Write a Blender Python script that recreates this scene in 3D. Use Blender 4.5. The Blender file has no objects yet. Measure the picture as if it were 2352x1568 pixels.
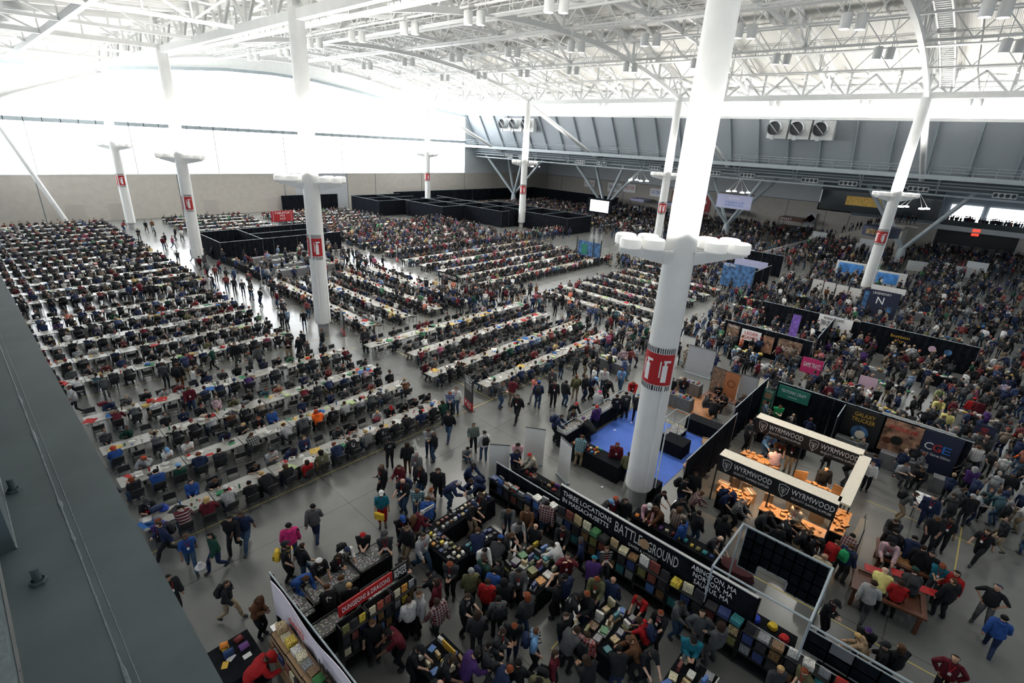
import bpy, math, random
import numpy as np
from mathutils import Vector, Matrix
random.seed(7)
SC = bpy.context.scene
COL = SC.collection
# ---------------------------------------------------------------- camera
W, H_, FPX = 2352.0, 1568.0, 1157.7157
CAMZ = 15.0
RC = np.array([[0.6753665894920521, -0.23678947260640346, 0.698434474708011],
               [-0.7355700205631778, -0.2844376860380943, 0.6148430268043873],
               [0.05307272978244287, -0.9289918990088533, -0.36627494717679504]])  # world rows; right, down, forward
cam = bpy.data.cameras.new('camera'); camo = bpy.data.objects.new('camera', cam); COL.objects.link(camo)
cam.sensor_fit = 'HORIZONTAL'; cam.sensor_width = 36.0; cam.lens = FPX / W * 36.0
cam.clip_start = 0.05; cam.clip_end = 600
mt = Matrix(((RC[0][0], -RC[0][1], -RC[0][2], 0), (RC[1][0], -RC[1][1], -RC[1][2], 0),
             (RC[2][0], -RC[2][1], -RC[2][2], CAMZ), (0, 0, 0, 1)))
camo.matrix_world = mt
SC.camera = camo
# ---------------------------------------------------------------- world, exposure
SC.view_settings.view_transform = 'Standard'; SC.view_settings.look = 'None'
SC.view_settings.exposure = 1.0; SC.view_settings.gamma = 1.0; SC.view_settings.use_curve_mapping = False
wd = bpy.data.worlds.new('world'); SC.world = wd; wd.use_nodes = True
wd.node_tree.nodes['Background'].inputs[0].default_value = (0.80, 0.90, 1.0, 1)
wd.node_tree.nodes['Background'].inputs[1].default_value = 0.34
cy = SC.cycles
cy.max_bounces = 5; cy.diffuse_bounces = 3; cy.glossy_bounces = 2; cy.transmission_bounces = 2; cy.transparent_max_bounces = 4
cy.caustics_reflective = False; cy.caustics_refractive = False; cy.sample_clamp_indirect = 6.0
WIN_E = 4.2      # daylight coming through the translucent window walls
WIN_R = 3.2
PEND_W = 3000
UP_W = 4200

def area(name, loc, rot, sx, sy, power, col=(1, 1, 1)):
    l = bpy.data.lights.new(name, 'AREA'); l.shape = 'RECTANGLE'; l.size = sx; l.size_y = sy; l.energy = power; l.color = col
    o = bpy.data.objects.new(name, l); COL.objects.link(o); o.location = loc; o.rotation_euler = rot
    return o

# ---------------------------------------------------------------- pixel of the photograph -> point of the hall
def gp(x, y, z=0.0):
    w = RC @ np.array([x - 1176.0, y - 784.0, FPX]); t = (z - CAMZ) / w[2]
    return (float(w[0] * t), float(w[1] * t))
def proj(p):
    c = (np.asarray(p, float) - [0, 0, CAMZ]) @ RC
    return (c[0] / c[2] * FPX + 1176, c[1] / c[2] * FPX + 784, c[2])
def heading(x, y, deg, z=0.0):
    a = gp(x, y, z); r = math.radians(deg); b = gp(x + 6 * math.cos(r), y - 6 * math.sin(r), z)
    return math.atan2(b[1] - a[1], b[0] - a[0])

# ---------------------------------------------------------------- mesh helpers
class MB:
    def __init__(s): s.v = []; s.f = []; s.m = []
    def add(s, vs, fs, m=0):
        n = len(s.v); s.v.extend([tuple(v) for v in vs]); s.f.extend([tuple(i + n for i in f) for f in fs]); s.m.extend([m] * len(fs)); return s
    def box(s, x0, y0, z0, x1, y1, z1, m=0):
        if x0 > x1: x0, x1 = x1, x0
        if y0 > y1: y0, y1 = y1, y0
        if z0 > z1: z0, z1 = z1, z0
        v = [(x0, y0, z0), (x1, y0, z0), (x1, y1, z0), (x0, y1, z0), (x0, y0, z1), (x1, y0, z1), (x1, y1, z1), (x0, y1, z1)]
        return s.add(v, [(0, 3, 2, 1), (4, 5, 6, 7), (0, 1, 5, 4), (1, 2, 6, 5), (2, 3, 7, 6), (3, 0, 4, 7)], m)
    def cbox(s, c, d, rz=0.0, m=0, tilt=0.0):
        hx, hy, hz = d[0] / 2, d[1] / 2, d[2] / 2
        R = Matrix.Rotation(rz, 3, 'Z') @ Matrix.Rotation(tilt, 3, 'Y')
        v = [tuple(Vector(c) + R @ Vector((a * hx, b * hy, e * hz))) for e in (-1, 1) for a, b in ((-1, -1), (1, -1), (1, 1), (-1, 1))]
        return s.add(v, [(0, 3, 2, 1), (4, 5, 6, 7), (0, 1, 5, 4), (1, 2, 6, 5), (2, 3, 7, 6), (3, 0, 4, 7)], m)
    def bar(s, p, q, w, h=None, m=0):
        # rectangular bar from p to q
        h = h or w; p = Vector(p); q = Vector(q); d = (q - p)
        if d.length < 1e-6: return s
        d.normalize(); up = Vector((0, 0, 1)) if abs(d.z) < .95 else Vector((1, 0, 0))
        a = d.cross(up).normalized() * w / 2; b = d.cross(a).normalized() * h / 2
        v = [p - a - b, p + a - b, p + a + b, p - a + b, q - a - b, q + a - b, q + a + b, q - a + b]
        return s.add(v, [(0, 3, 2, 1), (4, 5, 6, 7), (0, 1, 5, 4), (1, 2, 6, 5), (2, 3, 7, 6), (3, 0, 4, 7)], m)
    def tube(s, pts, r, n=8, m=0, cap=True):
        pts = [Vector(p) for p in pts]; rs = r if isinstance(r, (list, tuple)) else [r] * len(pts)
        vs = []; fs = []
        d0 = (pts[1] - pts[0]).normalized(); up = Vector((0, 0, 1)) if abs(d0.z) < .9 else Vector((1, 0, 0))
        for i, p in enumerate(pts):
            d = (pts[min(i + 1, len(pts) - 1)] - pts[max(i - 1, 0)]).normalized()
            a = d.cross(up)
            if a.length < 1e-4: a = Vector((0, 1, 0))
            a.normalize(); b = d.cross(a)
            for k in range(n):
                t = 2 * math.pi * k / n; vs.append(p + (a * math.cos(t) + b * math.sin(t)) * rs[i])
        for i in range(len(pts) - 1):
            for k in range(n):
                fs.append((i * n + k, i * n + (k + 1) % n, (i + 1) * n + (k + 1) % n, (i + 1) * n + k))
        if cap: fs.append(tuple(range(n))[::-1]); fs.append(tuple(range((len(pts) - 1) * n, len(pts) * n)))
        return s.add(vs, fs, m)
    def lathe(s, prof, c=(0, 0, 0), n=24, m=0):
        vs = []; fs = []
        for r, z in prof:
            for k in range(n):
                t = 2 * math.pi * k / n; vs.append((c[0] + r * math.cos(t), c[1] + r * math.sin(t), c[2] + z))
        for i in range(len(prof) - 1):
            for k in range(n): fs.append((i * n + k, i * n + (k + 1) % n, (i + 1) * n + (k + 1) % n, (i + 1) * n + k))
        return s.add(vs, fs, m)
    def quad(s, a, b, c, d, m=0): return s.add([a, b, c, d], [(0, 1, 2, 3)], m)
    def mesh(s, name, mats, smooth=False):
        me = bpy.data.meshes.new(name); me.from_pydata(s.v, [], s.f)
        for x in (mats if isinstance(mats, (list, tuple)) else [mats]): me.materials.append(x)
        if s.m and max(s.m) > 0: me.polygons.foreach_set('material_index', s.m)
        if smooth: me.polygons.foreach_set('use_smooth', [True] * len(me.polygons))
        me.update()
        if smooth: me.set_sharp_from_angle(angle=math.radians(42))
        return me
    def obj(s, name, mats, parent=None, smooth=False):
        return link(name, s.mesh(name, mats, smooth), parent)
def link(name, data, parent=None, loc=None, rz=None):
    o = bpy.data.objects.new(name, data); COL.objects.link(o)
    if parent: o.parent = parent
    if loc is not None: o.location = loc
    if rz is not None: o.rotation_euler = (0, 0, rz)
    return o
USED = set()
def tag(o, label, cat, group=None):
    ws = label.split()
    if len(ws) > 16: print('LONG', len(ws), label)
    if len(ws) < 4: print('SHORT', label)
    if label in USED and not group: print('DUP', label)
    USED.add(label); o['label'] = label; o['category'] = cat
    if group: o['group'] = group
    return o
def thing(name, label, cat, loc=(0, 0, 0), rz=0.0, group=None):
    return tag(link(name, None, None, loc, rz), label, cat, group)
def struct(name, mb, mats, smooth=False):
    o = mb.obj(name, mats, None, smooth); o['kind'] = 'structure'; return o
def kids(o): return [c for c in ALLKIDS.get(o.name, [])]
def copy_thing(src, children, loc, rz=0.0, rot=None):
    # children: list of (child, [grandchildren])
    r = src.copy(); COL.objects.link(r); r.location = loc; r.rotation_euler = rot or (0, 0, rz)
    out = []
    for c, gs in children:
        k = c.copy(); COL.objects.link(k); k.parent = r; out.append(k)
        for g in gs:
            q = g.copy(); COL.objects.link(q); q.parent = k
    return r, out

# ---------------------------------------------------------------- materials
def mat(name, col, rough=.6, metal=0.0, noise=0.0, nscale=8.0, spec=.5, emit=None, estr=0.0, bump=0.0, objcol=False, alpha=None, coord='Object'):
    m = bpy.data.materials.new(name); m.use_nodes = True; nt = m.node_tree; b = nt.nodes['Principled BSDF']
    b.inputs['Base Color'].default_value = (*col, 1); b.inputs['Roughness'].default_value = rough; b.inputs['Metallic'].default_value = metal
    b.inputs['Specular IOR Level'].default_value = spec
    if emit: b.inputs['Emission Color'].default_value = (*emit, 1); b.inputs['Emission Strength'].default_value = estr
    src = None
    if objcol:
        oi = nt.nodes.new('ShaderNodeObjectInfo'); src = oi.outputs['Color']
    if noise > 0 or bump > 0:
        tc = nt.nodes.new('ShaderNodeTexCoord'); nz = nt.nodes.new('ShaderNodeTexNoise'); nz.inputs['Scale'].default_value = nscale; nz.inputs['Detail'].default_value = 3
        nt.links.new(tc.outputs[coord], nz.inputs['Vector'])
    if noise > 0:
        mr = nt.nodes.new('ShaderNodeMapRange'); mr.inputs[1].default_value = .3; mr.inputs[2].default_value = .7
        mr.inputs[3].default_value = 1 - noise; mr.inputs[4].default_value = 1 + noise
        nt.links.new(nz.outputs[0], mr.inputs[0])
        mx = nt.nodes.new('ShaderNodeVectorMath'); mx.operation = 'SCALE'; nt.links.new(mr.outputs[0], mx.inputs['Scale'])
        if src: nt.links.new(src, mx.inputs[0])
        else: mx.inputs[0].default_value = col
        src = mx.outputs[0]
    if src: nt.links.new(src, b.inputs['Base Color'])
    if bump > 0:
        bp = nt.nodes.new('ShaderNodeBump'); bp.inputs['Strength'].default_value = bump; nt.links.new(nz.outputs[0], bp.inputs['Height']); nt.links.new(bp.outputs[0], b.inputs['Normal'])
    return m
M = {}
M['white_steel'] = mat('white_painted_steel', (.80, .81, .80), .45, noise=.03, nscale=1.5)
M['grey_steel'] = mat('grey_painted_steel', (.34, .39, .42), .5, noise=.06, nscale=1.2)
M['girder'] = mat('blue_grey_girder_paint', (.085, .115, .125), .55, noise=.16, nscale=2.3, bump=.08)
M['weld'] = mat('weld_bead_paint', (.17, .21, .225), .5, noise=.2, nscale=40, bump=.5)
M['dark_steel'] = mat('dark_steel', (.03, .035, .04), .5)
M['chrome'] = mat('chrome', (.6, .6, .62), .25, 1.0)
M['black_plastic'] = mat('black_plastic', (.014, .015, .017), .45)
M['table'] = mat('grey_laminate', (.28, .28, .262), .42, noise=.04, nscale=6)
M['drape'] = mat('black_drape', (.007, .009, .013), .9, spec=.08, noise=.5, nscale=3, bump=.3)
M['cloth_black'] = mat('black_tablecloth', (.008, .009, .012), .85, spec=.1, noise=.3, nscale=4, bump=.2)
M['cloth_grey'] = mat('grey_tablecloth', (.14, .145, .155), .8, noise=.1, nscale=4)
M['white_panel'] = mat('white_hardboard', (.72, .72, .70), .5, noise=.03)
M['grey_panel'] = mat('grey_fabric_panel', (.46, .48, .51), .7, noise=.05)
M['wood'] = mat('oak_wood', (.42, .22, .085), .45, noise=.25, nscale=9)
M['dark_wood'] = mat('dark_walnut', (.10, .035, .018), .4, noise=.25, nscale=7)
M['card'] = mat('brown_cardboard', (.36, .23, .13), .8, noise=.08)
M['paper'] = mat('white_paper', (.8, .8, .78), .7)
M['cream'] = mat('cream_canvas', (.88, .80, .66), .7, noise=.05)
M['letter'] = mat('white_lettering', (.85, .85, .85), .5)
M['letter_grey'] = mat('silver_lettering', (.55, .55, .53), .5)
M['letter_yellow'] = mat('yellow_lettering', (.75, .45, .06), .5)
M['letter_red'] = mat('red_lettering', (.6, .03, .03), .5)
M['letter_blue'] = mat('blue_lettering', (.03, .17, .55), .5)
M['letter_black'] = mat('black_lettering', (.01, .01, .01), .5)
M['red'] = mat('red_print', (.42, .012, .016), .5)
M['red_board'] = mat('red_sign_board', (.35, .015, .02), .5)
M['blue_mat'] = mat('blue_foam_mat', (.045, .13, .52), .7, noise=.08, nscale=1.2)
M['wood_floor'] = mat('parquet_laminate', (.42, .19, .08), .4, noise=.12, nscale=3)
M['glow_white'] = mat('lamp_glass', (1, 1, 1), .4, emit=(1, .97, .9), estr=5)
M['drum_glow'] = mat('glowing_drum_side', (.9, .9, .88), .4, emit=(1, .98, .93), estr=.08)
M['screen'] = mat('lit_screen', (1, 1, 1), .3, emit=(.93, .97, 1), estr=1.1)
M['exit_red'] = mat('exit_sign_glow', (.8, .05, .02), .4, emit=(1, .07, .03), estr=.7)
M['glass'] = mat('balcony_glass', (.035, .05, .055), .12, spec=.8)
M['window'] = mat('translucent_daylight_panel', (1, 1, 1), .5, emit=(.93, .97, 1), estr=WIN_E)
M['window_r'] = mat('clerestory_daylight_panel', (1, 1, 1), .5, emit=(.95, .98, 1), estr=WIN_R)
M['bluebin'] = mat('blue_bin_plastic', (.02, .07, .25), .45)
# ================================================================ THE HALL
def floor_mat():
    m = bpy.data.materials.new('polished_concrete'); m.use_nodes = True; nt = m.node_tree; b = nt.nodes['Principled BSDF']; L = nt.links.new
    tc = nt.nodes.new('ShaderNodeTexCoord')
    n1 = nt.nodes.new('ShaderNodeTexNoise'); n1.inputs['Scale'].default_value = .13; n1.inputs['Detail'].default_value = 2; L(tc.outputs['Object'], n1.inputs['Vector'])
    n2 = nt.nodes.new('ShaderNodeTexNoise'); n2.inputs['Scale'].default_value = .9; n2.inputs['Detail'].default_value = 5; L(tc.outputs['Object'], n2.inputs['Vector'])
    cr = nt.nodes.new('ShaderNodeValToRGB'); cr.color_ramp.elements[0].position = .35; cr.color_ramp.elements[0].color = (.128, .134, .132, 1)
    cr.color_ramp.elements[1].position = .68; cr.color_ramp.elements[1].color = (.154, .159, .153, 1); L(n1.outputs[0], cr.inputs[0])
    mr = nt.nodes.new('ShaderNodeMapRange'); mr.inputs[1].default_value = .3; mr.inputs[2].default_value = .7; mr.inputs[3].default_value = .90; mr.inputs[4].default_value = 1.10; L(n2.outputs[0], mr.inputs[0])
    # slab joints every 9 m
    sx = nt.nodes.new('ShaderNodeSeparateXYZ'); L(tc.outputs['Object'], sx.inputs[0])
    prev = mr.outputs[0]
    for ax, off in ((0, .3), (1, 1.6)):
        a = nt.nodes.new('ShaderNodeMath'); a.operation = 'ADD'; a.inputs[1].default_value = off; L(sx.outputs[ax], a.inputs[0])
        q = nt.nodes.new('ShaderNodeMath'); q.operation = 'PINGPONG'; q.inputs[1].default_value = 4.6; L(a.outputs[0], q.inputs[0])
        g = nt.nodes.new('ShaderNodeMath'); g.operation = 'GREATER_THAN'; g.inputs[1].default_value = .02; L(q.outputs[0], g.inputs[0])
        k = nt.nodes.new('ShaderNodeMapRange'); k.inputs[3].default_value = .55; k.inputs[4].default_value = 1; L(g.outputs[0], k.inputs[0])
        t = nt.nodes.new('ShaderNodeMath'); t.operation = 'MULTIPLY'; L(prev, t.inputs[0]); L(k.outputs[0], t.inputs[1]); prev = t.outputs[0]
    v = nt.nodes.new('ShaderNodeVectorMath'); v.operation = 'SCALE'; L(cr.outputs[0], v.inputs[0]); L(prev, v.inputs['Scale']); L(v.outputs[0], b.inputs['Base Color'])
    r = nt.nodes.new('ShaderNodeMapRange'); r.inputs[3].default_value = .24; r.inputs[4].default_value = .30; L(n2.outputs[0], r.inputs[0]); b.inputs['Roughness'].default_value = .25
    b.inputs['Specular IOR Level'].default_value = .55
    return m
def ribbed(name, col, axis, scale, rough=.5, depth=.35):
    m = bpy.data.materials.new(name); m.use_nodes = True; nt = m.node_tree; b = nt.nodes['Principled BSDF']; L = nt.links.new
    b.inputs['Roughness'].default_value = rough
    tc = nt.nodes.new('ShaderNodeTexCoord'); wv = nt.nodes.new('ShaderNodeTexWave'); wv.bands_direction = axis; wv.inputs['Scale'].default_value = scale
    L(tc.outputs['Object'], wv.inputs['Vector'])
    bp = nt.nodes.new('ShaderNodeBump'); bp.inputs['Strength'].default_value = depth; bp.inputs['Distance'].default_value = .1; L(wv.outputs[0], bp.inputs['Height']); L(bp.outputs[0], b.inputs['Normal'])
    mx = nt.nodes.new('ShaderNodeMix'); mx.data_type = 'RGBA'; mx.inputs[6].default_value = (*[c * .78 for c in col], 1); mx.inputs[7].default_value = (*col, 1)
    L(wv.outputs[0], mx.inputs[0]); L(mx.outputs[2], b.inputs['Base Color'])
    return m
M['floor'] = floor_mat()
M['stone'] = mat('beige_stone_block', (.47, .44, .40), .8, noise=.06, nscale=1.2)
M['wallwhite'] = mat('off_white_wall_panel', (.55, .58, .60), .6, noise=.03, nscale=.5)
M['deck'] = ribbed('white_ribbed_roof_deck', (.74, .73, .69), 'Y', 2.6)
M['ribpanel'] = ribbed('grey_ribbed_wall_panel', (.44, .48, .52), 'Z', 6, .45)
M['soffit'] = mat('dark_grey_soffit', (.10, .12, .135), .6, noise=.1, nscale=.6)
M['yellow_line'] = mat('yellow_floor_line', (.50, .40, .12), .5)
M['orange_line'] = mat('orange_floor_line', (.62, .30, .03), .5)
X0, X1, XW, YW = 18.32, 74.19, 129.0, 102.6
YS = [7.98, 36.33, 64.68, 93.04]

fl = MB(); fl.box(-14, -34, -.3, 134, 104, 0); struct('floor', fl, M['floor'])
# painted lines
for k, (x0, y0, x1, y1, w, mm) in enumerate([(2, 19.3, 20.4, 19.3, .05, 'yellow_line'), (20.4, 19.3, 40.5, 19.0, .05, 'yellow_line'), (20.4, 19.3, 20.4, 52, .05, 'yellow_line'),
        (1, 31.9, 18.5, 31.9, .05, 'yellow_line'), (1, 35.2, 18.5, 35.2, .05, 'yellow_line'), (6.0, 16.6, 6.0, 11.9, .09, 'orange_line'), (13.4, 6.3, 9.8, 6.2, .05, 'yellow_line'),
        (17.7, 7.0, 17.7, 0, .05, 'yellow_line'), (17.7, 0.0, 17.7, -5, .05, 'yellow_line'), (26.5, 0.2, 26.5, -4, .05, 'yellow_line'), (26.3, 13, 26.3, 7, .05, 'yellow_line'), (31, -3.4, 22, -3.2, .05, 'yellow_line')]):
    b = MB(); b.bar((x0, y0, .004), (x1, y1, .004), w, .004) if abs(x1 - x0) > .1 else b.box(x0 - w / 2, y1, .002, x0 + w / 2, y0, .006)
    struct('trim_%d' % (k + 20), b, M[mm])

# left (window) wall: y = YW
def wx(x, roof=True):   # top edge of the upper window
    pts = [(-16, 18.5), (-2, 20.6), (9.8, 21.4), (20, 21.9), (30, 23.1), (38, 23.9), (46, 24.2), (54, 24.0), (62, 23.2), (70, 22.2), (78, 21.6), (86, 21.1), (94, 20.4), (130, 19)]
    for (a, za), (b_, zb) in zip(pts, pts[1:]):
        if a <= x <= b_: return za + (zb - za) * (x - a) / (b_ - a)
    return pts[0][1] if x < 0 else pts[-1][1]
b = MB(); b.box(-16, YW, 0, 57.3 - 8.9, YW + .5, 7.0); b.box(60, YW, 0, XW + .6, YW + .5, 7.0); struct('wall_far', b, M['stone'])
b = MB(); b.box(48.4, YW + .02, 0, 60, YW + .4, 7.0); struct('wall_bay', b, M['grey_panel'])
b = MB()
for x in (9.9, 28, 46.3, 60, 67, 80, 94): b.box(x - .05, YW - .02, 0, x + .05, YW + .1, 7.0)
struct('trim_1', b, M['soffit'])
b = MB(); b.box(-16, YW + .1, 7.0, 94, YW + .3, 14.35); struct('window_1', b, M['window'])
b = MB(); xs = list(np.linspace(-16, 94, 45))
for a, c in zip(xs, xs[1:]):
    b.add([(a, YW + .1, 14.7), (c, YW + .1, 14.7), (c, YW + .1, wx(c)), (a, YW + .1, wx(a)), (a, YW + .3, 14.7), (c, YW + .3, 14.7), (c, YW + .3, wx(c)), (a, YW + .3, wx(a))],
          [(0, 1, 2, 3), (7, 6, 5, 4), (0, 4, 5, 1), (3, 2, 6, 7)])
struct('window_2', b, M['window'])
b = MB(); b.box(-16, YW - .45, 14.22, 94.3, YW + .35, 14.78); struct('trim_2', b, M['grey_steel'])
b = MB(); b.box(-16, YW - .05, 6.95, 94, YW + .4, 7.1)
for x in np.arange(-14, 94, 12.2): b.box(x - .09, YW - .02, 7.05, x + .09, YW + .2, 14.4)
for x in np.arange(-12, 94, 2.03): b.box(x - .04, YW - .45, 14.2, x + .04, YW + .1, 14.95)
struct('trim_3', b, M['white_steel'])
b = MB(); b.box(94, YW, 7.0, XW + .6, YW + .5, 14.6); b.box(94, YW + .05, 14.6, XW, YW + .5, 24); struct('wall_far_upper', b, M['wallwhite'])
# roof profile
def zb(x):   # bottom chord of the arches
    if x < X0: return 22.0 - (X0 - x) * .10
    if x > X1: return 22.0 - (x - X1) * .06
    return 22.0 + 3.7 * (1 - ((x - 46.25) / 27.95) ** 2)
def zd(x):   # deck
    if x < X0: return 24.6 - (X0 - x) * .09
    if x > X1: return 24.6 - (x - X1) * .035
    return 24.6 + 3.6 * (1 - ((x - 46.25) / 27.95) ** 2)
b = MB(); xs = list(np.linspace(-18, 122, 57))
for a, c in zip(xs, xs[1:]):
    b.add([(a, -34, zd(a)), (c, -34, zd(c)), (c, YW + .4, zd(c)), (a, YW + .4, zd(a)), (a, -34, zd(a) + .4), (c, -34, zd(c) + .4), (c, YW + .4, zd(c) + .4), (a, YW + .4, zd(a) + .4)],
          [(0, 1, 2, 3), (7, 6, 5, 4)])
struct('ceiling', b, M['deck'])
b = MB(); xs = list(np.linspace(-16, 94, 56))
for a, c in zip(xs, xs[1:]):
    b.add([(a, YW - .1, wx(a)), (c, YW - .1, wx(c)), (c, YW - .1, zd(c)), (a, YW - .1, zd(a)), (a, YW + .3, wx(a)), (c, YW + .3, wx(c))], [(0, 3, 2, 1), (0, 1, 5, 4)])
struct('wall_gable', b, M['white_steel'])
b = MB(); pr = None
for a, c in zip(xs, xs[1:]): b.bar((a, YW - .25, wx(a) + .1), (c, YW - .25, wx(c) + .1), .4, .5)
struct('trim_4', b, M['grey_steel'])
# deck joists, running along x under the ribbed deck
b = MB(); xs = list(np.linspace(-6, 96, 35))
for y in np.arange(-30, 101, 3.15):
    for a, c in zip(xs, xs[1:]): b.bar((a, y, zd(a) - .16), (c, y, zd(c) - .16), .12, .28)
jo = struct('trim_5', b, M['white_steel'])
# right side: sloping panel wall, clerestory, walkway
b = MB(); b.quad((94.2, -34, 20.85), (98.6, -34, 13.9), (98.6, YW, 13.9), (94.2, YW, 20.85)); b.quad((94.5, -34, 20.85), (98.9, -34, 13.9), (98.9, YW, 13.9), (94.5, YW, 20.85)); struct('wall_slope', b, M['ribpanel'])
b = MB(); b.box(94.1, -34, 21.1, 94.3, YW, 23.75); struct('window_3', b, M['window_r'])
b = MB(); b.box(93.8, -34, 20.75, 94.5, YW, 21.15); b.box(93.9, -34, 23.75, 94.4, YW, 24.2)
struct('trim_6', b, M['white_steel'])
b = MB()
for i, y in enumerate(np.arange(-30, YW, 4.73)):
    b.bar((94.0, y, 20.8), (98.35, y, 13.9), .22, .35)
struct('trim_7', b, M['grey_steel'])
b = MB(); b.box(93.7, -34, 13.55, 98.9, YW, 13.85); b.box(93.6, -34, 13.35, 93.8, YW, 13.95); struct('floor_walkway', b, M['grey_steel'])
b = MB()
for z in (14.35, 14.75, 15.1): b.box(93.66, -34, z, 93.72, YW, z + .05)
for y in np.arange(-33, YW, 2.36): b.box(93.66, y, 13.9, 93.72, y + .06, 15.1)
struct('trim_8', b, M['grey_steel'])
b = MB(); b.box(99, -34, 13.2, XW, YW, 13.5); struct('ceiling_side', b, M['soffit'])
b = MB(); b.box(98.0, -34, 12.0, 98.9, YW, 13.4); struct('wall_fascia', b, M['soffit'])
# right wall x = XW
b = MB(); b.box(XW, 20.5, 0, XW + .5, YW, 6.5); struct('wall_right', b, M['stone'])
b = MB(); b.box(XW, 27, 6.5, XW + .5, YW, 13.3); struct('wall_right_upper', b, M['wallwhite'])
b = MB()
for y in (97, 86, 75.4, 64, 52.5, 41, 33, 25): b.box(XW - .03, y - .05, 0, XW + .1, y + .05, 6.5)
b.box(XW - .04, 20.5, 6.44, XW + .1, YW, 6.56); struct('trim_9', b, M['soffit'])
# ================================================================ ROOF STEEL
ORD = ['first', 'second', 'third', 'fourth', 'fifth', 'sixth', 'seventh', 'eighth', 'ninth', 'tenth', 'eleventh', 'twelfth', 'thirteenth', 'fourteenth', 'fifteenth', 'sixteenth', 'seventeenth', 'eighteenth', 'nineteenth', 'twentieth']
ytr = [93.04 - 9.452 * k for k in range(13)]
for i, y in enumerate(ytr):
    heavy = i % 3 == 0
    t = thing('roof_truss', '%s white arched roof truss, %s counting away from the far window wall' % ('heavy' if heavy else 'slender', ORD[i]), 'roof truss', (0, y, 0))
    n = 16; xs = np.linspace(X0, X1, n + 1)
    bc = MB(); tc = MB(); wb = MB()
    w = .42 if heavy else .26
    for a, c in zip(xs, xs[1:]):
        bc.bar((a, 0, zb(a) + (0 if heavy else .5)), (c, 0, zb(c) + (0 if heavy else .5)), w, w * 1.1)
        tc.bar((a, 0, zd(a) - .5), (c, 0, zd(c) - .5), w * .7, w * .7)
    for k, a in enumerate(xs):
        lo = zb(a) + (0 if heavy else .5)
        wb.bar((a, 0, lo), (a, 0, zd(a) - .5), .13)
        if k < n:
            c = xs[k + 1]
            if k % 2 == 0: wb.bar((a, 0, lo), (c, 0, zd(c) - .5), .16)
            else: wb.bar((a, 0, zd(a) - .5), (c, 0, zb(c) + (0 if heavy else .5)), .16)
    bc.obj('bottom_chord', M['white_steel'], t); tc.obj('top_chord', M['white_steel'], t); wb.obj('web', M['white_steel'], t)
for i, x in enumerate([25.3, 32.3, 39.3, 46.25, 53.2, 60.2, 67.2]):
    t = thing('purlin_truss', 'slim white lattice purlin running lengthwise under the roof, %s from the near columns' % ORD[i], 'roof truss', (x, 0, 0))
    b = MB(); c = MB(); z0 = zb(x) + .2; z1 = zd(x) - .45
    b.bar((0, -30, z0), (0, 93, z0), .16); b.bar((0, -30, z1), (0, 93, z1), .14)
    for k, y in enumerate(np.arange(-30, 93, 3.15)):
        c.bar((0, y, z0), (0, y + 1.575, z1), .09); c.bar((0, y + 1.575, z1), (0, y + 3.15, z0), .09)
        if k % 3 == 0: c.bar((0, y, z0 - .1), (1.8, y, z0 + .5), .07); c.bar((0, y, z0), (0, y, z1), .1)
    b.obj('chord', M['white_steel'], t); c.obj('web', M['white_steel'], t)
for i, (x, nm) in enumerate([(X0, 'near'), (X1, 'far')]):
    t = thing('roof_girder', 'broad white box girder carried on the %s line of columns' % nm, 'roof girder', (x, 0, 0))
    b = MB(); c = MB(); b.bar((0, -30, 22.25), (0, 93.4, 21.6), .5, .6); b.obj('beam', M['white_steel'], t)
    for k, y in enumerate(np.arange(-27, 93, 4.73)):
        z = 22.2 - .6 * (y + 30) / 123
        c.bar((0, y, z), (0, y + 2.36, zd(x) - .3), .2); c.bar((0, y + 2.36, zd(x) - .3), (0, y + 4.73, z), .2)
        c.bar((0, y, z), (0, y, zd(x)), .22); c.bar((-1.5, y, z + 1.9), (1.5, y, z + 1.9), .12)
    c.obj('web', M['white_steel'], t)
# catwalks with handrails between the trusses
for i, (x, z) in enumerate([(33.6, 24.4), (47.2, 25.8), (60.8, 24.6), (82, 22.6), (22.5, 22.6)]):
    t = thing('catwalk', ['narrow white catwalk hung above the left pendant lamps', 'narrow white catwalk hung along the crown of the roof', 'narrow white catwalk between the crown and the far columns',
                          'white maintenance catwalk nearest the clerestory band', 'narrow white catwalk beside the near column girder'][i], 'catwalk', (x, 0, 0))
    d = MB(); r = MB(); d.box(-.45, -30, z, .45, 96, z + .06); d.obj('walkway', M['white_steel'], t)
    for s in (-.45, .45):
        for h in (.5, 1.05): r.box(s - .025, -30, z + h, s + .025, 96, z + h + .05)
        for y in np.arange(-30, 96, 2.36): r.box(s - .025, y, z, s + .025, y + .05, z + 1.05)
    for y in np.arange(-30, 96, 4.73): r.bar((0, y, z), (0, y, zd(x)), .06)
    r.obj('handrail', M['white_steel'], t)
# ladder shaped cable tray beside the nearest far-side arch
t = thing('cable_tray', 'white ladder shaped cable tray following the arch near the right frame edge', 'cable tray')
b = MB(); xs = np.linspace(48, 76, 57)
for a, c in zip(xs, xs[1:]):
    for dy in (6.0, 7.1): b.bar((a, dy, zb(a) + .9), (c, dy, zb(c) + .9), .12, .3)
    b.bar((a, 6.0, zb(a) + .8), (a, 7.1, zb(a) + .8), .24, .06)
b.obj('tray', M['white_steel'], t)
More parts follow.
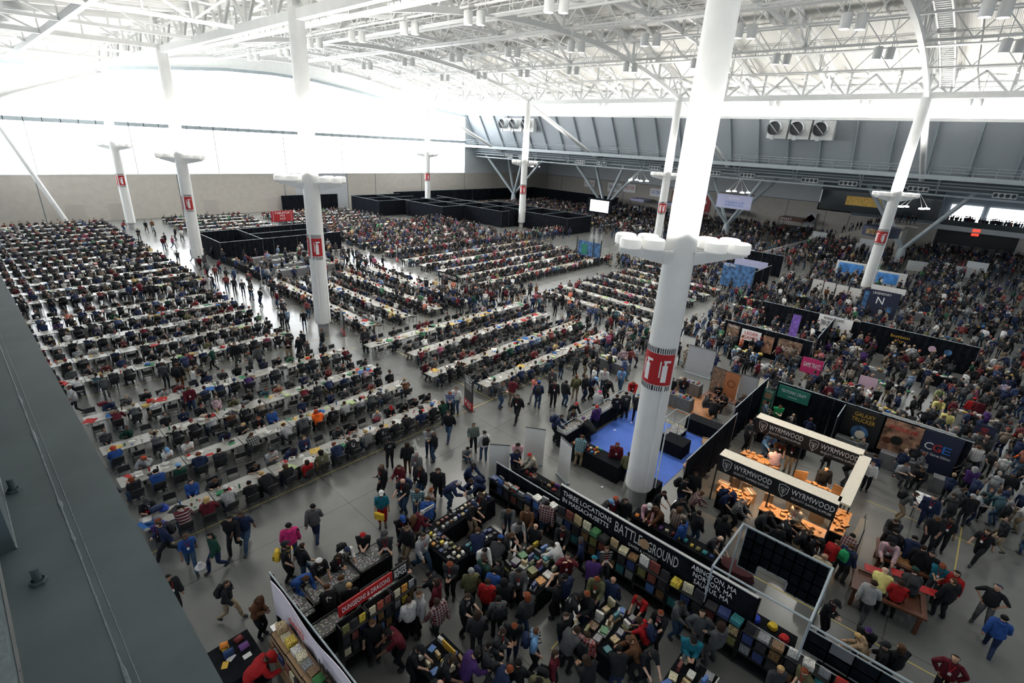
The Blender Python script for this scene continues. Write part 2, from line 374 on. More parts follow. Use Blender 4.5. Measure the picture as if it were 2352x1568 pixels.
# pendant lamps in pairs
pend = [(32.2, y) for y in (17.5, 26.0, 34.3, 42.8, 51.5, 60)] + [(45.8, y) for y in (2.9, 10.4, 17.8, 26, 34.1, 42.6, 51.9, 61.3, 71)] + [(59.5, y) for y in (2, 10.5, 19, 27.5, 36, 44.5, 53, 61.5, 70)] + [(77.5, y) for y in (4.1, 13.9, 24.4, 33, 42, 51)] + [(33.7, 71), (33.7, 80), (46, 80)]
pl = MB(); pl.lathe([(0, 1.0), (.3, 1.0), (.36, .92), (.36, .05), (.33, 0), (.31, .06)], n=16); plm = pl.mesh('pendant_housing', M['white_steel'], True)
pg = MB(); pg.lathe([(0, .05), (.31, .05)], n=16); pgm = pg.mesh('pendant_lens', M['glow_white'])
pr_ = MB(); pr_.tube([(0, 0, 1), (0, 0, 3.4)], .03, 6); prm = pr_.mesh('pendant_rod', M['white_steel'])
for i, (x, y) in enumerate(pend):
    z = min(zb(x) - 1.0, 23.6) if x < 76 else 21.3
    row = 'left row' if x < 40 else 'crown row' if x < 50 else 'third row' if x < 70 else 'outermost row'
    ys = sorted([p[1] for p in pend if abs(p[0] - x) < 3])
    for s, w in ((-.42, 'left hand'), (.42, 'right hand')):
        t = thing('pendant_lamp', '%s lamp of the %s pair in the %s of white drum pendants' % (w.split()[0], ORD[ys.index(y)], row), 'pendant lamp', (x + s * .7, y - s, z), group='white drum pendants hung in pairs')
        link('housing', plm, t); link('lens', pgm, t); link('rod', prm, t)
    l = bpy.data.lights.new('pendant_light', 'SPOT'); l.energy = PEND_W; l.spot_size = math.radians(125); l.spot_blend = .8; l.shadow_soft_size = .4; l.color = (1, .96, .9)
    if (i % 2 == 0 or x < 40) and not (x > 50 and y < 12): o = link('pendant_light', l, None, (x, y, z - .15))
# half trusses on the camera side of the near column line
for i, y in enumerate([93.04, 83.6, 74.1, 64.68, 55.2, 45.8]):
    t = thing('roof_truss', 'white half truss left of the near columns, %s from the window wall' % ORD[i], 'roof truss', (0, y, 0)); bc = MB(); wb = MB(); w = .4 if i % 3 == 0 else .24
    xs = np.linspace(X0, -6, 9)
    for k, (a, c) in enumerate(zip(xs, xs[1:])):
        za, zc_ = 22 - (X0 - a) * .02, 22 - (X0 - c) * .02; bc.bar((a, 0, za), (c, 0, zc_), w, w); bc.bar((a, 0, zd(a) - .4), (c, 0, zd(c) - .4), w * .6)
        wb.bar((a, 0, za), (c, 0, zd(c) - .4), .15) if k % 2 else wb.bar((a, 0, zd(a) - .4), (c, 0, zc_), .15); wb.bar((a, 0, za), (a, 0, zd(a)), .12)
    bc.obj('chord', M['white_steel'], t); wb.obj('web', M['white_steel'], t)
t = thing('roof_girder', 'white girder crossing the upper left frame corner', 'roof girder', (0, 0, 0)); b = MB(); b.bar((9.2, 20, 22.4), (9.6, 95, 21.4), .4, .5); b.obj('beam', M['white_steel'], t)
# ================================================================ COLUMNS
def arc_patch(b, r, a0, a1, z0, z1, m, n=8):
    vs = []; fs = []
    for k in range(n + 1):
        a = a0 + (a1 - a0) * k / n
        vs += [(r * math.cos(a), r * math.sin(a), z0), (r * math.cos(a), r * math.sin(a), z1)]
    for k in range(n): fs.append((2 * k, 2 * k + 2, 2 * k + 3, 2 * k + 1))
    b.add(vs, fs, m)
def ext_sign(parent, r, ang, z):
    a = math.radians(ang); hw = .5 / r * .75
    b = MB(); arc_patch(b, r + .02, a - hw, a + hw, z, z + 1.35, 0); arc_patch(b, r + .015, a - hw, a + hw, z - .26, z + 1.61, 1)
    k = 9
    for j in range(k):
        a0 = a - hw + 2 * hw * (j + .1) / k; a1 = a0 + 2 * hw * .5 / k
        arc_patch(b, r + .022, a0, a1, z - .25, z - .02, 2, 1); arc_patch(b, r + .022, a0, a1, z + 1.37, z + 1.6, 2, 1)
    # extinguisher pictogram: cylinder, head, hose
    arc_patch(b, r + .026, a - hw * .28, a + hw * .28, z + .15, z + .88, 1, 3); arc_patch(b, r + .026, a - hw * .12, a + hw * .12, z + .88, z + 1.0, 1, 2)
    arc_patch(b, r + .026, a - hw * .2, a + hw * .55, z + 1.0, z + 1.1, 1, 3); arc_patch(b, r + .026, a - hw * .55, a - hw * .42, z + .35, z + 1.05, 1, 1)
    b.obj('extinguisher_sign', [M['red'], M['letter'], M['black_plastic']], parent)
drum = MB(); drum.lathe([(0, 0), (.34, 0), (.40, .05), (.40, .34), (.37, .38)], n=20); drm = drum.mesh('drum', M['drum_glow'], True)
dg = MB(); dg.lathe([(.375, .365), (.33, .40), (0, .42)], n=20); dgm = dg.mesh('drum_glass', M['glow_white'], True)
cols = [(X0, YS[0], 22.4, 'nearest thick white column rising through the right centre', (157, -136)), (X0, YS[1], 22.47, 'white column beside the blue bin in the left centre', (-113, 157)),
        (X0, YS[2], 21.8, 'white column standing at the mouth of the left aisle', (-104, 157)), (X0, YS[3], 20.8, 'farthest white column of the near line, close to the window wall', (-100, 170)),
        (X1, YS[0], 22.4, 'slanting looking white column among the booths at right', (-160, -230)), (X1, YS[1], 22.3, 'white column partly hidden behind the nearest thick column', (-130, 185)),
        (X1, YS[2], 21.8, 'white column standing in front of the black drape maze', (-120, 180)), (X1, YS[3], 21.5, 'farthest white column, against the window wall end', (-110, 175))]
arm_dir = Vector((.675, -.736, 0)); arm_per = Vector((.736, .675, 0))
for i, (x, y, zt, lab, sg) in enumerate(cols):
    t = thing('column', lab, 'column', (x, y, 0))
    b = MB(); b.lathe([(.42, 0), (.42, .95)], n=20); b.obj('base', mat('column_base_concrete', (.35, .36, .36), .7) if i == 0 else bpy.data.materials['column_base_concrete'], t, True)
    b = MB(); b.lathe([(.40, .85), (.58, .88), (.61, .95)] + [(.605 - .1 * (q / 20) ** 1.5, .95 + (zt - 1.1) * q / 20) for q in range(21)] + [(.3, zt)], n=32); b.obj('shaft', M['white_steel'], t, True)
    b = MB(); b.box(-.35, -.35, zt - .35, .35, .35, zt + .3); b.bar((0, -1.0, zt + .9), (0, 0, zt - .1), .25); b.bar((0, 1.0, zt + .9), (0, 0, zt - .1), .25); b.obj('capital', M['white_steel'], t)
    for a in sg: ext_sign(t, .605, a, 6.3 if i else 6.2)
    b = MB(); b.tube([(-.45, -.52, 1), (-.45, -.52, 6.2)], .04, 6); b.tube([(.2, -.68, 1), (.2, -.68, 4.5)], .03, 6); b.obj('conduit', M['white_steel'], t)
    br = MB(); zc = 11.75
    for s in (-1, 1):
        p = arm_dir * s * .5; q = arm_dir * s * 2.3
        br.add([p + Vector((0, 0, zc - .75)), q + Vector((0, 0, zc - .35)), q + Vector((0, 0, zc - .2)), p + Vector((0, 0, zc - .15))] + [v + arm_per * .06 for v in (p + Vector((0, 0, zc - .75)), q + Vector((0, 0, zc - .35)), q + Vector((0, 0, zc - .2)), p + Vector((0, 0, zc - .15)))],
               [(0, 1, 2, 3), (7, 6, 5, 4), (0, 4, 5, 1), (2, 6, 7, 3), (1, 5, 6, 2)])
        for w in (-.45, .45):
            br.bar(arm_dir * s * .4 + arm_per * w + Vector((0, 0, zc - .18)), arm_dir * s * 2.35 + arm_per * w + Vector((0, 0, zc - .18)), .1, .08)
        br.bar(arm_dir * s * 2.2 - arm_per * .5 + Vector((0, 0, zc - .22)), arm_dir * s * 2.2 + arm_per * .5 + Vector((0, 0, zc - .22)), .08)
    br.obj('bracket', M['white_steel'], t)
    for s in (-1, 1):
        for d, w in ((1.15, -.45), (2.0, -.45), (1.15, .45), (2.0, .45)):
            p = arm_dir * s * d + arm_per * w
            lamp = link('uplight', drm, t, (p.x, p.y, zc - .12)); link('glass', dgm, lamp)
        l = bpy.data.lights.new('uplight_beam', 'SPOT'); l.energy = UP_W * .55; l.spot_size = math.radians(150); l.spot_blend = .5; l.shadow_soft_size = .5; l.color = (1, .97, .92)
        for w in (-.95, .95): p = arm_dir * s * 1.15 + arm_per * w; link('uplight_beam', l, None, (x + p.x, y + p.y, zc + .45)).rotation_euler = (math.pi, 0, 0)
# diagonal braces from the column heads
for nm, p, q in [('over the right frame edge', (X1, YS[0], 22), (97.5, YS[0] , 13.2)), ('behind the nearest thick column', (X1, YS[1], 22), (97.5, YS[1], 13.2)),
                 ('toward the walkway beyond the drape maze', (X1, YS[2], 21.6), (97.5, YS[2], 13.0)), ('in the far corner by the window end', (X1, YS[3], 21.3), (97.5, YS[3], 12.6)),
                 ('at the left frame edge', (X0, YS[3], 20.9), (-6, YS[3], 12))]:
    b = MB(); b.tube([p, q], .38, 14); o = b.obj('brace', M['white_steel'], None, True); tag(o, 'thick white steel brace slanting down %s' % nm, 'brace')
b = MB(); b.tube([(7.2, 99.5, 14.3), (12.0, 99.5, 0)], .3, 12); tag(b.obj('post', M['white_steel'], None, True), 'slim leaning steel post against the window wall at the far left', 'post')
# branching struts under the walkway
for i, y in enumerate(YS):
    t = thing('branching_strut', ['four-legged grey steel strut beside the curved stair', 'four-legged grey steel strut behind the hanging pale banner', 'four-legged grey steel strut behind the big projection screen', 'grey steel strut in the far corner'][i], 'strut', (103, y, 0))
    b = MB(); b.lathe([(.7, 0), (.65, 1.6), (.5, 2.6), (0, 2.8)], n=16); b.obj('pedestal', M['grey_steel'], t, True)
    for (dx, dy) in ((-4.4, 6.5), (-4.4, -6.5), (4, 6.5), (4, -6.5)):
        b = MB(); b.tube([(0, 0, 2.3), (dx, dy, 11.9)], [.3, .34], 12); b.obj('strut', M['grey_steel'], t, True)
# twin-hung beams, pipes and vents below the walkway
t = thing('service_pipes', 'bundle of grey service pipes running along under the walkway', 'pipes')
for k, (x, z, r) in enumerate([(97.6, 12.9, .12), (97.0, 12.5, .10), (97.4, 11.9, .14)]):
    b = MB(); b.tube([(x, -33, z), (x, 102, z)], r, 8); b.obj('pipe', M['grey_steel'], t, True)
b = MB()
for y in np.arange(-32, 100, 9.45): b.bar((97.4, y, 13.8), (97.4, y + .0, 11.4), .12); b.bar((94.2, y, 13.5), (97.4, y, 11.3), .14)
b.obj('hanger', M['grey_steel'], t)
b = MB(); b.box(97.3, -33, 11.1, 97.7, 102, 11.35); b.obj('rail', M['grey_steel'], t)
vy = [90, 85.5, 68.5, 63, 50.5, 45.2, 38.6, 32.5, 22.5, 17, 8.0, -1.5]
for k, y in enumerate(vy):
    t = thing('air_diffuser', 'white four-hole air outlet under the walkway, %s from the far corner' % ORD[k], 'air outlet', (97.2, y, 11.85), group='four-hole air outlets under the walkway')
    b = MB(); b.box(-.05, -1.25, -.35, .25, 1.25, .35); b.obj('face_plate', M['wallwhite'], t)
    for j in range(4):
        b = MB(); b.tube([(-.08, -.93 + .62 * j, 0), (.1, -.93 + .62 * j, 0)], .25, 16); b.obj('nozzle', M['dark_steel'], t)
def fan(x, y, z, lab, rz=0):
    t = thing('ventilation_fan', lab, 'fan', (x, y, z))
    b = MB(); b.box(0, -1.5, -1.4, 1.2, 1.5, 1.4); b.obj('housing', M['white_steel'], t)
    b = MB(); b.tube([(-1.4, .25, .1), (0, .25, .1)], 1.0, 24, cap=False); b.tube([(-1.4, .25, .1), (0, .25, .1)], .93, 24, cap=False); b.obj('duct_ring', M['wallwhite'], t, True)
    b = MB(); b.tube([(-1.0, .25, .1), (-.98, .25, .1)], .93, 24); b.obj('dark_mouth', M['dark_steel'], t)
    b = MB(); b.bar((-1.42, .25 - .65, .1 - .65), (-1.42, .25 + .65, .1 + .65), .1); b.box(-1.2, 0, -1.6, -.9, .5, -.95); b.obj('bracket', M['wallwhite'], t)
for k, y in enumerate((28.3, 25.0, 21.7)): fan(94.1, y, 19.3, ['left', 'middle', 'right'][k] + ' round ventilation fan of the three at right on the panel wall')
for k, y in enumerate((88.6, 85.2, 81.6)): fan(94.1, y, 18.9, ['left', 'middle', 'right'][k] + ' round ventilation fan of the three behind the drape maze column')
# wall lamps: cone hung clusters under the side ceiling
for k, (y, z) in enumerate([(90, 9.5), (58.5, 8.6), (36.5, 8.3), (8.5, 8.6)]):
    t = thing('chandelier', ['far corner', 'second from far corner', 'above the hanging pale banner', 'near the curved stair'][k] + ' hanging frame of four small white lamps', 'chandelier', (106, y, z))
    b = MB(); c = MB()
    for a in range(4):
        dx, dy = 1.3 * math.cos(a * math.pi / 2 + .6), 2.0 * math.sin(a * math.pi / 2 + .6)
        b.bar((0, 0, 2.6), (dx, dy, .3), .06); c.lathe([(0, .25), (.38, .2), (.42, 0), (0, -.05)], (dx, dy, 0), 12)
    b.obj('frame', M['white_steel'], t); c.obj('lamp', M['glow_white'], t)
# ================================================================ NEAR GIRDER at the lower left
t = thing('steel_girder', 'blue-grey painted steel girder in the lower left, with weld seams and studs', 'girder')
b = MB(); b.box(-.22, -1.5, 12.94, .295, 40, 13.0); b.obj('top_plate', M['girder'], t)
b = MB(); b.box(.2, -1.5, 12.3, .24, 40, 12.94); b.box(-.2, -1.5, 12.3, -.16, 40, 12.94); b.box(-.24, -1.5, 12.2, .30, 40, 12.3); b.obj('web_plate', M['girder'], t)
rw = random.Random(3)
for xx, r in ((.046, .0045), (.077, .0025)):
    b = MB(); pts = []; rs = []; y = .6
    while y < 14:
        pts.append((xx + rw.uniform(-.0006, .0006), y, 13.0)); rs.append(r * rw.uniform(.7, 1.15) * (2.2 if rw.random() < .10 and r > .003 else 1)); y += .035 if y < 4 else .09
    b.tube(pts, rs, 6); b.obj('weld_seam', M['weld'], t, True)
for y in (3.62, 2.72):
    b = MB(); b.lathe([(.034, 0), (.034, .012), (.026, .014), (.026, .022)], (-.113, y, 13.0), 6); b.lathe([(.017, .02), (.017, .085), (0, .087)], (-.113, y, 13.0), 16); b.obj('stud', M['girder'], t, False)
b = MB(); b.box(-.60, 3.05, 13.0, -.158, 7.5, 13.55); b.obj('gusset', M['girder'], t)
b = MB(); b.tube([(-.158, 3.05, 13.003), (-.158, 7.5, 13.003)], .006, 6); b.obj('gusset_weld', M['weld'], t, True)
b = MB(); b.box(-.285, -1, 12.97, -.235, 3.02, 13.09); b.obj('side_flange', M['weld'], t)
# ================================================================ PEOPLE
def cloth_mat(name, kind):
    m = bpy.data.materials.new(name); m.use_nodes = True; nt = m.node_tree; b = nt.nodes['Principled BSDF']; L = nt.links.new
    b.inputs['Roughness'].default_value = .85; b.inputs['Specular IOR Level'].default_value = .2
    oi = nt.nodes.new('ShaderNodeObjectInfo'); tc = nt.nodes.new('ShaderNodeTexCoord')
    nz = nt.nodes.new('ShaderNodeTexNoise'); nz.inputs['Scale'].default_value = 7; L(tc.outputs['Object'], nz.inputs['Vector'])
    mr = nt.nodes.new('ShaderNodeMapRange'); mr.inputs[1].default_value = .3; mr.inputs[2].default_value = .7; mr.inputs[3].default_value = .78; mr.inputs[4].default_value = 1.22; L(nz.outputs[0], mr.inputs[0])
    v = nt.nodes.new('ShaderNodeVectorMath'); v.operation = 'SCALE'; L(oi.outputs['Color'], v.inputs[0]); L(mr.outputs[0], v.inputs['Scale'])
    out = v.outputs[0]
    if kind in ('plaid', 'stripe'):
        sx = nt.nodes.new('ShaderNodeSeparateXYZ'); L(tc.outputs['Object'], sx.inputs[0]); prev = None
        for ax in ((1, 2) if kind == 'plaid' else (2,)):
            q = nt.nodes.new('ShaderNodeMath'); q.operation = 'PINGPONG'; q.inputs[1].default_value = .045; L(sx.outputs[ax], q.inputs[0])
            g = nt.nodes.new('ShaderNodeMath'); g.operation = 'GREATER_THAN'; g.inputs[1].default_value = .028; L(q.outputs[0], g.inputs[0])
            if prev is None: prev = g.outputs[0]
            else:
                a = nt.nodes.new('ShaderNodeMath'); a.operation = 'ADD'; L(prev, a.inputs[0]); L(g.outputs[0], a.inputs[1]); h = nt.nodes.new('ShaderNodeMath'); h.operation = 'MULTIPLY'; h.inputs[1].default_value = .5; L(a.outputs[0], h.inputs[0]); prev = h.outputs[0]
        mx = nt.nodes.new('ShaderNodeMix'); mx.data_type = 'RGBA'; L(prev, mx.inputs[0]); L(out, mx.inputs[6]); mx.inputs[7].default_value = (.32, .32, .31, 1); out = mx.outputs[2]
    if kind == 'print':   # printed emblem on the chest and back
        sx = nt.nodes.new('ShaderNodeSeparateXYZ'); L(tc.outputs['Object'], sx.inputs[0])
        cmb = nt.nodes.new('ShaderNodeCombineXYZ'); L(sx.outputs[1], cmb.inputs[0]); L(sx.outputs[2], cmb.inputs[1])
        vo = nt.nodes.new('ShaderNodeTexVoronoi'); vo.inputs['Scale'].default_value = 22; L(cmb.outputs[0], vo.inputs['Vector'])
        g = nt.nodes.new('ShaderNodeMath'); g.operation = 'LESS_THAN'; g.inputs[1].default_value = .42; L(vo.outputs['Distance'], g.inputs[0])
        s = nt.nodes.new('ShaderNodeVectorMath'); s.operation = 'DISTANCE'; L(cmb.outputs[0], s.inputs[0])
        at = nt.nodes.new('ShaderNodeAttribute'); at.attribute_type = 'OBJECT'; at.attribute_name = 'chest'; L(at.outputs['Vector'], s.inputs[1])
        h = nt.nodes.new('ShaderNodeMath'); h.operation = 'LESS_THAN'; h.inputs[1].default_value = .085; L(s.outputs['Value'], h.inputs[0])
        k = nt.nodes.new('ShaderNodeMath'); k.operation = 'MULTIPLY'; L(g.outputs[0], k.inputs[0]); L(h.outputs[0], k.inputs[1])
        mx = nt.nodes.new('ShaderNodeMix'); mx.data_type = 'RGBA'; L(k.outputs[0], mx.inputs[0]); L(out, mx.inputs[6]); mx.inputs[7].default_value = (.6, .6, .58, 1); out = mx.outputs[2]
    L(out, b.inputs['Base Color']); return m
M['cloth'] = cloth_mat('plain_cloth', ''); M['plaid'] = cloth_mat('plaid_cloth', 'plaid'); M['stripe'] = cloth_mat('striped_cloth', 'stripe'); M['print'] = cloth_mat('printed_cloth', 'print')
M['skin'] = mat('skin', (.5, .3, .2), .55, objcol=True); M['eye'] = mat('eye', (.02, .015, .012), .3); M['lip'] = mat('lip', (.30, .09, .07), .5)

def V3(*a): return Vector(a)
def ik(s, t, a, b, pole):
    d = t - s; L = d.length
    if L > (a + b) * .995: t = s + d.normalized() * (a + b) * .995; d = t - s; L = d.length
    L = max(L, abs(a - b) + .02); u = d.normalized(); p = pole - u * pole.dot(u)
    if p.length < 1e-4: p = Vector((0, 0, -1))
    p.normalize(); x = (a * a - b * b + L * L) / (2 * L); h = math.sqrt(max(a * a - x * x, 0))
    return s + u * x + p * h, t
def pose(hip=.93, hx=0, lean=4, hands=((.12, .27, .80), (.12, -.27, .80)), feet=((.0, .10, .08), (.0, -.10, .08)), nod=0, turn=0, twist=0, epole=(-1, 0, -.3), kpole=(1, 0, .1), crouch=False):
    J = {}; l = math.radians(lean); P = V3(hx, 0, hip); ax = V3(math.sin(l), 0, math.cos(l))
    R = Matrix.Rotation(math.radians(twist), 3, 'Z')
    J['pelvis'] = P; J['spine'] = P + ax * .20 * 1.0; J['chest'] = P + ax * .41; J['neck'] = P + ax * .545
    side = R @ V3(0, 1, 0)
    J['shL'] = P + ax * .50 + side * .185; J['shR'] = P + ax * .50 - side * .185
    n = math.radians(lean * .6 + nod); ha = V3(math.sin(n), 0, math.cos(n)); fw = V3(math.cos(n), 0, -math.sin(n))
    T = Matrix.Rotation(math.radians(turn), 3, 'Z'); fw = T @ fw
    J['head0'] = J['neck'] + ha * .085 + fw * .02; J['head1'] = J['neck'] + ha * .165 + fw * .022; J['head2'] = J['neck'] + ha * .235 + fw * .012
    J['fw'] = fw; J['ha'] = ha; J['ax'] = ax; J['side'] = side
    for s, k, h in ((1, 'L', hands[0]), (-1, 'R', hands[1])):
        e, w = ik(J['sh' + k], V3(*h), .285, .25, V3(epole[0], epole[1] * s + .35 * s, epole[2])); J['el' + k] = e; J['wr' + k] = w
    for s, k, f in ((1, 'L', feet[0]), (-1, 'R', feet[1])):
        J['hip' + k] = P + V3(0, .095 * s, -.04); kn, an = ik(J['hip' + k], V3(*f), .43, .43, V3(*kpole)); J['kn' + k] = kn; J['an' + k] = an
        d = (kn - an); J['toe' + k] = an + V3(.16, .02 * s, -.045)
    return J
POSES = {
 'stand': pose(lean=2), 'stand_turn': pose(lean=1, turn=35, twist=10, hands=((.05, .28, .82), (.2, -.22, .98)), feet=((.05, .13, .08), (-.05, -.10, .08))),
 'phone': pose(lean=5, nod=28, hands=((.30, .07, 1.16), (.30, -.06, 1.16))), 'crossed': pose(lean=0, hands=((.20, -.10, 1.16), (.22, .12, 1.12)), turn=-20, feet=((0, .14, .08), (.04, -.13, .08))),
 'hips': pose(lean=-2, nod=-20, hands=((.03, .22, 1.02), (.03, -.22, 1.02)), epole=(-.3, 1.6, 0), feet=((0, .16, .08), (0, -.14, .08))),
 'walk': pose(hip=.90, lean=6, hands=((-.14, .25, .86), (.30, -.24, .95)), feet=((.34, .08, .09), (-.36, -.08, .16)), epole=(-1, 0, -.6)),
 'walk2': pose(hip=.91, lean=5, hands=((.26, .24, .92), (-.12, -.26, .84)), feet=((-.28, .08, .14), (.28, -.08, .09)), turn=15),
 'reach': pose(hip=.90, hx=-.05, lean=24, nod=18, hands=((.52, .14, .98), (.46, -.16, .98)), feet=((-.04, .12, .08), (.0, -.12, .08))),
 'bend': pose(hip=.86, hx=-.12, lean=48, nod=12, hands=((.62, .12, .90), (.60, -.18, .92)), feet=((-.06, .12, .08), (.02, -.14, .08))),
 'carry': pose(lean=0, nod=18, hands=((.36, .15, 1.10), (.36, -.15, 1.10)), feet=((.06, .12, .08), (-.06, -.12, .08))),
 'raise': pose(lean=0, nod=-12, hands=((.22, .12, 1.62), (.26, -.14, 1.58)), epole=(.3, 1.0, -.6)),
 'sit': pose(hip=.51, lean=14, nod=16, hands=((.42, .14, .80), (.40, -.15, .80)), feet=((.40, .12, .08), (.36, -.13, .08)), kpole=(.2, 0, 1)),
 'sit_lean': pose(hip=.51, lean=30, nod=24, hands=((.50, .05, .80), (.46, -.22, .80)), feet=((.30, .14, .08), (.15, -.12, .08)), kpole=(.2, 0, 1)),
 'sit_back': pose(hip=.51, lean=-10, nod=8, hands=((.26, .10, .68), (.24, -.10, .70)), feet=((.48, .16, .08), (.40, -.10, .08)), turn=25, kpole=(.2, 0, 1)),
 'sit_chin': pose(hip=.51, lean=22, nod=4, hands=((.34, .03, 1.06), (.42, -.18, .80)), feet=((.35, .12, .08), (.30, -.12, .08)), turn=-18, kpole=(.2, 0, 1), epole=(0, .3, -1)),
 'sit_cards': pose(hip=.51, lean=8, nod=20, hands=((.34, .08, .92), (.34, -.08, .92)), feet=((.38, .12, .08), (.20, -.10, .08)), kpole=(.2, 0, 1)),
 'floor_sit': pose(hip=.14, lean=16, nod=25, hands=((.34, .08, .38), (.32, -.10, .38)), feet=((.30, -.10, .08), (.34, .12, .08)), kpole=(.1, .0, .9)),
}
SIT = ['sit', 'sit_lean', 'sit_back', 'sit_chin', 'sit_cards']; STD = ['stand', 'stand_turn', 'phone', 'crossed', 'hips', 'walk', 'walk2', 'reach', 'carry']
def body_mesh(name, J):
    V = []; E_ = []; R = []; 
    def v(p, r, par=None):
        V.append(tuple(p)); R.append(r); i = len(V) - 1
        if par is not None: E_.append((par, i))
        return i
    pe = v(J['pelvis'], .150); sp = v(J['spine'], .132, pe); ch = v(J['chest'], .150, sp); nk0 = v(J['neck'] - J['ax'] * .02, .066, ch)
    nk = v(J['neck'] + J['ha'] * .045, .056, nk0); h0 = v(J['head0'] + J['fw'] * .012, .074, nk); h1 = v(J['head1'], .098, h0); h2 = v(J['head2'], .078, h1)
    for k in 'LR':
        s = 1 if k == 'L' else -1
        sh = v(J['sh' + k], .066, ch); um = v((J['sh' + k] + J['el' + k]) / 2, .052, sh); el = v(J['el' + k], .043, um); fm = v((J['el' + k] * .6 + J['wr' + k] * .4), .041, el); wr = v(J['wr' + k], .029, fm)
        d = (J['wr' + k] - J['el' + k]).normalized(); up = Vector((0, 0, 1)); sd = d.cross(up)
        if sd.length < .2: sd = Vector((0, 1, 0))
        sd.normalize(); pm = v(J['wr' + k] + d * .045, .036, wr); p2 = v(J['wr' + k] + d * .078, .034, pm)
        nrm = sd.cross(d).normalized(); curl = -nrm if nrm.z > 0 else nrm
        base = J['wr' + k] + d * .082
        for q, ln in ((-1.5, .052), (-.5, .066), (.5, .072), (1.5, .060)):
            a = v(base + sd * .0165 * q + d * .012, .0095, p2); c = v(base + sd * .019 * q + d * ln * .6 + curl * .008, .0088, a); v(base + sd * .019 * q + d * ln + curl * .026, .0075, c)
        inn = -s if abs(sd.y) > .3 else 1
        if sd.y < 0: inn = -inn
        a = v(J['wr' + k] + d * .045 + sd * inn * .036 + curl * .008, .0115, pm); v(J['wr' + k] + d * .085 + sd * inn * .050 + curl * .016, .0095, a)
        hp = v(J['hip' + k], .098, pe); tm = v((J['hip' + k] + J['kn' + k]) / 2, .083, hp); kn = v(J['kn' + k], .060, tm); cm = v(J['kn' + k] * .65 + J['an' + k] * .35, .058, kn); an = v(J['an' + k], .042, cm)
        v(J['toe' + k], .036, an)
    me = bpy.data.meshes.new('tmp'); me.from_pydata(V, E_, []); me.update(); ob = bpy.data.objects.new('tmp', me); COL.objects.link(ob)
    md = ob.modifiers.new('s', 'SKIN'); md.use_smooth_shade = True
    for i, r in enumerate(R):
        sv = me.skin_vertices[0].data[i]; sv.radius = (r, r); sv.use_root = (i == 0)
    ob.modifiers.new('u', 'SUBSURF').levels = 1
    bpy.context.view_layer.update(); dg = bpy.context.evaluated_depsgraph_get()
    out = bpy.data.meshes.new_from_object(ob.evaluated_get(dg)); out.name = name
    bpy.data.objects.remove(ob); bpy.data.meshes.remove(me)
    return out
SEG = []
def segs(J):
    S = [('torso', J['pelvis'], J['spine'], .15), ('torso', J['spine'], J['chest'], .15), ('torso', J['chest'], J['neck'], .10), ('neck', J['neck'], J['head0'], .055), ('head', J['head0'], J['head2'], .10)]
    for k in 'LR':
        d = (J['wr' + k] - J['el' + k]).normalized()
        S += [('uarm', J['chest'] * .25 + J['sh' + k] * .75, J['el' + k], .06), ('farm', J['el' + k], J['wr' + k], .045), ('hand', J['wr' + k], J['wr' + k] + d * .16, .04), ('leg', J['hip' + k], J['kn' + k], .09), ('leg', J['kn' + k], J['an' + k], .06), ('foot', J['an' + k], J['toe' + k], .05)]
    return S
def classify(P, S):
    best = None; lab = np.zeros(len(P), int)
    for i, (n, a, b, r) in enumerate(S):
        a = np.array(a); b = np.array(b); d = b - a; t = np.clip(((P - a) @ d) / (d @ d), 0, 1); dist = np.linalg.norm(P - (a + t[:, None] * d), axis=1) / r
        if best is None: best = dist
        else:
            mk = dist < best; lab[mk] = i; best = np.minimum(best, dist)
    return lab
PM = {}
rng = np.random.default_rng(5)
def sub_mesh(name, co, polys, keep, nr, infl, mats, jitter=0.0, post=None):
    used = sorted({i for f in keep for i in polys[f]}); idx = {u: k for k, u in enumerate(used)}
    c = co[used] + nr[used] * (infl if np.isscalar(infl) else infl[used][:, None])
    if jitter: c = c + nr[used] * rng.normal(0, jitter, (len(used), 1))
    if post is not None: c = post(c)
    me = bpy.data.meshes.new(name); me.from_pydata([tuple(x) for x in c], [], [tuple(idx[i] for i in polys[f]) for f in keep])
    me.polygons.foreach_set('use_smooth', [True] * len(me.polygons))
    me.materials.append(mats); me.update(); return me
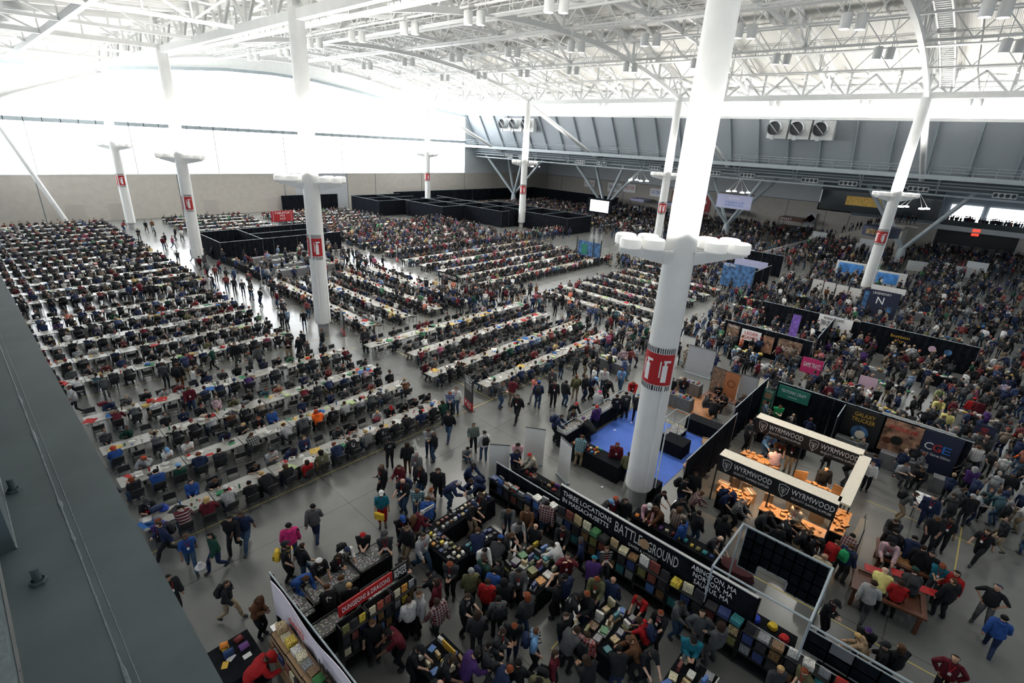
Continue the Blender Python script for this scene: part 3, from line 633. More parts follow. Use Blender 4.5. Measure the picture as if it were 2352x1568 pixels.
for pn, J in POSES.items():
    me = body_mesh('body_' + pn, J); n = len(me.vertices); co = np.empty(n * 3); me.vertices.foreach_get('co', co); co = co.reshape(-1, 3)
    S = segs(J); names = [s[0] for s in S]; lab = classify(co, S); vl = np.array([names[i] for i in lab])
    # widen the trunk, flatten it front to back
    ax = np.array(J['ax']); sd = np.array(J['side']); fwd = np.cross(sd, ax); P0 = np.array(J['pelvis'])
    rel = co - P0; t = rel @ ax; w = np.clip((.50 - t) / .12, 0, 1) * np.isin(vl, ['torso']) 
    co = co + (np.outer((rel @ sd) * .20 * w, sd)) - np.outer((rel @ fwd) * .16 * w, fwd)
    me.vertices.foreach_set('co', co.ravel()); me.update()
    me.materials.append(M['skin']); me.materials.append(M['eye']); me.materials.append(M['lip'])
    nr = np.empty(n * 3); me.vertices.foreach_get('normal', nr); nr = nr.reshape(-1, 3)
    polys = [tuple(p.vertices) for p in me.polygons]; cen = np.array([co[list(p)].mean(0) for p in polys]); pl_ = classify(cen, S); fl_ = [names[i] for i in pl_]
    h1 = np.array(J['head1']); fw = np.array(J['fw']); ha = np.array(J['ha']); hs = np.cross(ha, fw)
    rel = cen - h1; a = rel @ fw; u = rel @ ha; s_ = rel @ hs
    mi = np.zeros(len(polys), int)
    hd = np.array([x == 'head' for x in fl_])
    # nose and ears: pull vertices outward
    relv = co - h1; av = relv @ fw; uv = relv @ ha; sv = relv @ hs
    k = ((uv + .028) ** 2 + sv ** 2 + np.where(av > 0, 0, 9)).argmin(); co[k] += fw * .02
    for q in (1, -1):
        k = ((uv + .015) ** 2 + (av + .005) ** 2 + np.where(sv * q > .03, 0, 9)).argmin(); co[k] += hs * q * .014
    me.vertices.foreach_set('co', co.ravel()); me.update()
    F = range(len(polys)); D = {'body': me}
    from mathutils.bvhtree import BVHTree
    bv = BVHTree.FromPolygons([tuple(c) for c in co], polys); xv = []; xf = []; xm = []
    for (uu, ss, rx_, ry_, mm) in ((.006, .030, .010, .006, 1), (.006, -.030, .010, .006, 1), (.026, .030, .013, .003, 1), (.026, -.030, .013, .003, 1), (-.058, 0, .024, .006, 2)):
        o_ = h1 + ha * uu + hs * ss; hit = bv.ray_cast(Vector(o_ + fw * .3), Vector(-fw))
        if hit[0] is None: continue
        c_ = np.array(hit[0]) + fw * .0025; n0 = len(co) + len(xv)
        for q in range(6): xv.append(c_ + hs * math.cos(q * math.pi / 3) * rx_ + ha * math.sin(q * math.pi / 3) * ry_)
        xf.append(tuple(range(n0, n0 + 6))); xm.append(mm)
    low = [i for i in F if fl_[i] == 'leg' or (fl_[i] == 'torso' and (cen[i] - P0) @ ax < .10)]
    D['trousers'] = sub_mesh('trousers_' + pn, co, polys, low, nr, .012, M['cloth'], .002)
    kn = [i for i in low if not (pl_[i] in [j for j, s in enumerate(S) if s[0] == 'leg' and (s[2] - J['anL']).length < .01 or (s[2] - J['anR']).length < .01])]
    D['shorts'] = sub_mesh('shorts_' + pn, co, polys, kn, nr, .02, M['cloth'], .002)
    tor = [i for i in F if fl_[i] == 'torso' and (cen[i] - P0) @ ax > -.03]
    D['tee'] = sub_mesh('tee_' + pn, co, polys, tor + [i for i in F if fl_[i] == 'uarm'], nr, .020, M['cloth'], .003)
    hem = np.where((co - P0) @ ax < .12, .036, .030)
    D['hoodie'] = sub_mesh('hoodie_' + pn, co, polys, tor + [i for i in F if fl_[i] in ('uarm', 'farm')], nr, hem, M['cloth'], .004)
    jl = {k: [j for j, q in enumerate(S) if q[0] == 'foot'][0 if k == 'L' else 1] for k in 'LR'}
    for k in 'LR': D['shoe' + k] = sub_mesh('shoe_' + pn, co, polys, [i for i in F if pl_[i] == jl[k]], nr, .014, M['cloth'])
    hv = lambda f: f
    top = [i for i in F if fl_[i] == 'head' and (u[i] > .045 or (a[i] < -.005 and u[i] > -.06))]
    D['short_hair'] = sub_mesh('short_hair_' + pn, co, polys, top, nr, .012, M['cloth'], .004)
    D['beanie'] = sub_mesh('beanie_' + pn, co, polys, [i for i in F if fl_[i] == 'head' and (u[i] > .035 or (a[i] < 0 and u[i] > -.02))], nr, .022, M['cloth'])
    back = [i for i in F if (fl_[i] == 'head' and (u[i] > .045 or a[i] < .012)) or (fl_[i] == 'neck' and (cen[i] - np.array(J['neck'])) @ fw < .01)]
    def longer(c, h1=h1, fw=fw, hs=hs):
        r = c - h1; d = r[:, 2]; m_ = d < -.02; c = c.copy(); c[m_, 2] += (d[m_] + .02) * 1.25; c[m_] -= np.outer(np.full(m_.sum(), .03), fw); return c
    D['long_hair'] = sub_mesh('long_hair_' + pn, co, polys, back, nr, .024, M['cloth'], .005, longer)
    # cap: dome with a peak
    b = MB(); hh = Vector(h1) + J['ha'] * .045
    Rm = Matrix((J['fw'], Vector(hs), J['ha'])).transposed()
    vs = []; fs = []
    for r_, z_ in ((.108, 0), (.110, .03), (.09, .075), (.05, .10), (.004, .108)):
        for q in range(14): tt = 2 * math.pi * q / 14; vs.append(hh + Rm @ Vector((r_ * 1.06 * math.cos(tt), r_ * .95 * math.sin(tt), z_)))
    for i in range(4):
        for q in range(14): fs.append((i * 14 + q, i * 14 + (q + 1) % 14, (i + 1) * 14 + (q + 1) % 14, (i + 1) * 14 + q))
    b.add(vs, fs); b.add([hh + Rm @ Vector(p) for p in ((.09, -.075, .012), (.17, -.06, -.004), (.19, 0, -.002), (.17, .06, -.004), (.09, .075, .012), (.09, -.075, .022), (.17, -.06, .006), (.19, 0, .008), (.17, .06, .006), (.09, .075, .022))], [(0, 1, 2, 3, 4), (9, 8, 7, 6, 5), (0, 5, 6, 1), (1, 6, 7, 2), (2, 7, 8, 3), (3, 8, 9, 4)])
    D['cap'] = b.mesh('cap_' + pn, M['cloth'], True)
    b = MB(); nb = J['neck'] - J['fw'] * .055 - J['ax'] * .01   # hood lying on the shoulders
    for q in range(1): b.lathe([(.0, .03), (.06, .045), (.105, .01), (.10, -.04), (.05, -.07), (0, -.08)], tuple(nb), 10)
    D['hood'] = b.mesh('hood_' + pn, M['cloth'], True)
    c0 = J['chest'] + Vector(fwd) * .16 - J['ax'] * .10; b = MB()
    nkf = J['neck'] + Vector(fwd) * .075 - J['ax'] * .02
    b.bar(nkf + J['side'] * .07, c0, .018, .006, 0); b.bar(nkf - J['side'] * .07, c0, .018, .006, 0)
    b.cbox(c0 - J['ax'] * .06 + Vector(fwd) * .006, (.012, .075, .10), 0, 1)
    D['lanyard'] = b.mesh('lanyard_' + pn, [M['cloth'], M['paper']])
    # backpack worn on the back (its own thing)
    bc = J['chest'] - Vector(fwd) * .215 - J['ax'] * .05; b = MB(); Rb = Matrix((Vector(fwd), J['side'], J['ax'])).transposed()
    vs = []; fs = []; NN = 10
    for z_, rx, ry in ((-.22, .05, .11), (-.20, .085, .145), (0, .095, .155), (.14, .08, .14), (.20, .05, .10), (.215, .005, .01)):
        for q in range(NN):
            tt = 2 * math.pi * q / NN; cx = abs(math.cos(tt)) ** .6 * math.copysign(1, math.cos(tt)); sy = abs(math.sin(tt)) ** .6 * math.copysign(1, math.sin(tt)); vs.append(bc + Rb @ Vector((rx * cx, ry * sy, z_)))
    fs.append(tuple(range(NN))[::-1])
    for i in range(5):
        for q in range(NN): fs.append((i * NN + q, i * NN + (q + 1) % NN, (i + 1) * NN + (q + 1) % NN, (i + 1) * NN + q))
    b.add(vs, fs); D['backpack'] = b.mesh('backpack_' + pn, M['cloth'], True)
    b = MB()
    for q in (.10, -.10):
        b.tube([bc + Rb @ Vector((.08, q, -.12)), J['chest'] + Rb @ Vector((.185, q * 1.05, -.02)), J['chest'] + Rb @ Vector((.15, q, .12)), bc + Rb @ Vector((.06, q, .17))], .016, 6)
    b.cbox(bc + Rb @ Vector((-.10, 0, -.07)), (.05, .2, .18)); D['straps'] = b.mesh('straps_' + pn, M['cloth'], True)
    me2 = bpy.data.meshes.new('body_' + pn); me2.from_pydata([tuple(c) for c in co] + [tuple(c) for c in xv], [], polys + xf)
    for mm in ('skin', 'eye', 'lip'): me2.materials.append(M[mm])
    me2.polygons.foreach_set('material_index', [0] * len(polys) + xm); me2.polygons.foreach_set('use_smooth', [True] * len(me2.polygons)); me2.update(); D['body'] = me2
    D['neck_z'] = float(J['head1'].z); D['chest'] = (0.0, float(J['chest'].z)); PM[pn] = D

COLN = {'black': (.012, .013, .016), 'charcoal': (.035, .037, .042), 'dark grey': (.075, .08, .085), 'light grey': (.30, .31, .32), 'white': (.62, .62, .61), 'navy': (.015, .025, .065), 'blue': (.02, .065, .24), 'light blue': (.16, .33, .58),
        'teal': (.01, .12, .17), 'dark green': (.012, .05, .035), 'green': (.02, .27, .10), 'olive': (.10, .10, .05), 'maroon': (.09, .010, .018), 'red': (.32, .012, .014), 'orange': (.75, .12, .015), 'yellow': (.72, .48, .05),
        'pale yellow': (.66, .60, .22), 'lime': (.5, .68, .12), 'purple': (.05, .022, .11), 'lilac': (.38, .30, .55), 'pink': (.52, .03, .17), 'pale pink': (.55, .32, .38), 'brown': (.10, .045, .022), 'tan': (.33, .23, .14), 'khaki': (.27, .21, .14),
        'beige': (.45, .38, .27), 'denim': (.035, .07, .13), 'salmon': (.72, .22, .16)}
HAIRC = {'black': (.008, .007, .007), 'dark brown': (.028, .016, .010), 'brown': (.07, .035, .018), 'auburn': (.16, .04, .015), 'blond': (.42, .28, .12), 'grey': (.26, .26, .26), 'red': (.35, .05, .02)}
SKINS = [(.52, .32, .23), (.46, .27, .19), (.58, .37, .28), (.34, .19, .12), (.16, .08, .05), (.50, .30, .20)]
def setcol(o, c, f=1.0): o.color = (c[0] * f, c[1] * f, c[2] * f, 1)
def build_person(P):
    """P: dict x y rz pose top topc bot botc head headc skin scale lanyard pack z label group"""
    D = PM[P['pose']]; s = P.get('scale', 1.0)
    b = link('person', D['body'], None, (P['x'], P['y'], P.get('z', 0.0)), P['rz']); b.scale = (s * P.get('fat', 1), s * P.get('fat', 1), s)
    setcol(b, SKINS[P['skin']]); tag(b, P['label'], 'person', P.get('group'))
    top = {'tee': 'tee', 'polo shirt': 'tee', 'hoodie': 'hoodie', 'jacket': 'hoodie', 'plaid shirt': 'hoodie', 'sweater': 'hoodie', 'printed tee': 'tee', 'striped shirt': 'tee', 'coat': 'hoodie'}[P['top']]
    t = link({'tee': 'shirt', 'polo shirt': 'shirt', 'plaid shirt': 'shirt', 'printed tee': 'shirt', 'striped shirt': 'shirt'}.get(P['top'], P['top']), D[top], b); setcol(t, COLN[P['topc']])
    mm = {'plaid shirt': 'plaid', 'printed tee': 'print', 'striped shirt': 'stripe'}.get(P['top'])
    if mm:
        t.material_slots[0].link = 'OBJECT'; t.material_slots[0].material = M[mm]
        t['chest'] = [0.0, D['chest'][1], 0.0]
    if P['top'] == 'hoodie': h = link('hood', D['hood'], t); setcol(h, COLN[P['topc']], .85)
    q = link(P['bot'], D['shorts' if P['bot'] == 'shorts' else 'trousers'], b); setcol(q, COLN[P['botc']])
    for k in 'LR': sh = link('shoe', D['shoe' + k], b); setcol(sh, COLN[P.get('shoec', 'charcoal')])
    hk = P['head']
    if hk != 'bald':
        if hk in ('cap', 'beanie'):
            h = link(hk, D[hk], b); setcol(h, COLN[P['headc']])
            if hk == 'cap': h2 = link('hair', D['short_hair'], b); setcol(h2, HAIRC['dark brown'])
        else: h = link('hair', D[hk.replace(' ', '_')], b); setcol(h, HAIRC[P['headc']])
    if P.get('lanyard'): l = link('lanyard', D['lanyard'], b); setcol(l, COLN[P['lanyard']])
    if P.get('pack'):
        k = link('backpack', D['backpack'], None, b.location, P['rz']); k.scale = b.scale; setcol(k, COLN[P['pack']])
        tag(k, P['packlabel'], 'backpack'); s2 = link('strap', D['straps'], k); setcol(s2, COLN[P['pack']], .5)
    return b
def look(P):
    h = {'bald': 'bald head'}.get(P['head'], '%s %s' % (P['headc'], P['head']))
    return '%s %s' % (P['topc'], P['top']), h
# low detail figures for the far crowd, one array of faces
def low_fig(J):
    b = []  # (verts, faces, slot)
    def tube(p, q, r1, r2, slot, n=5, squash=1.0):
        p = np.array(p); q = np.array(q); d = q - p; d = d / (np.linalg.norm(d) + 1e-9); up = np.array((0, 0, 1.)) if abs(d[2]) < .9 else np.array((1., 0, 0))
        a = np.cross(d, up); a /= np.linalg.norm(a); c = np.cross(d, a); vs = []
        for (o, r) in ((p, r1), (q, r2)):
            for k in range(n): t = 2 * math.pi * (k + .5) / n; vs.append(o + a * math.cos(t) * r * squash + c * math.sin(t) * r)
        fs = [(k, (k + 1) % n, n + (k + 1) % n, n + k) for k in range(n)] + [tuple(range(n))[::-1], tuple(range(n, 2 * n))]
        b.append((vs, fs, slot))
    j = J; P = np.array
    tube(j['pelvis'] - j['ax'] * .08, j['chest'], .15, .175, 1, 6, 1.15); tube(j['chest'], j['neck'], .175, .07, 1, 6, 1.15)
    for k in 'LR':
        tube(j['sh' + k], j['el' + k], .072, .055, 1, 4); tube(j['el' + k], j['wr' + k], .052, .036, 3, 4)
        w = j['wr' + k]; d = (w - j['el' + k]).normalized(); tube(w, w + d * .13, .035, .03, 0, 4)
        tube(j['hip' + k], j['kn' + k], .10, .07, 2, 4); tube(j['kn' + k], j['an' + k], .065, .05, 2, 4); tube(j['an' + k] - V3(.04, 0, .03), j['toe' + k] - V3(0, 0, .0), .045, .04, 5, 4)
    c = P(j['head1']); f = P(j['fw']); h = P(j['ha']); s = np.cross(h, f)
    def ball(c, rf, rs, rh, slot, lo=-1, hi=1, n=7):
        vs = []; rings = [(-.95, .3), (-.45, .89), (.15, .99), (.7, .71), (.97, .25)]
        for z, r in rings:
            for k in range(n): t = 2 * math.pi * k / n; vs.append(c + f * math.cos(t) * r * rf + s * math.sin(t) * r * rs + h * z * rh)
        fs = [(i * n + k, i * n + (k + 1) % n, (i + 1) * n + (k + 1) % n, (i + 1) * n + k) for i in range(4) for k in range(n)] + [tuple(range(n))[::-1], tuple(range(4 * n, 5 * n))]
        b.append((vs, fs, slot))
    ball(c, .098, .08, .12, 0); ball(c - f * .026 + h * .03, .096, .092, .108, 4)
    V = []; F = []; Sl = []
    for vs, fs, sl in b:
        n = len(V); V += [tuple(v) for v in vs]; F += [tuple(i + n for i in g) for g in fs]; Sl += [sl] * len(fs)
    return np.array(V), F, np.array(Sl)
LOW = {k: low_fig(J) for k, J in POSES.items()}
def attr_mat(name, rough=.8):
    m = bpy.data.materials.new(name); m.use_nodes = True; nt = m.node_tree; a = nt.nodes.new('ShaderNodeAttribute'); a.attribute_name = 'col'
    nt.links.new(a.outputs['Color'], nt.nodes['Principled BSDF'].inputs['Base Color']); nt.nodes['Principled BSDF'].inputs['Roughness'].default_value = rough; nt.nodes['Principled BSDF'].inputs['Specular IOR Level'].default_value = .2; return m
M['attr'] = attr_mat('mixed_clothing')
def mass(name, items, label, cat, mm='attr'):
    """items: (V,F,slots,x,y,z,rz,scale,[slot colours]) merged to one object"""
    Vs = []; loops = []; starts = []; tot = []; cols = []; nv = 0; cache = {}
    for (V, F, S, x, y, z, rz, sc, cl) in items:
        key = id(F)
        if key not in cache: cache[key] = (np.concatenate([np.array(f) for f in F]), np.array([len(f) for f in F]))
        lf, ls = cache[key]; c, s = math.cos(rz), math.sin(rz); W_ = V * sc
        Vs.append(np.stack([W_[:, 0] * c - W_[:, 1] * s + x, W_[:, 0] * s + W_[:, 1] * c + y, W_[:, 2] + z], 1)); loops.append(lf + nv); tot.append(ls); nv += len(V); cols.append(np.array(cl)[S])
    Vs = np.concatenate(Vs); loops = np.concatenate(loops); tot = np.concatenate(tot); cols = np.concatenate(cols); st = np.concatenate([[0], np.cumsum(tot)[:-1]])
    me = bpy.data.meshes.new(name); me.vertices.add(len(Vs)); me.vertices.foreach_set('co', Vs.ravel()); me.loops.add(len(loops)); me.loops.foreach_set('vertex_index', loops.astype(np.int32))
    me.polygons.add(len(tot)); me.polygons.foreach_set('loop_start', st.astype(np.int32)); me.update(calc_edges=True)
    at = me.attributes.new('col', 'FLOAT_COLOR', 'FACE'); at.data.foreach_set('color', np.concatenate([cols, np.ones((len(cols), 1))], 1).ravel()); me.materials.append(M[mm]); me.validate()
    o = link(name, me); o['kind'] = 'stuff'; tag(o, label, cat); return o
# ================================================================ TABLES, CHAIRS, SEATED PLAYERS
rs = random.Random(11)
def visible(x, y, z=.8, m=25):
    u, v, d = proj((x, y, z))
    return d > 0 and -m < u < 2352 + m and 0 < v < 1568 + m and u > (v - 630) / 1.857 - 18
class Part: pass
tb = MB(); tb.box(-1.2, -.45, .715, 1.2, -.006, .755); tb.box(-1.2, .006, .715, 1.2, .45, .755); tb.box(-1.2, -.45, .70, 1.2, .45, .716); T_TOP = tb.mesh('table_top', M['table'])
tb = MB()
for yy in (-.34, .34): tb.tube([(0, yy, .71), (0, yy * 1.05, 0)], .016, 6)
tb.tube([(0, -.36, .25), (0, .36, .25)], .012, 6); tb.tube([(0, -.34, .69), (0, .34, .69)], .016, 6); T_LEG = tb.mesh('table_leg', M['dark_steel'])
cb = MB(); cb.box(-.20, -.22, .435, .22, .22, .465); C_SEAT = cb.mesh('chair_seat', M['black_plastic'])
cb = MB()
for k in range(5): a = -.22 + .44 * k / 4; cb.add([(-.235 - .02 * math.cos(a * 6), a, .60), (-.285 - .02 * math.cos(a * 6), a, .86), (-.265 - .02 * math.cos(a * 6), a, .86), (-.215 - .02 * math.cos(a * 6), a, .60)], [])
cb.v = cb.v; n_ = 5
cb.f = []; cb.m = []
for k in range(4):
    a = k * 4; c = a + 4
    cb.f += [(a, a + 1, c + 1, c), (a + 1, a + 2, c + 2, c + 1), (a + 2, a + 3, c + 3, c + 2), (a + 3, a, c, c + 3)]; cb.m += [0] * 4
cb.f += [(0, 3, 2, 1), (16, 17, 18, 19)]; cb.m += [0, 0]
C_BACK = cb.mesh('chair_back', M['black_plastic'])
def leg_frame(front):
    c = MB()
    for s in (-.225, .225):
        if front: c.tube([(.22, s, 0), (-.06, s, .50), (-.29, s, .88)], .011, 6)
        else: c.tube([(-.26, s, 0), (.14, s, .45)], .011, 6)
    c.tube([((.17 if front else -.21), -.225, .09), ((.17 if front else -.21), .225, .09)], .009, 6)
    if front: c.tube([(-.29, -.225, .88), (-.29, .225, .88)], .011, 6)
    return c.mesh('chair_frame', M['dark_steel'])
C_F, C_R = leg_frame(True), leg_frame(False)
def chair_at(x, y, rz, label):
    t = thing('folding_chair', label, 'chair', (x, y, 0), rz, None)
    link('seat', C_SEAT, t); link('backrest', C_BACK, t); link('front_leg_frame', C_F, t); link('rear_leg_frame', C_R, t)
def table_at(x, y, rz, label, scx=1.0):
    t = thing('folding_table', label, 'table', (x, y, 0), rz); link('tabletop', T_TOP, t)
    for s in (-.95, .95): link('leg', T_LEG, t, (s, 0, 0))
def low_boxes(boxes):
    b = MB()
    for q in boxes: b.box(*q)
    return np.array(b.v), b.f, np.zeros(len(b.f), int)
LT = low_boxes([(-1.2, -.45, .71, 1.2, .45, .755), (-.96, -.36, 0, -.93, -.33, .71), (.93, -.36, 0, .96, -.33, .71), (-.96, .33, 0, -.93, .36, .71), (.93, .33, 0, .96, .36, .71)])
LC = low_boxes([(-.2, -.21, .43, .2, .21, .46), (-.27, -.21, .58, -.24, .21, .87), (-.26, -.22, 0, -.24, -.2, .86), (-.26, .2, 0, -.24, .22, .86), (.16, -.22, 0, .18, -.2, .43), (.16, .2, 0, .18, .22, .43)])
TABLES = []; CHAIRS = []; PEOPLE = []; TOPS = []
def row(ax, c, a, b, nm, occ=.85, emptyfrac=None, order=1, from_txt='from the aisle', skip=(), clut=.8):
    """a run of tables centred on the line c; ax 'x' or 'y' is the direction of the run; order=1 counts from b downwards"""
    n = int(round(abs(b - a) / 2.44)); lo, hi = min(a, b), max(a, b)
    for i in range(n):
        p = (hi - 1.22 - 2.44 * i) if order == 1 else (lo + 1.22 + 2.44 * i)
        x, y = (p, c) if ax == 'x' else (c, p)
        TABLES.append((x, y, 0 if ax == 'x' else math.pi / 2, 'long grey folding table, %s %s, %s' % (ORD[i], from_txt, nm)))
        TOPS.append((x, y, ax, clut))
        for s in (-1, 1):
            for k in range(3):
                j = i * 3 + k; q = p + (.80 * (1 - k) if order == 1 else .80 * (k - 1)); off = .86 + rs.uniform(-.03, .12)
                if ax == 'x': X, Y, rz = q, c + s * off, (-s * math.pi / 2)
                else: X, Y, rz = c + s * off, q, (math.pi if s > 0 else 0)
                near = 'near side' if s < 0 else 'far side'
                oc = rs.random() < occ and (i, s) not in skip
                rz += rs.uniform(-.12, .12)
                CHAIRS.append((X, Y, rz, 'black folding chair, %s, %s %s, %s of %s' % ('occupied' if oc else 'empty', ORD[j] if j < 20 else 'a place far', from_txt, near, nm)))
                if oc: PEOPLE.append(dict(x=X, y=Y, rz=rz + rs.uniform(-.2, .2), pose=rs.choice(SIT), place='%s of %s' % (near, nm), seat=(ORD[j % 20], from_txt)))
nm4 = ['front left row', 'second left row', 'third left row', 'fourth left row']
for k, y in enumerate((20.15, 23.6, 26.8, 30.5)): row('x', y, 16.85, -.25, nm4[k], .92 if k < 3 else .66)
for k, y in enumerate((36.1, 39.6, 43.1, 46.4, 49.7)): row('x', y, 15.4, -1.7, '%s left row' % ORD[4 + k], .9)
for k in range(14): row('x', 55.2 + 3.15 * k, 15.9, -6.1, '%s left row' % ORD[min(9 + k, 19)], .9)
nm5 = ['front middle row', 'second middle row', 'third middle row', 'fourth middle row']
for k, (y, a, b) in enumerate(((20.1, 20.2, 34.9), (23.4, 18.6, 34.9), (26.9, 19.8, 34.5), (30.1, 18.3, 34.7))): row('x', y, a, b, nm5[k], .88 if k < 3 else .6, order=0)
for k, x in enumerate((21.0, 24.5, 28.0, 31.5)): row('y', x, 33.6, 51, '%s crosswise row' % ORD[k], .92, order=0)
for k, y in enumerate((37.6, 41.0, 44.4, 47.8, 51.2)): row('x', y, 37.0, 37.0 + 2.44 * 10, '%s centre row' % ORD[k], .92, order=0)
for k, x in enumerate((40.4, 43.6, 47.0, 50.4, 53.8, 57.2)): row('y', x, 19.4, 32.2, '%s expo row' % ORD[k], (.25, .45, .85, .95, .95, .9)[k], order=0)
for k in range(7): row('x', 56.5 + 3.2 * k, 38, 38 + 2.44 * 8, '%s deep row' % ORD[k], .97, order=0)
for k in range(6): row('x', 78 + 3.2 * k, 38, 38 + 2.44 * 7, '%s rear row' % ORD[k], .93, order=0)
for k in range(7): row('x', 77 + 3.1 * k, 23, 23 + 2.44 * 5, '%s bare row' % ORD[k], .42, order=0)
for k in range(8): row('x', 62 + 4.2 * k, 86, 86 + 2.44 * 12, '%s tournament row' % ORD[k], .9, order=0)
for k in range(4): row('x', 58 - 3.4 * k, 86 + k, 98, '%s screen row' % ORD[k], .3, order=0)
for k in range(3): row('y', 61.5 + 3.3 * k, 27, 35, '%s bench row' % ORD[k], .6, order=0)
# ================================================================ SIGNS AND BOOTHS
TXT = []
def text(s, a, b, z0, z1, const, facing, m, parent, name='lettering', depth=.004):
    """a = left edge, b = right edge as read; facing '-x' or '-y'"""
    c = bpy.data.curves.new(name, 'FONT'); c.body = s; c.extrude = depth; c.align_x = 'CENTER'; c.align_y = 'CENTER'; c.size = 1.0; c.resolution_u = 2; c.space_line = .95
    c.materials.append(M[m] if isinstance(m, str) else m); o = bpy.data.objects.new(name, c); COL.objects.link(o)
    if parent: o.parent = parent
    zc = (z0 + z1) / 2
    if facing == '-x': o.location = (const - .012, (a + b) / 2, zc); o.rotation_euler = (math.pi / 2, 0, -math.pi / 2)
    elif facing == '-y': o.location = ((a + b) / 2, const - .012, zc); o.rotation_euler = (math.pi / 2, 0, 0)
    TXT.append((o, abs(b - a), abs(z1 - z0))); return o
def fit_texts():
    bpy.context.view_layer.update()
    for o, w, h in TXT:
        d = o.dimensions; sx, sy = w / max(d.x, .01), h / max(d.y, .01)
        me = bpy.data.meshes.new_from_object(o); q = bpy.data.objects.new('lettering', me); COL.objects.link(q); q.parent = o.parent; q.location = o.location; q.rotation_euler = o.rotation_euler; q.scale = (sx, sy, 1)
        bpy.data.objects.remove(o)
def board(name, x0, y0, z0, x1, y1, z1, m, lab, cat='sign', parent=None, group=None):
    b = MB(); b.box(x0, y0, z0, x1, y1, z1); o = b.obj(name, M[m] if isinstance(m, str) else m, parent)
    if lab: tag(o, lab, cat, group)
    return o
def drape(x0, y0, x1, y1, h, lab, z0=0.02, step=3.0):
    """pipe and drape wall: folded cloth, posts and top rail"""
    t = thing('drape_wall', lab, 'drape wall'); L = math.hypot(x1 - x0, y1 - y0); ux, uy = (x1 - x0) / L, (y1 - y0) / L; n = max(4, int(L / .16))
    vs = []; fs = []
    for i in range(n + 1):
        q = L * i / n; w = .035 * math.sin(i * 1.9) + .012 * math.sin(i * .7)
        for z in (z0, h): vs.append((x0 + ux * q - uy * w, y0 + uy * q + ux * w, z))
        for z in (h, z0): vs.append((x0 + ux * q - uy * (w + .02), y0 + uy * q + ux * (w + .02), z))
    for i in range(n):
        a = 4 * i; c = a + 4
        fs += [(a, c, c + 1, a + 1), (a + 1, c + 1, c + 2, a + 2), (a + 2, c + 2, c + 3, a + 3)]
    b = MB(); b.add(vs, fs); b.obj('drape', M['drape'], t)
    p = MB(); k = max(1, int(round(L / step)))
    for i in range(k + 1):
        q = L * i / k; p.tube([(x0 + ux * q, y0 + uy * q, 0), (x0 + ux * q, y0 + uy * q, h + .03)], .024, 8); p.cbox((x0 + ux * q, y0 + uy * q, .01), (.4, .4, .02))
    p.obj('pole', M['chrome'], t); r = MB(); r.bar((x0, y0, h), (x1, y1, h), .04); r.obj('top_rail', M['grey_steel'], t); return t
def cloth_table(x0, y0, x1, y1, h, lab, m='cloth_black'):
    t = thing('draped_table', lab, 'table', (0, 0, 0)); b = MB(); b.box(x0, y0, h - .03, x1, y1, h); b.obj('tabletop', M['table'], t)
    b = MB(); per = []
    for (a, c, d, e) in ((x0, y0, x1, y0), (x1, y0, x1, y1), (x1, y1, x0, y1), (x0, y1, x0, y0)):
        n = max(3, int(math.hypot(d - a, e - c) / .12))
        for i in range(n): per.append((a + (d - a) * i / n, c + (e - c) * i / n))
    vs = []; n = len(per); cx, cy = (x0 + x1) / 2, (y0 + y1) / 2
    for i, (px, py) in enumerate(per):
        w = .015 + .03 * (.5 + .5 * math.sin(i * 2.1)); dx = 1 if px > cx else -1; dy = 1 if py > cy else -1
        ox = dx * w if px in (x0, x1) else 0; oy = dy * w if py in (y0, y1) else 0
        vs += [(px + dx * .004, py + dy * .004, h + .004), (px + ox, py + oy, .02)]
    fs = [(2 * i, 2 * i + 1, (2 * i + 3) % (2 * n), (2 * i + 2) % (2 * n)) for i in range(n)] + [tuple(range(0, 2 * n, 2))]
    b.add(vs, fs); b.obj('tablecloth', M[m], t); return t
# box cover: procedural artwork in the box colour
def cover_mat():
    m = bpy.data.materials.new('printed_box_cover'); m.use_nodes = True; nt = m.node_tree; b = nt.nodes['Principled BSDF']; L = nt.links.new
    oi = nt.nodes.new('ShaderNodeObjectInfo'); tc = nt.nodes.new('ShaderNodeTexCoord'); ad = nt.nodes.new('ShaderNodeVectorMath'); ad.operation = 'ADD'
    sc = nt.nodes.new('ShaderNodeMath'); sc.operation = 'MULTIPLY'; sc.inputs[1].default_value = 60; L(oi.outputs['Random'], sc.inputs[0]); L(tc.outputs['Object'], ad.inputs[0]); L(sc.outputs[0], ad.inputs[1])
    nz = nt.nodes.new('ShaderNodeTexNoise'); nz.inputs['Scale'].default_value = 9; nz.inputs['Detail'].default_value = 3; L(ad.outputs[0], nz.inputs['Vector'])
    hs = nt.nodes.new('ShaderNodeHueSaturation'); L(oi.outputs['Color'], hs.inputs['Color']); hm = nt.nodes.new('ShaderNodeMapRange'); hm.inputs[1].default_value = .4; hm.inputs[2].default_value = .6; hm.inputs[3].default_value = .44; hm.inputs[4].default_value = .56; L(nz.outputs[0], hm.inputs[0]); L(hm.outputs[0], hs.inputs['Hue'])
    vm = nt.nodes.new('ShaderNodeMapRange'); vm.inputs[1].default_value = .35; vm.inputs[2].default_value = .65; vm.inputs[3].default_value = .35; vm.inputs[4].default_value = 1.8; L(nz.outputs[0], vm.inputs[0]); L(vm.outputs[0], hs.inputs['Value'])
    L(hs.outputs[0], b.inputs['Base Color']); b.inputs['Roughness'].default_value = .4; return m
M['cover'] = cover_mat()
gb = MB(); gb.box(-.5, -.5, 0, .5, .5, .62); gb.box(-.515, -.515, .5, .515, .515, 1.0); GBOX = gb.mesh('game_box', M['cover'])
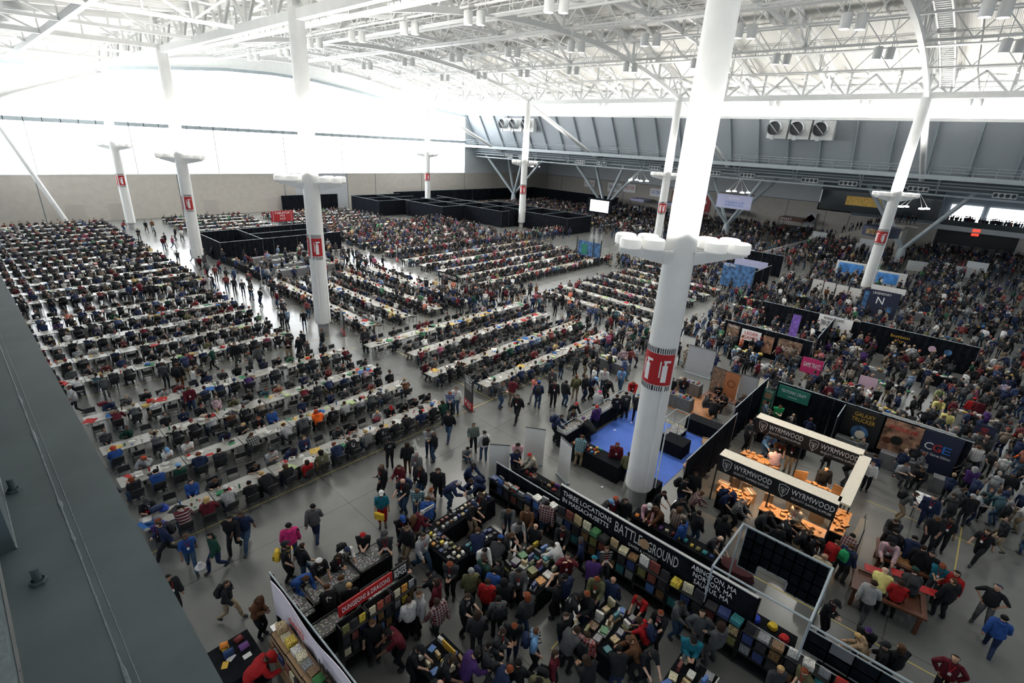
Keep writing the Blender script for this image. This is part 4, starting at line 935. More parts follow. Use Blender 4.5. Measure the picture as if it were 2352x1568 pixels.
BOXC = {'white': (.62, .61, .57), 'grey': (.22, .23, .24), 'black': (.03, .03, .035), 'dark blue': (.03, .06, .16), 'blue': (.07, .19, .42), 'teal': (.04, .22, .24), 'green': (.06, .2, .07), 'olive': (.18, .17, .06), 'yellow': (.6, .42, .06), 'tan': (.42, .30, .17), 'orange': (.55, .2, .04), 'red': (.38, .04, .03), 'maroon': (.16, .03, .03), 'brown': (.17, .09, .045), 'purple': (.14, .06, .22), 'cream': (.6, .53, .38)}
BW = ['white'] * 5 + ['cream'] * 4 + ['grey'] * 4 + ['black'] * 4 + ['dark blue'] * 3 + ['brown'] * 3 + ['tan'] * 2 + ['maroon'] * 2 + ['olive', 'teal', 'red', 'blue', 'green', 'orange', 'purple', 'yellow']
BC = list(BOXC); rb = random.Random(4); NBOX = [0]; PC = [0, 0]; BOXSTUFF = []
def gbox(x, y, z, sx, sy, sz, rz, where, grp, col=None):
    """one game box; the label names colour, attitude and place"""
    if NBOX[0] >= 300 or not visible(x, y, z, 5): 
        if visible(x, y, z, 60): BOXSTUFF.append((x, y, z, sx, sy, sz, rz, BOXC[col or rb.choice(BC)]))
        return None
    att = 'flat' if sz < .5 * min(sx, sy) else 'upright' if sz > 1.5 * min(sx, sy) else 'chunky'
    big = 'large' if max(sx, sy, sz) > .30 else 'small' if max(sx, sy, sz) < .2 else 'mid-sized'
    cs = [col] if col else [rb.choice(BW) for _ in range(12)] + BC; lab = None
    dx, dy = (x - PC[0], y - PC[1]) if PC[0] else (0, 0); r_ = dx * .675 - dy * .736; f_ = dx * .75 + dy * .66
    part = ', %s %s part' % ('right' if r_ > 0 else 'left', 'rear' if f_ > 0 else 'front')
    for c in cs:
        for l in ['%s %s %s game box %s' % (big, att, c, where)] + (['%s %s %s game box %s%s' % (big, att, c, where, part)] if PC[0] else []):
            if l not in USED and len(l.split()) <= 16: lab = l; break
        if lab: break
    if not lab: return None
    o = link('game_box', GBOX, None, (x, y, z), rz); o.scale = (sx / 1.03, sy / 1.03, sz); o.color = (*BOXC[c], 1); tag(o, lab, 'game box', grp); NBOX[0] += 1; return o
def pile(x0, y0, x1, y1, z, n, where, grp, hmax=5, big=.29):
    """stacks of boxes over a rectangle of table"""
    PC[0], PC[1] = (x0 + x1) / 2, (y0 + y1) / 2
    nx = max(1, int((x1 - x0) / (big + .05))); ny = max(1, int((y1 - y0) / (big + .05))); cnt = 0
    for i in range(nx):
        for j in range(ny):
            cx = x0 + (i + .5) * (x1 - x0) / nx; cy = y0 + (j + .5) * (y1 - y0) / ny; mid = 1 - max(abs((i + .5) / nx - .5), abs((j + .5) / ny - .5)) * 1.5
            h = max(1, int(hmax * mid + rb.uniform(-.5, 1.2))); zz = z; a = rb.uniform(-.25, .25)
            for k in range(h):
                if cnt >= n: return
                s = big * rb.uniform(.68, 1.0); t = rb.uniform(.05, .09)
                if k == h - 1 and rb.random() < .5: gbox(cx, cy, zz, .09, s, s * .9, a + rb.choice([0, 1.57]), where, grp)
                else: gbox(cx + rb.uniform(-.02, .02), cy + rb.uniform(-.02, .02), zz, s, s * rb.uniform(.7, 1), t, a + rb.uniform(-.15, .15), where, grp)
                zz += t; cnt += 1
# ---- the long black game shop wall
drape(14.1, 9.3, 14.1, 1.65, 2.42, 'long black drape wall behind the game shelves, carrying the shop banner')
drape(14.1, 12.9, 14.1, 9.35, 1.6, 'low black drape at the left end of the game shelves')
t = thing('shop_banner', 'long black banner on the drape wall with large white shop lettering', 'banner')
b = MB(); b.box(13.98, 1.7, 1.42, 14.02, 9.28, 2.47); b.obj('cloth', M['drape'], t); b = MB(); b.box(13.97, 1.7, 2.45, 14.03, 9.28, 2.485); b.obj('top_hem', M['letter_grey'], t)
X = 13.975
text('THREE LOCATIONS', 9.12, 6.88, 2.06, 2.28, X, '-x', 'letter', t); text('IN MASSACHUSETTS', 9.12, 6.98, 1.76, 1.96, X, '-x', 'letter', t)
text('BATTLE', 6.72, 5.62, 1.82, 2.26, X, '-x', 'letter_grey', t); text('GROUND', 5.38, 4.22, 1.78, 2.22, X, '-x', 'letter_grey', t); text('GAMES & HOBBIES', 6.1, 4.95, 1.58, 1.70, X, '-x', 'letter_grey', t)
b = MB(); b.lathe([(0, 0), (.2, 0), (.2, .02), (0, .03)], n=20); o = b.obj('round_emblem', M['card'], t); o.location = (13.97, 5.5, 2.02); o.rotation_euler = (0, -math.pi / 2, 0)
text('ABINGTON, MA\nNORTON, MA\nSAUGUS, MA', 3.78, 2.3, 1.62, 2.36, X, '-x', 'letter', t)
drape(14.1, 1.6, 14.1, -5.5, 1.3, 'low black drape behind the right half of the shelves')
# shelf units along the wall
PC[0] = 0
DK = ['black', 'dark blue', 'brown', 'maroon', 'grey', 'black', 'olive', 'teal', 'dark blue', 'brown', 'tan', 'black', 'blue']  # dark covers for the tiers: dimness inside the shelves is put into colour
yy = 12.8
for k in range(14):
    y1 = yy; y0 = yy - 1.2; yy -= 1.22
    t = thing('shelf_unit', 'black shelving unit of board games under the long banner, %s from its left end' % ORD[k], 'shelving', (0, 0, 0)); H = 1.42 if k > 1 else 1.1
    b = MB(); b.box(13.55, y0, 0, 13.95, y0 + .03, H); b.box(13.55, y1 - .03, 0, 13.95, y1, H); b.obj('side_panel', M['black_plastic'], t); b = MB(); b.box(13.92, y0, 0, 13.95, y1, H); b.obj('back_panel', M['black_plastic'], t)
    for z in (.12, .55, .98, H): b = MB(); b.box(13.53, y0, z - .025, 13.95, y1, z); b.obj('shelf', M['black_plastic'], t)
    wh = 'on the %s shelf unit' % ORD[k]; gr = 'board games on the shelf wall'
    for q in range(3):
        yb = y0 + .2 + .4 * q; s = rb.uniform(.27, .36)
        gbox(13.70, yb, H, *((s, s, rb.uniform(.06, .2)) if rb.random() < .5 else (.08, s, s)), rb.uniform(-.15, .15), 'atop' + wh[6:] if False else wh.replace('on the', 'atop the'), gr)
    for z in (.98, .55):
        for q in range(3):
            s = .30; gbox(13.62, y0 + .21 + .39 * q, z, .07, s, .33, rb.uniform(-.04, .04), wh + (', upper tier' if z > .6 else ', lower tier'), gr, DK[(k * 5 + q * 3 + int(z * 10)) % len(DK)])
# ---- piles on black tables in front of it
def rot_table(cx, cy, dx, dy, h, lab): cloth_table(cx - dx / 2, cy - dy / 2, cx + dx / 2, cy + dy / 2, h, lab)
rot_table(11.3, 8.25, 2.0, 1.7, .85, 'black draped table heaped with board games, nearest the card table'); pile(10.35, 7.45, 12.25, 9.05, .86, 62, 'on the heap nearest the card table', 'board games heaped on the first sale table', 5, .30)
rot_table(11.15, 5.0, 1.9, 1.3, .85, 'black draped table heaped with board games, in front of the shelves'); pile(10.25, 4.4, 12.05, 5.6, .86, 50, 'on the heap before the shelves', 'board games heaped on the second sale table', 4, .30)
rot_table(11.2, 2.2, 1.6, 1.5, .85, 'black draped table heaped with board games at the bottom edge'); pile(10.45, 1.5, 12.0, 2.95, .86, 34, 'on the bottom edge heap', 'board games heaped on the third sale table', 4, .30)
cloth_table(9.2, 10.3, 10.0, 12.4, .9, 'black draped card table, short side nearest the open floor'); cloth_table(10.0, 11.8, 12.9, 12.5, .9, 'black draped card table, long side under the pole sign'); cloth_table(10.05, 10.2, 11.6, 10.8, .9, 'black draped card table nearest the first game heap')
pile(9.25, 10.35, 9.95, 12.35, .91, 30, 'on the short card table', 'small card boxes on the card tables', 2, .17); pile(10.1, 11.85, 12.8, 12.45, .91, 34, 'on the long card table', 'small card boxes on the card tables', 1, .15); pile(10.1, 10.25, 11.5, 10.75, .91, 20, 'on the inner card table', 'small card boxes on the card tables', 1, .18)
t = thing('pole_sign', 'small white CHECK OUT sign on a thin pole by the card table', 'sign', (9.9, 12.5, 0)); b = MB(); b.tube([(0, 0, 0), (0, 0, 1.75)], .012, 6); b.obj('pole', M['dark_steel'], t); b = MB(); b.box(-.25, -.01, 1.65, .25, .01, 1.8); b.obj('panel', M['paper'], t); text('CHECK OUT', -.22, .22, 1.69, 1.76, -.01, '-y', 'letter_black', t)
cloth_table(6.1, 7.3, 7.3, 8.6, .8, 'small black draped table of bagged dice at the bottom'); pile(6.15, 7.35, 7.25, 8.55, .81, 16, 'on the bottom dice table', 'bins on the dice table', 1, .24)
board('yellow_sign', 7.0, 7.7, .86, 7.04, 8.25, 1.12, 'letter_yellow', 'bright yellow notice standing on the bottom dice table')
PC[0] = 0
# ---- corner with miniatures and the red fascia
t = thing('fascia_sign', 'red and black fascia sign above the accessory racks', 'sign'); b = MB(); b.box(4.9, 10.33, 2.0, 6.72, 10.37, 2.42); b.obj('red_panel', M['red'], t); b = MB(); b.box(6.72, 10.33, 2.0, 7.3, 10.37, 2.5); b.obj('black_panel', M['black_plastic'], t)
text('DUNGEONS & DRAGONS', 5.0, 6.62, 2.12, 2.30, 10.33, '-y', 'letter', t); text('AND OTHER', 6.78, 7.24, 2.32, 2.42, 10.33, '-y', 'letter', t); text('RPGS', 6.8, 7.24, 2.08, 2.28, 10.33, '-y', 'letter', t)
for k in range(3):
    x0 = 4.75 + .88 * k; t = thing('book_rack', 'black rack of rule books under the red fascia, %s from the left' % ORD[k], 'rack'); b = MB(); b.box(x0, 9.95, 0, x0 + .03, 10.3, 1.95); b.box(x0 + .82, 9.95, 0, x0 + .85, 10.3, 1.95); b.box(x0, 10.27, 0, x0 + .85, 10.3, 1.95); b.obj('frame', M['black_plastic'], t)
    for z in (.35, .8, 1.25, 1.7): b = MB(); b.box(x0, 9.9, z - .02, x0 + .85, 10.3, z); b.obj('shelf', M['black_plastic'], t)
    for z in (.8, 1.25, 1.7):
        for q in range(3): gbox(x0 + .16 + .27 * q, 10.02, z, .2, .04, .27, 0, 'on the %s rack under the fascia, %s row' % (ORD[k], {.8: 'low', 1.25: 'middle', 1.7: 'top'}[z]), 'rule books on the racks')
def tray_mat():
    m = bpy.data.materials.new('sorted_small_items'); m.use_nodes = True; nt = m.node_tree; b = nt.nodes['Principled BSDF']; L = nt.links.new; tc = nt.nodes.new('ShaderNodeTexCoord')
    vo = nt.nodes.new('ShaderNodeTexVoronoi'); vo.inputs['Scale'].default_value = 15; L(tc.outputs['Object'], vo.inputs['Vector']); bw = nt.nodes.new('ShaderNodeMapRange'); bw.inputs[1].default_value = .1; bw.inputs[2].default_value = .55; bw.inputs[3].default_value = 1; bw.inputs[4].default_value = 0; L(vo.outputs['Distance'], bw.inputs[0])
    mx = nt.nodes.new('ShaderNodeMix'); mx.data_type = 'RGBA'; L(bw.outputs[0], mx.inputs[0]); mx.inputs[6].default_value = (.10, .095, .085, 1); L(vo.outputs['Color'], mx.inputs[7]); h = nt.nodes.new('ShaderNodeHueSaturation'); h.inputs['Saturation'].default_value = .35; h.inputs['Value'].default_value = .8; L(mx.outputs[2], h.inputs['Color']); L(h.outputs[0], b.inputs['Base Color'])
    bp = nt.nodes.new('ShaderNodeBump'); bp.inputs['Strength'].default_value = .8; L(bw.outputs[0], bp.inputs['Height']); L(bp.outputs[0], b.inputs['Normal']); return m
M['tray'] = tray_mat()
def case(x0, y0, x1, y1, z0, h, lab, glass=False):
    t = thing('display_case', lab, 'display case'); b = MB(); b.box(x0, y0, z0, x1, y1, z0 + .04); b.obj('tray', M['tray'], t)
    b = MB(); e = .03
    for (p, q) in (((x0, y0), (x1, y0)), ((x1, y0), (x1, y1)), ((x1, y1), (x0, y1)), ((x0, y1), (x0, y0))): b.bar((*p, z0 + h), (*q, z0 + h), e); b.bar((*p, z0), (*q, z0), e); b.bar((*p, z0), (*p, z0 + h), e)
    b.obj('rim', M['grey_steel'] if glass else M['black_plastic'], t); b = MB(); b.box(x0, y0, 0, x1, y1, z0 - .01); b.obj('base', M['cloth_black'], t); return t
case(5.0, 12.1, 6.6, 13.0, .95, .1, 'black tray of tiny miniatures nearest the orange floor line'); case(6.7, 12.2, 7.9, 13.0, .95, .1, 'black tray of tiny miniatures at its right end'); case(4.3, 11.9, 4.9, 13.0, .95, .25, 'narrow black rack of dice beside the pink banner'); case(4.5, 10.9, 5.4, 11.5, .9, .1, 'black tray of small dice inside the miniatures corner'); case(6.3, 10.9, 7.4, 11.6, .9, .1, 'black tray of small tokens inside the miniatures corner')
t = thing('wall_banner', 'pale pink wavy publisher banner hanging on the lower left wall', 'banner'); b = MB(); n = 40
for i in range(n):
    ya, yb = 12.7 - 5.4 * i / n, 12.7 - 5.4 * (i + 1) / n; wa, wb_ = .05 * math.sin(i * .8), .05 * math.sin((i + 1) * .8); da, db = .12 * math.sin(i * .25), .12 * math.sin((i + 1) * .25)
    b.add([(4.0 + wa, ya, .9), (4.0 + wb_, yb, .9), (4.0, yb, 2.3 + db), (4.0, ya, 2.3 + da), (4.02 + wa, ya, .9), (4.02 + wb_, yb, .9), (4.02, yb, 2.3 + db), (4.02, ya, 2.3 + da)], [(0, 1, 2, 3), (7, 6, 5, 4), (3, 2, 6, 7)])
b.obj('cloth', mat('pink_white_banner', (.82, .75, .84), .6), t, True); text('GAMES', 11.4, 10.5, 1.8, 2.0, 3.93, '-x', 'letter_red', t); text('MUNCHKIN', 9.6, 7.9, 1.55, 2.0, 3.9, '-x', 'letter_black', t)
drape(4.12, 13.0, 4.12, 6.8, 2.3, 'black drape wall behind the pale pink banner')
PC[0] = 0
for k in range(5):
    y1 = 11.7 - .95 * k; t = thing('cardboard_shelf', 'brown cardboard shelf of games under the pink banner, %s from the left' % ORD[k], 'shelving'); b = MB(); b.box(3.45, y1 - .93, 0, 3.47, y1, 1.45 + .05 * k); b.box(3.45, y1 - .02, 0, 3.95, y1, 1.45 + .05 * k); b.box(3.45, y1 - .93, 1.43 + .05 * k, 3.95, y1, 1.45 + .05 * k); b.obj('carcass', M['card'], t)
    b = MB(); b.box(3.35, y1 - .9, .95, 3.46, y1 - .05, .98); b.obj('ledge', M['card'], t); b = MB(); b.box(3.36, y1 - .9, .5, 3.46, y1 - .05, .53); b.obj('ledge', M['card'], t)
    for q in range(3):
        gbox(3.72, y1 - .16 - .3 * q, 1.45 + .05 * k, .26, .26, rb.uniform(.06, .28), rb.uniform(-.2, .2), 'atop the %s cardboard shelf' % ORD[k], 'games on the cardboard shelves'); gbox(3.40, y1 - .18 - .28 * q, .98, .05, .24, .26, 0, 'on the %s cardboard shelf ledge' % ORD[k], 'games on the cardboard shelves')
cloth_table(1.95, 11.5, 3.2, 12.9, .8, 'black draped table beside the girder with demo games'); pile(2.3, 12.2, 3.1, 12.85, .81, 9, 'on the table beside the girder', 'demo games beside the girder', 2, .26)
for k, (px, py, c) in enumerate([(568, 1505, 'pink'), (531, 1510, 'white'), (517, 1527, 'yellow')]):
    x, y = gp(px, py, .81); b = MB(); b.cbox((0, 0, .004), (.22, .16, .006), .5 * k); o = b.obj('flyer', M['paper'] if c != 'yellow' else M['letter_yellow']); o.location = (x, y, .81); tag(o, '%s flyer lying on the black table beside the girder' % {'pink': 'large pale', 'white': 'folded white', 'yellow': 'small yellow'}[c], 'flyer')
# ---- roll-up banners seen from behind, and the small counter
def rollup(x, y, rz, w, h, lab, m='grey_panel', txt=None):
    t = thing('rollup_banner', lab, 'banner', (x, y, 0), rz); b = MB(); b.box(-.1, -w / 2, 0, .1, w / 2, .1); b.obj('foot', M['grey_steel'], t); b = MB(); b.box(-.01, -w / 2, .1, .01, w / 2, h); b.obj('sheet', M[m] if isinstance(m, str) else m, t)
    b = MB(); b.box(.02, -.015, .1, .045, .015, h); b.box(-.03, -w / 2, h - .03, .03, w / 2, h + .01); b.obj('pole', M['dark_steel'], t); return t
rollup(17.0, 13.1, .55, 1.0, 2.1, 'tall grey roll-up banner seen from behind, standing on the concrete', 'white_panel'); rollup(14.9, 13.5, .7, .95, 1.9, 'shorter grey roll-up banner seen from behind at the drape end', 'white_panel'); rollup(17.1, 11.3, -.35, .95, 2.15, 'pale roll-up banner turned edgeways beside the dice booth', 'white_panel')
cloth_table(15.0, 9.9, 15.6, 12.6, .9, 'narrow black draped counter behind the low drape'); pile(15.05, 10.3, 15.55, 12.4, .91, 10, 'on the counter behind the drape', 'goods on the counter behind the drape', 1, .2)
cloth_table(16.2, 3.6, 16.9, 7.2, .9, 'long black draped table of sleeves behind the banner'); pile(16.25, 3.7, 16.85, 7.1, .91, 14, 'on the long sleeve table', 'goods on the sleeve table', 2, .2)
# ---- blue mat booth
b = MB(); b.box(19.9, 7.6, .0, 26.0, 12.6, .015); b.box(22.6, 6.75, .0, 26.0, 7.6, .015); tag(b.obj('foam_mat', M['blue_mat']), 'bright blue interlocking foam mat covering the dice booth floor', 'floor mat')
cloth_table(18.7, 9.3, 19.5, 12.2, .9, 'black draped counter on the near side of the blue mat'); pile(18.75, 10.6, 19.45, 12.1, .91, 16, 'on the near dice counter', 'goods on the near dice counter', 1, .16)
cloth_table(18.6, 7.3, 19.3, 8.0, .9, 'short black draped table behind the thick column')
for k in range(4): case(19.2 + 1.7 * k, 12.75, 20.8 + 1.7 * k, 13.35, .92, .18, 'glass topped dice case, %s along the left edge of the mat' % ORD[k], True)
case(24.2, 8.9, 25.6, 9.7, .35, 1.0, 'tall glass showcase of dice at the back of the blue mat', True); cloth_table(23.0, 8.0, 24.0, 9.2, .75, 'black draped desk with papers in the middle of the mat'); cloth_table(26.1, 6.8, 26.9, 9.2, .8, 'black draped table of bags at the far mat edge')
for k, (x, y) in enumerate([(22.6, 7.4), (25.4, 7.7), (25.0, 7.2), (24.6, 7.0)]):
    t = thing('carton', 'open brown carton on the blue mat, %s from the column' % ORD[k], 'carton', (x, y, .02), .4 * k); b = MB(); b.box(-.22, -.17, 0, .22, .17, .26); b.obj('body', M['card'], t); b = MB(); b.cbox((.3, 0, .27), (.18, .34, .01), 0, 0, .3); b.cbox((-.3, 0, .27), (.18, .34, .01), 0, 0, -.3); b.obj('flap', M['card'], t)
for k, (px, py) in enumerate([(1383, 1118), (1417, 1108), (1412, 987), (1450, 970), (1512, 1078)]):
    x, y = gp(px, py, .02); b = MB(); b.cbox((0, 0, 0), (.13, .09, .008), k); o = b.obj('paper_scrap', M['paper']); o.location = (x, y, .022); tag(o, 'white paper scrap on the floor, %s of those near the mat' % ORD[k], 'litter')
drape(19.5, 6.5, 25.6, 6.5, 2.42, 'black drape wall between the blue mat and the wooden booth')
# ---- wooden accessory booth with black fascias
M['warm'] = mat('warm_lamp', (1, 1, 1), .4, emit=(1, .62, .3), estr=14)
def fascia(x, n_, z0, z1, lab, span=(5.62, .9)):
    t = thing('booth_fascia', lab, 'booth sign'); a, c = span; b = MB(); b.box(x - .03, c, z0, x, a, z1); b.obj('front_board', M['black_plastic'], t); b = MB(); b.box(x, c, z1 - .04, x + .72, a, z1); b.box(x + .68, c, z0 + .1, x + .72, a, z1); b.obj('cream_top', M['cream'], t)
    L = (a - c) / 2
    for k in range(2):
        s = a - L * k
        # shield emblem
        b = MB(); cy = s - .42; zc = (z0 + z1) / 2; w = .19; hh = .30; pts = [(cy + w, zc + hh * .8), (cy, zc + hh), (cy - w, zc + hh * .8), (cy - w * .85, zc - hh * .2), (cy, zc - hh), (cy + w * .85, zc - hh * .2)]
        for (p, q) in zip(pts, pts[1:] + pts[:1]): b.bar((x - .035, *p), (x - .035, *q), .022, .012)
        for (p, q) in (((cy, zc - hh * .8), (cy, zc + hh * .5)), ((cy, zc), (cy + w * .6, zc + hh * .4)), ((cy, zc), (cy - w * .6, zc + hh * .4)), ((cy, zc - .1), (cy + w * .5, zc)), ((cy, zc - .1), (cy - w * .5, zc)), ((cy + w * .6, zc + hh * .4), (cy + w * .2, zc + hh * .55)), ((cy - w * .6, zc + hh * .4), (cy - w * .2, zc + hh * .55))): b.bar((x - .035, *p), (x - .035, *q), .018, .012)
        b.obj('shield_emblem', M['letter'], t); text('WYRMWOOD', s - .72, s - L + .06, zc - .02, zc + .24, x - .03, '-x', 'letter', t); text('QUALITY GAMING SUPPLIES', s - .76, s - L + .12, zc - .22, zc - .10, x - .03, '-x', 'letter', t)
    return t
fascia(20.9, 2, 1.72, 2.5, 'near black booth fascia with white lettering, over the wooden counter'); fascia(25.8, 2, 1.75, 2.5, 'far black booth fascia with white lettering, at the back of the booth')
t = thing('booth_beam', 'cream topped beam joining the two black fascias on the right', 'beam'); b = MB(); b.box(21.2, .55, 2.42, 25.9, 1.0, 2.5); b.obj('top', M['cream'], t); b = MB(); b.box(21.2, .55, 2.1, 25.9, .6, 2.42); b.obj('side', M['black_plastic'], t)
t = thing('booth_scaffold', 'dark steel posts holding up the wooden booth fascias', 'frame')
for (x, y) in ((20.95, 5.6), (20.95, .95), (25.85, 5.6), (25.85, .95), (23.4, .8), (20.95, 3.3), (25.85, 3.3)): b = MB(); b.box(x - .03, y - .03, 0, x + .03, y + .03, 2.45); b.obj('post', M['dark_steel'], t)
def wood_counter(x0, y0, x1, y1, h, lab, n=8):
    t = thing('wooden_counter', lab, 'counter'); b = MB(); b.box(x0, y0, h - .05, x1, y1, h); b.obj('worktop', M['wood'], t); b = MB(); b.box(x0 + .05, y0 + .05, 0, x1 - .05, y1 - .05, h - .05); b.obj('base', M['cloth_black'], t)
    return t
wood_counter(20.5, 3.9, 21.2, 5.3, .95, 'wooden counter at the left end of the near booth side'); wood_counter(20.6, 1.0, 21.3, 3.5, .95, 'wooden counter at the right half of the near booth side'); wood_counter(21.4, .45, 23.3, 1.0, .95, 'wooden display counter running up the right booth side'); wood_counter(23.9, .9, 24.6, 3.0, .9, 'wooden table at the back right inside the booth'); wood_counter(24.3, 3.8, 25.0, 5.6, .9, 'dark wooden counter at the back left inside the booth')
wi = random.Random(8)
for k in range(84):
    a = wi.choice([(20.55, 1.1, 21.25, 3.4), (20.55, 4.0, 21.15, 5.2), (21.5, .5, 23.2, .95), (23.95, 1.0, 24.5, 2.9), (24.35, 3.9, 24.95, 5.5)]); h = .95 if a[0] < 23 else .9
    x, y = wi.uniform(a[0], a[2]), wi.uniform(a[1], a[3]); s = wi.uniform(.10, .26); z = .04 + wi.random() * .07; w = {20.55: 'near counter' if a[1] < 3 else 'left counter', 21.5: 'right display', 23.95: 'back table', 24.35: 'back left counter'}[a[0]]
    for dk in ('pale', 'reddish', 'dark', 'honey', 'brown', 'orange', 'walnut', 'cherry'):
        for fm in ('long slim', 'square', 'small', 'wide'):
            lab = '%s %s wooden dice box on the %s' % (fm, dk, w)
            if lab not in USED: break
        if lab not in USED: break
    t = thing('wooden_box', lab, 'wooden box', (x, y, h), wi.uniform(0, 3)); d = {'long slim': (.28, .08), 'square': (.17, .17), 'small': (.09, .07), 'wide': (.24, .15)}[fm]; b = MB(); b.box(-d[0] / 2, -d[1] / 2, 0, d[0] / 2, d[1] / 2, z); b.obj('body', M['wood'] if dk in ('pale', 'honey', 'orange', 'brown') else M['dark_wood'], t); b = MB(); b.box(-d[0] / 2 - .004, -d[1] / 2 - .004, z, d[0] / 2 + .004, d[1] / 2 + .004, z + .012); b.obj('lid', M['wood'], t)
for k, (x, y, s) in enumerate([(22.9, 4.6, .5), (22.9, 3.6, .45), (23.2, 2.6, .6), (23.0, 5.2, .45), (22.2, 4.3, .5), (24.0, 4.4, .45), (24.0, 5.1, .5), (23.1, 1.6, .5), (21.9, 5.4, .5)]):
    t = thing('stock_carton', 'brown shipping carton stacked inside the wooden booth, %s from the drape' % ORD[k], 'carton', (x, y, 0), .2 * k, group='shipping cartons inside the wooden booth'); b = MB(); b.box(-s / 2, -s / 2.4, 0, s / 2, s / 2.4, s * 1.1); b.obj('body', M['card'], t); b = MB(); b.box(-s / 2, -.03, s * 1.1, s / 2, .03, s * 1.1 + .004); b.obj('tape', M['cream'], t)
for (x, y, w) in ((21.3, 4.6, 90), (21.4, 2.4, 100), (22.4, .9, 60), (24.4, 4.7, 80), (24.3, 2.2, 80)):
    t = thing('clip_lamp', 'small warm spotlight clipped inside the booth %s' % {(21.3, 4.6): 'over the left counter', (21.4, 2.4): 'over the near counter', (22.4, .9): 'over the right display', (24.4, 4.7): 'over the back left counter', (24.3, 2.2): 'over the back table'}[(x, y)], 'lamp', (x, y, 2.25)); b = MB(); b.lathe([(.07, 0), (.05, .1), (.02, .14)], n=10); b.obj('shade', M['black_plastic'], t); b = MB(); b.lathe([(0, .02), (.055, .02)], n=10); b.obj('bulb', M['warm'], t); b = MB(); b.tube([(0, 0, .13), (-.2 if x < 23 else .9, 0, .2)], .01, 5); b.obj('arm', M['dark_steel'], t)
    l = bpy.data.lights.new('clip_lamp_light', 'SPOT'); l.energy = w * .8; l.color = (1, .60, .30); l.spot_size = 2.3; l.spot_blend = .6; l.shadow_soft_size = .05; link('clip_lamp_light', l, None, (x, y, 2.24))
def screen_board(x, y, rz, lab): 
    t = thing('upright_case', lab, 'wooden case', (x, y, .95), rz); b = MB(); b.box(-.02, -.28, 0, .02, .28, .5); b.obj('panel', M['wood'], t); b = MB(); b.box(-.25, -.28, 0, 0, .28, .04); b.obj('base', M['wood'], t)
screen_board(24.2, 2.8, .5, 'open wooden case standing upright on the back table'); screen_board(24.2, 1.2, -.2, 'orange toned wooden case at the right end of the back table')
t = thing('canvas_roll_rack', 'row of pale canvas sheets hanging beside the wooden booth', 'hanging rack', (21.6, -.1, 0), .1); b = MB()
for k in range(6): b.add([(-.5 + .16 * k, -.1, .35), (-.44 + .16 * k, .25, .3), (-.42 + .16 * k, .2, 1.75), (-.46 + .16 * k, -.02, 1.8)], [(0, 1, 2, 3), (3, 2, 1, 0)])
b.obj('canvas', M['cream'], t); b = MB(); b.tube([(-.6, .05, 1.85), (.6, .05, 1.85)], .02, 6); b.tube([(-.6, .05, 0), (-.6, .05, 1.85)], .02, 6); b.tube([(.6, .05, 0), (.6, .05, 1.85)], .02, 6); b.obj('rail', M['dark_steel'], t)
def game_table(cx, cy, dx, dy, rz, lab, inner):
    t = thing('gaming_table', lab, 'table', (cx, cy, 0), rz); b = MB(); hx, hy = dx / 2, dy / 2; w = .16
    b.box(-hx, -hy, .78, hx, -hy + w, .86); b.box(-hx, hy - w, .78, hx, hy, .86); b.box(-hx, -hy + w, .78, -hx + w, hy - w, .86); b.box(hx - w, -hy + w, .78, hx, hy - w, .86); b.obj('rail', M['dark_wood'], t); b = MB(); b.box(-hx + w, -hy + w, .70, hx - w, hy - w, .76); b.obj('playing_surface', inner, t)
    for a in (-1, 1):
        for c in (-1, 1): b = MB(); b.box(a * (hx - .15) - .06, c * (hy - .15) - .06, 0, a * (hx - .15) + .06, c * (hy - .15) + .06, .78); b.obj('leg', M['dark_wood'], t)
game_table(22.0, -1.75, 1.35, 2.2, .12, 'walnut gaming table with a sunken tan top beside the canvas rack', M['wood']); game_table(19.55, -1.35, 1.35, 2.2, .12, 'dark gaming table set with red playing mats', M['dark_wood'])
for k, (px, py) in enumerate([(2010, 1308), (2072, 1318), (2130, 1355)]):
    x, y = gp(px, py, .88); b = MB(); b.box(-.2, -.33, 0, .2, .33, .008); o = b.obj('playing_mat', M['red']); o.location = (x, y, .865); o.rotation_euler = (0, 0, .25); tag(o, 'red playing mat on the dark gaming table, %s from the left' % ORD[k], 'mat')
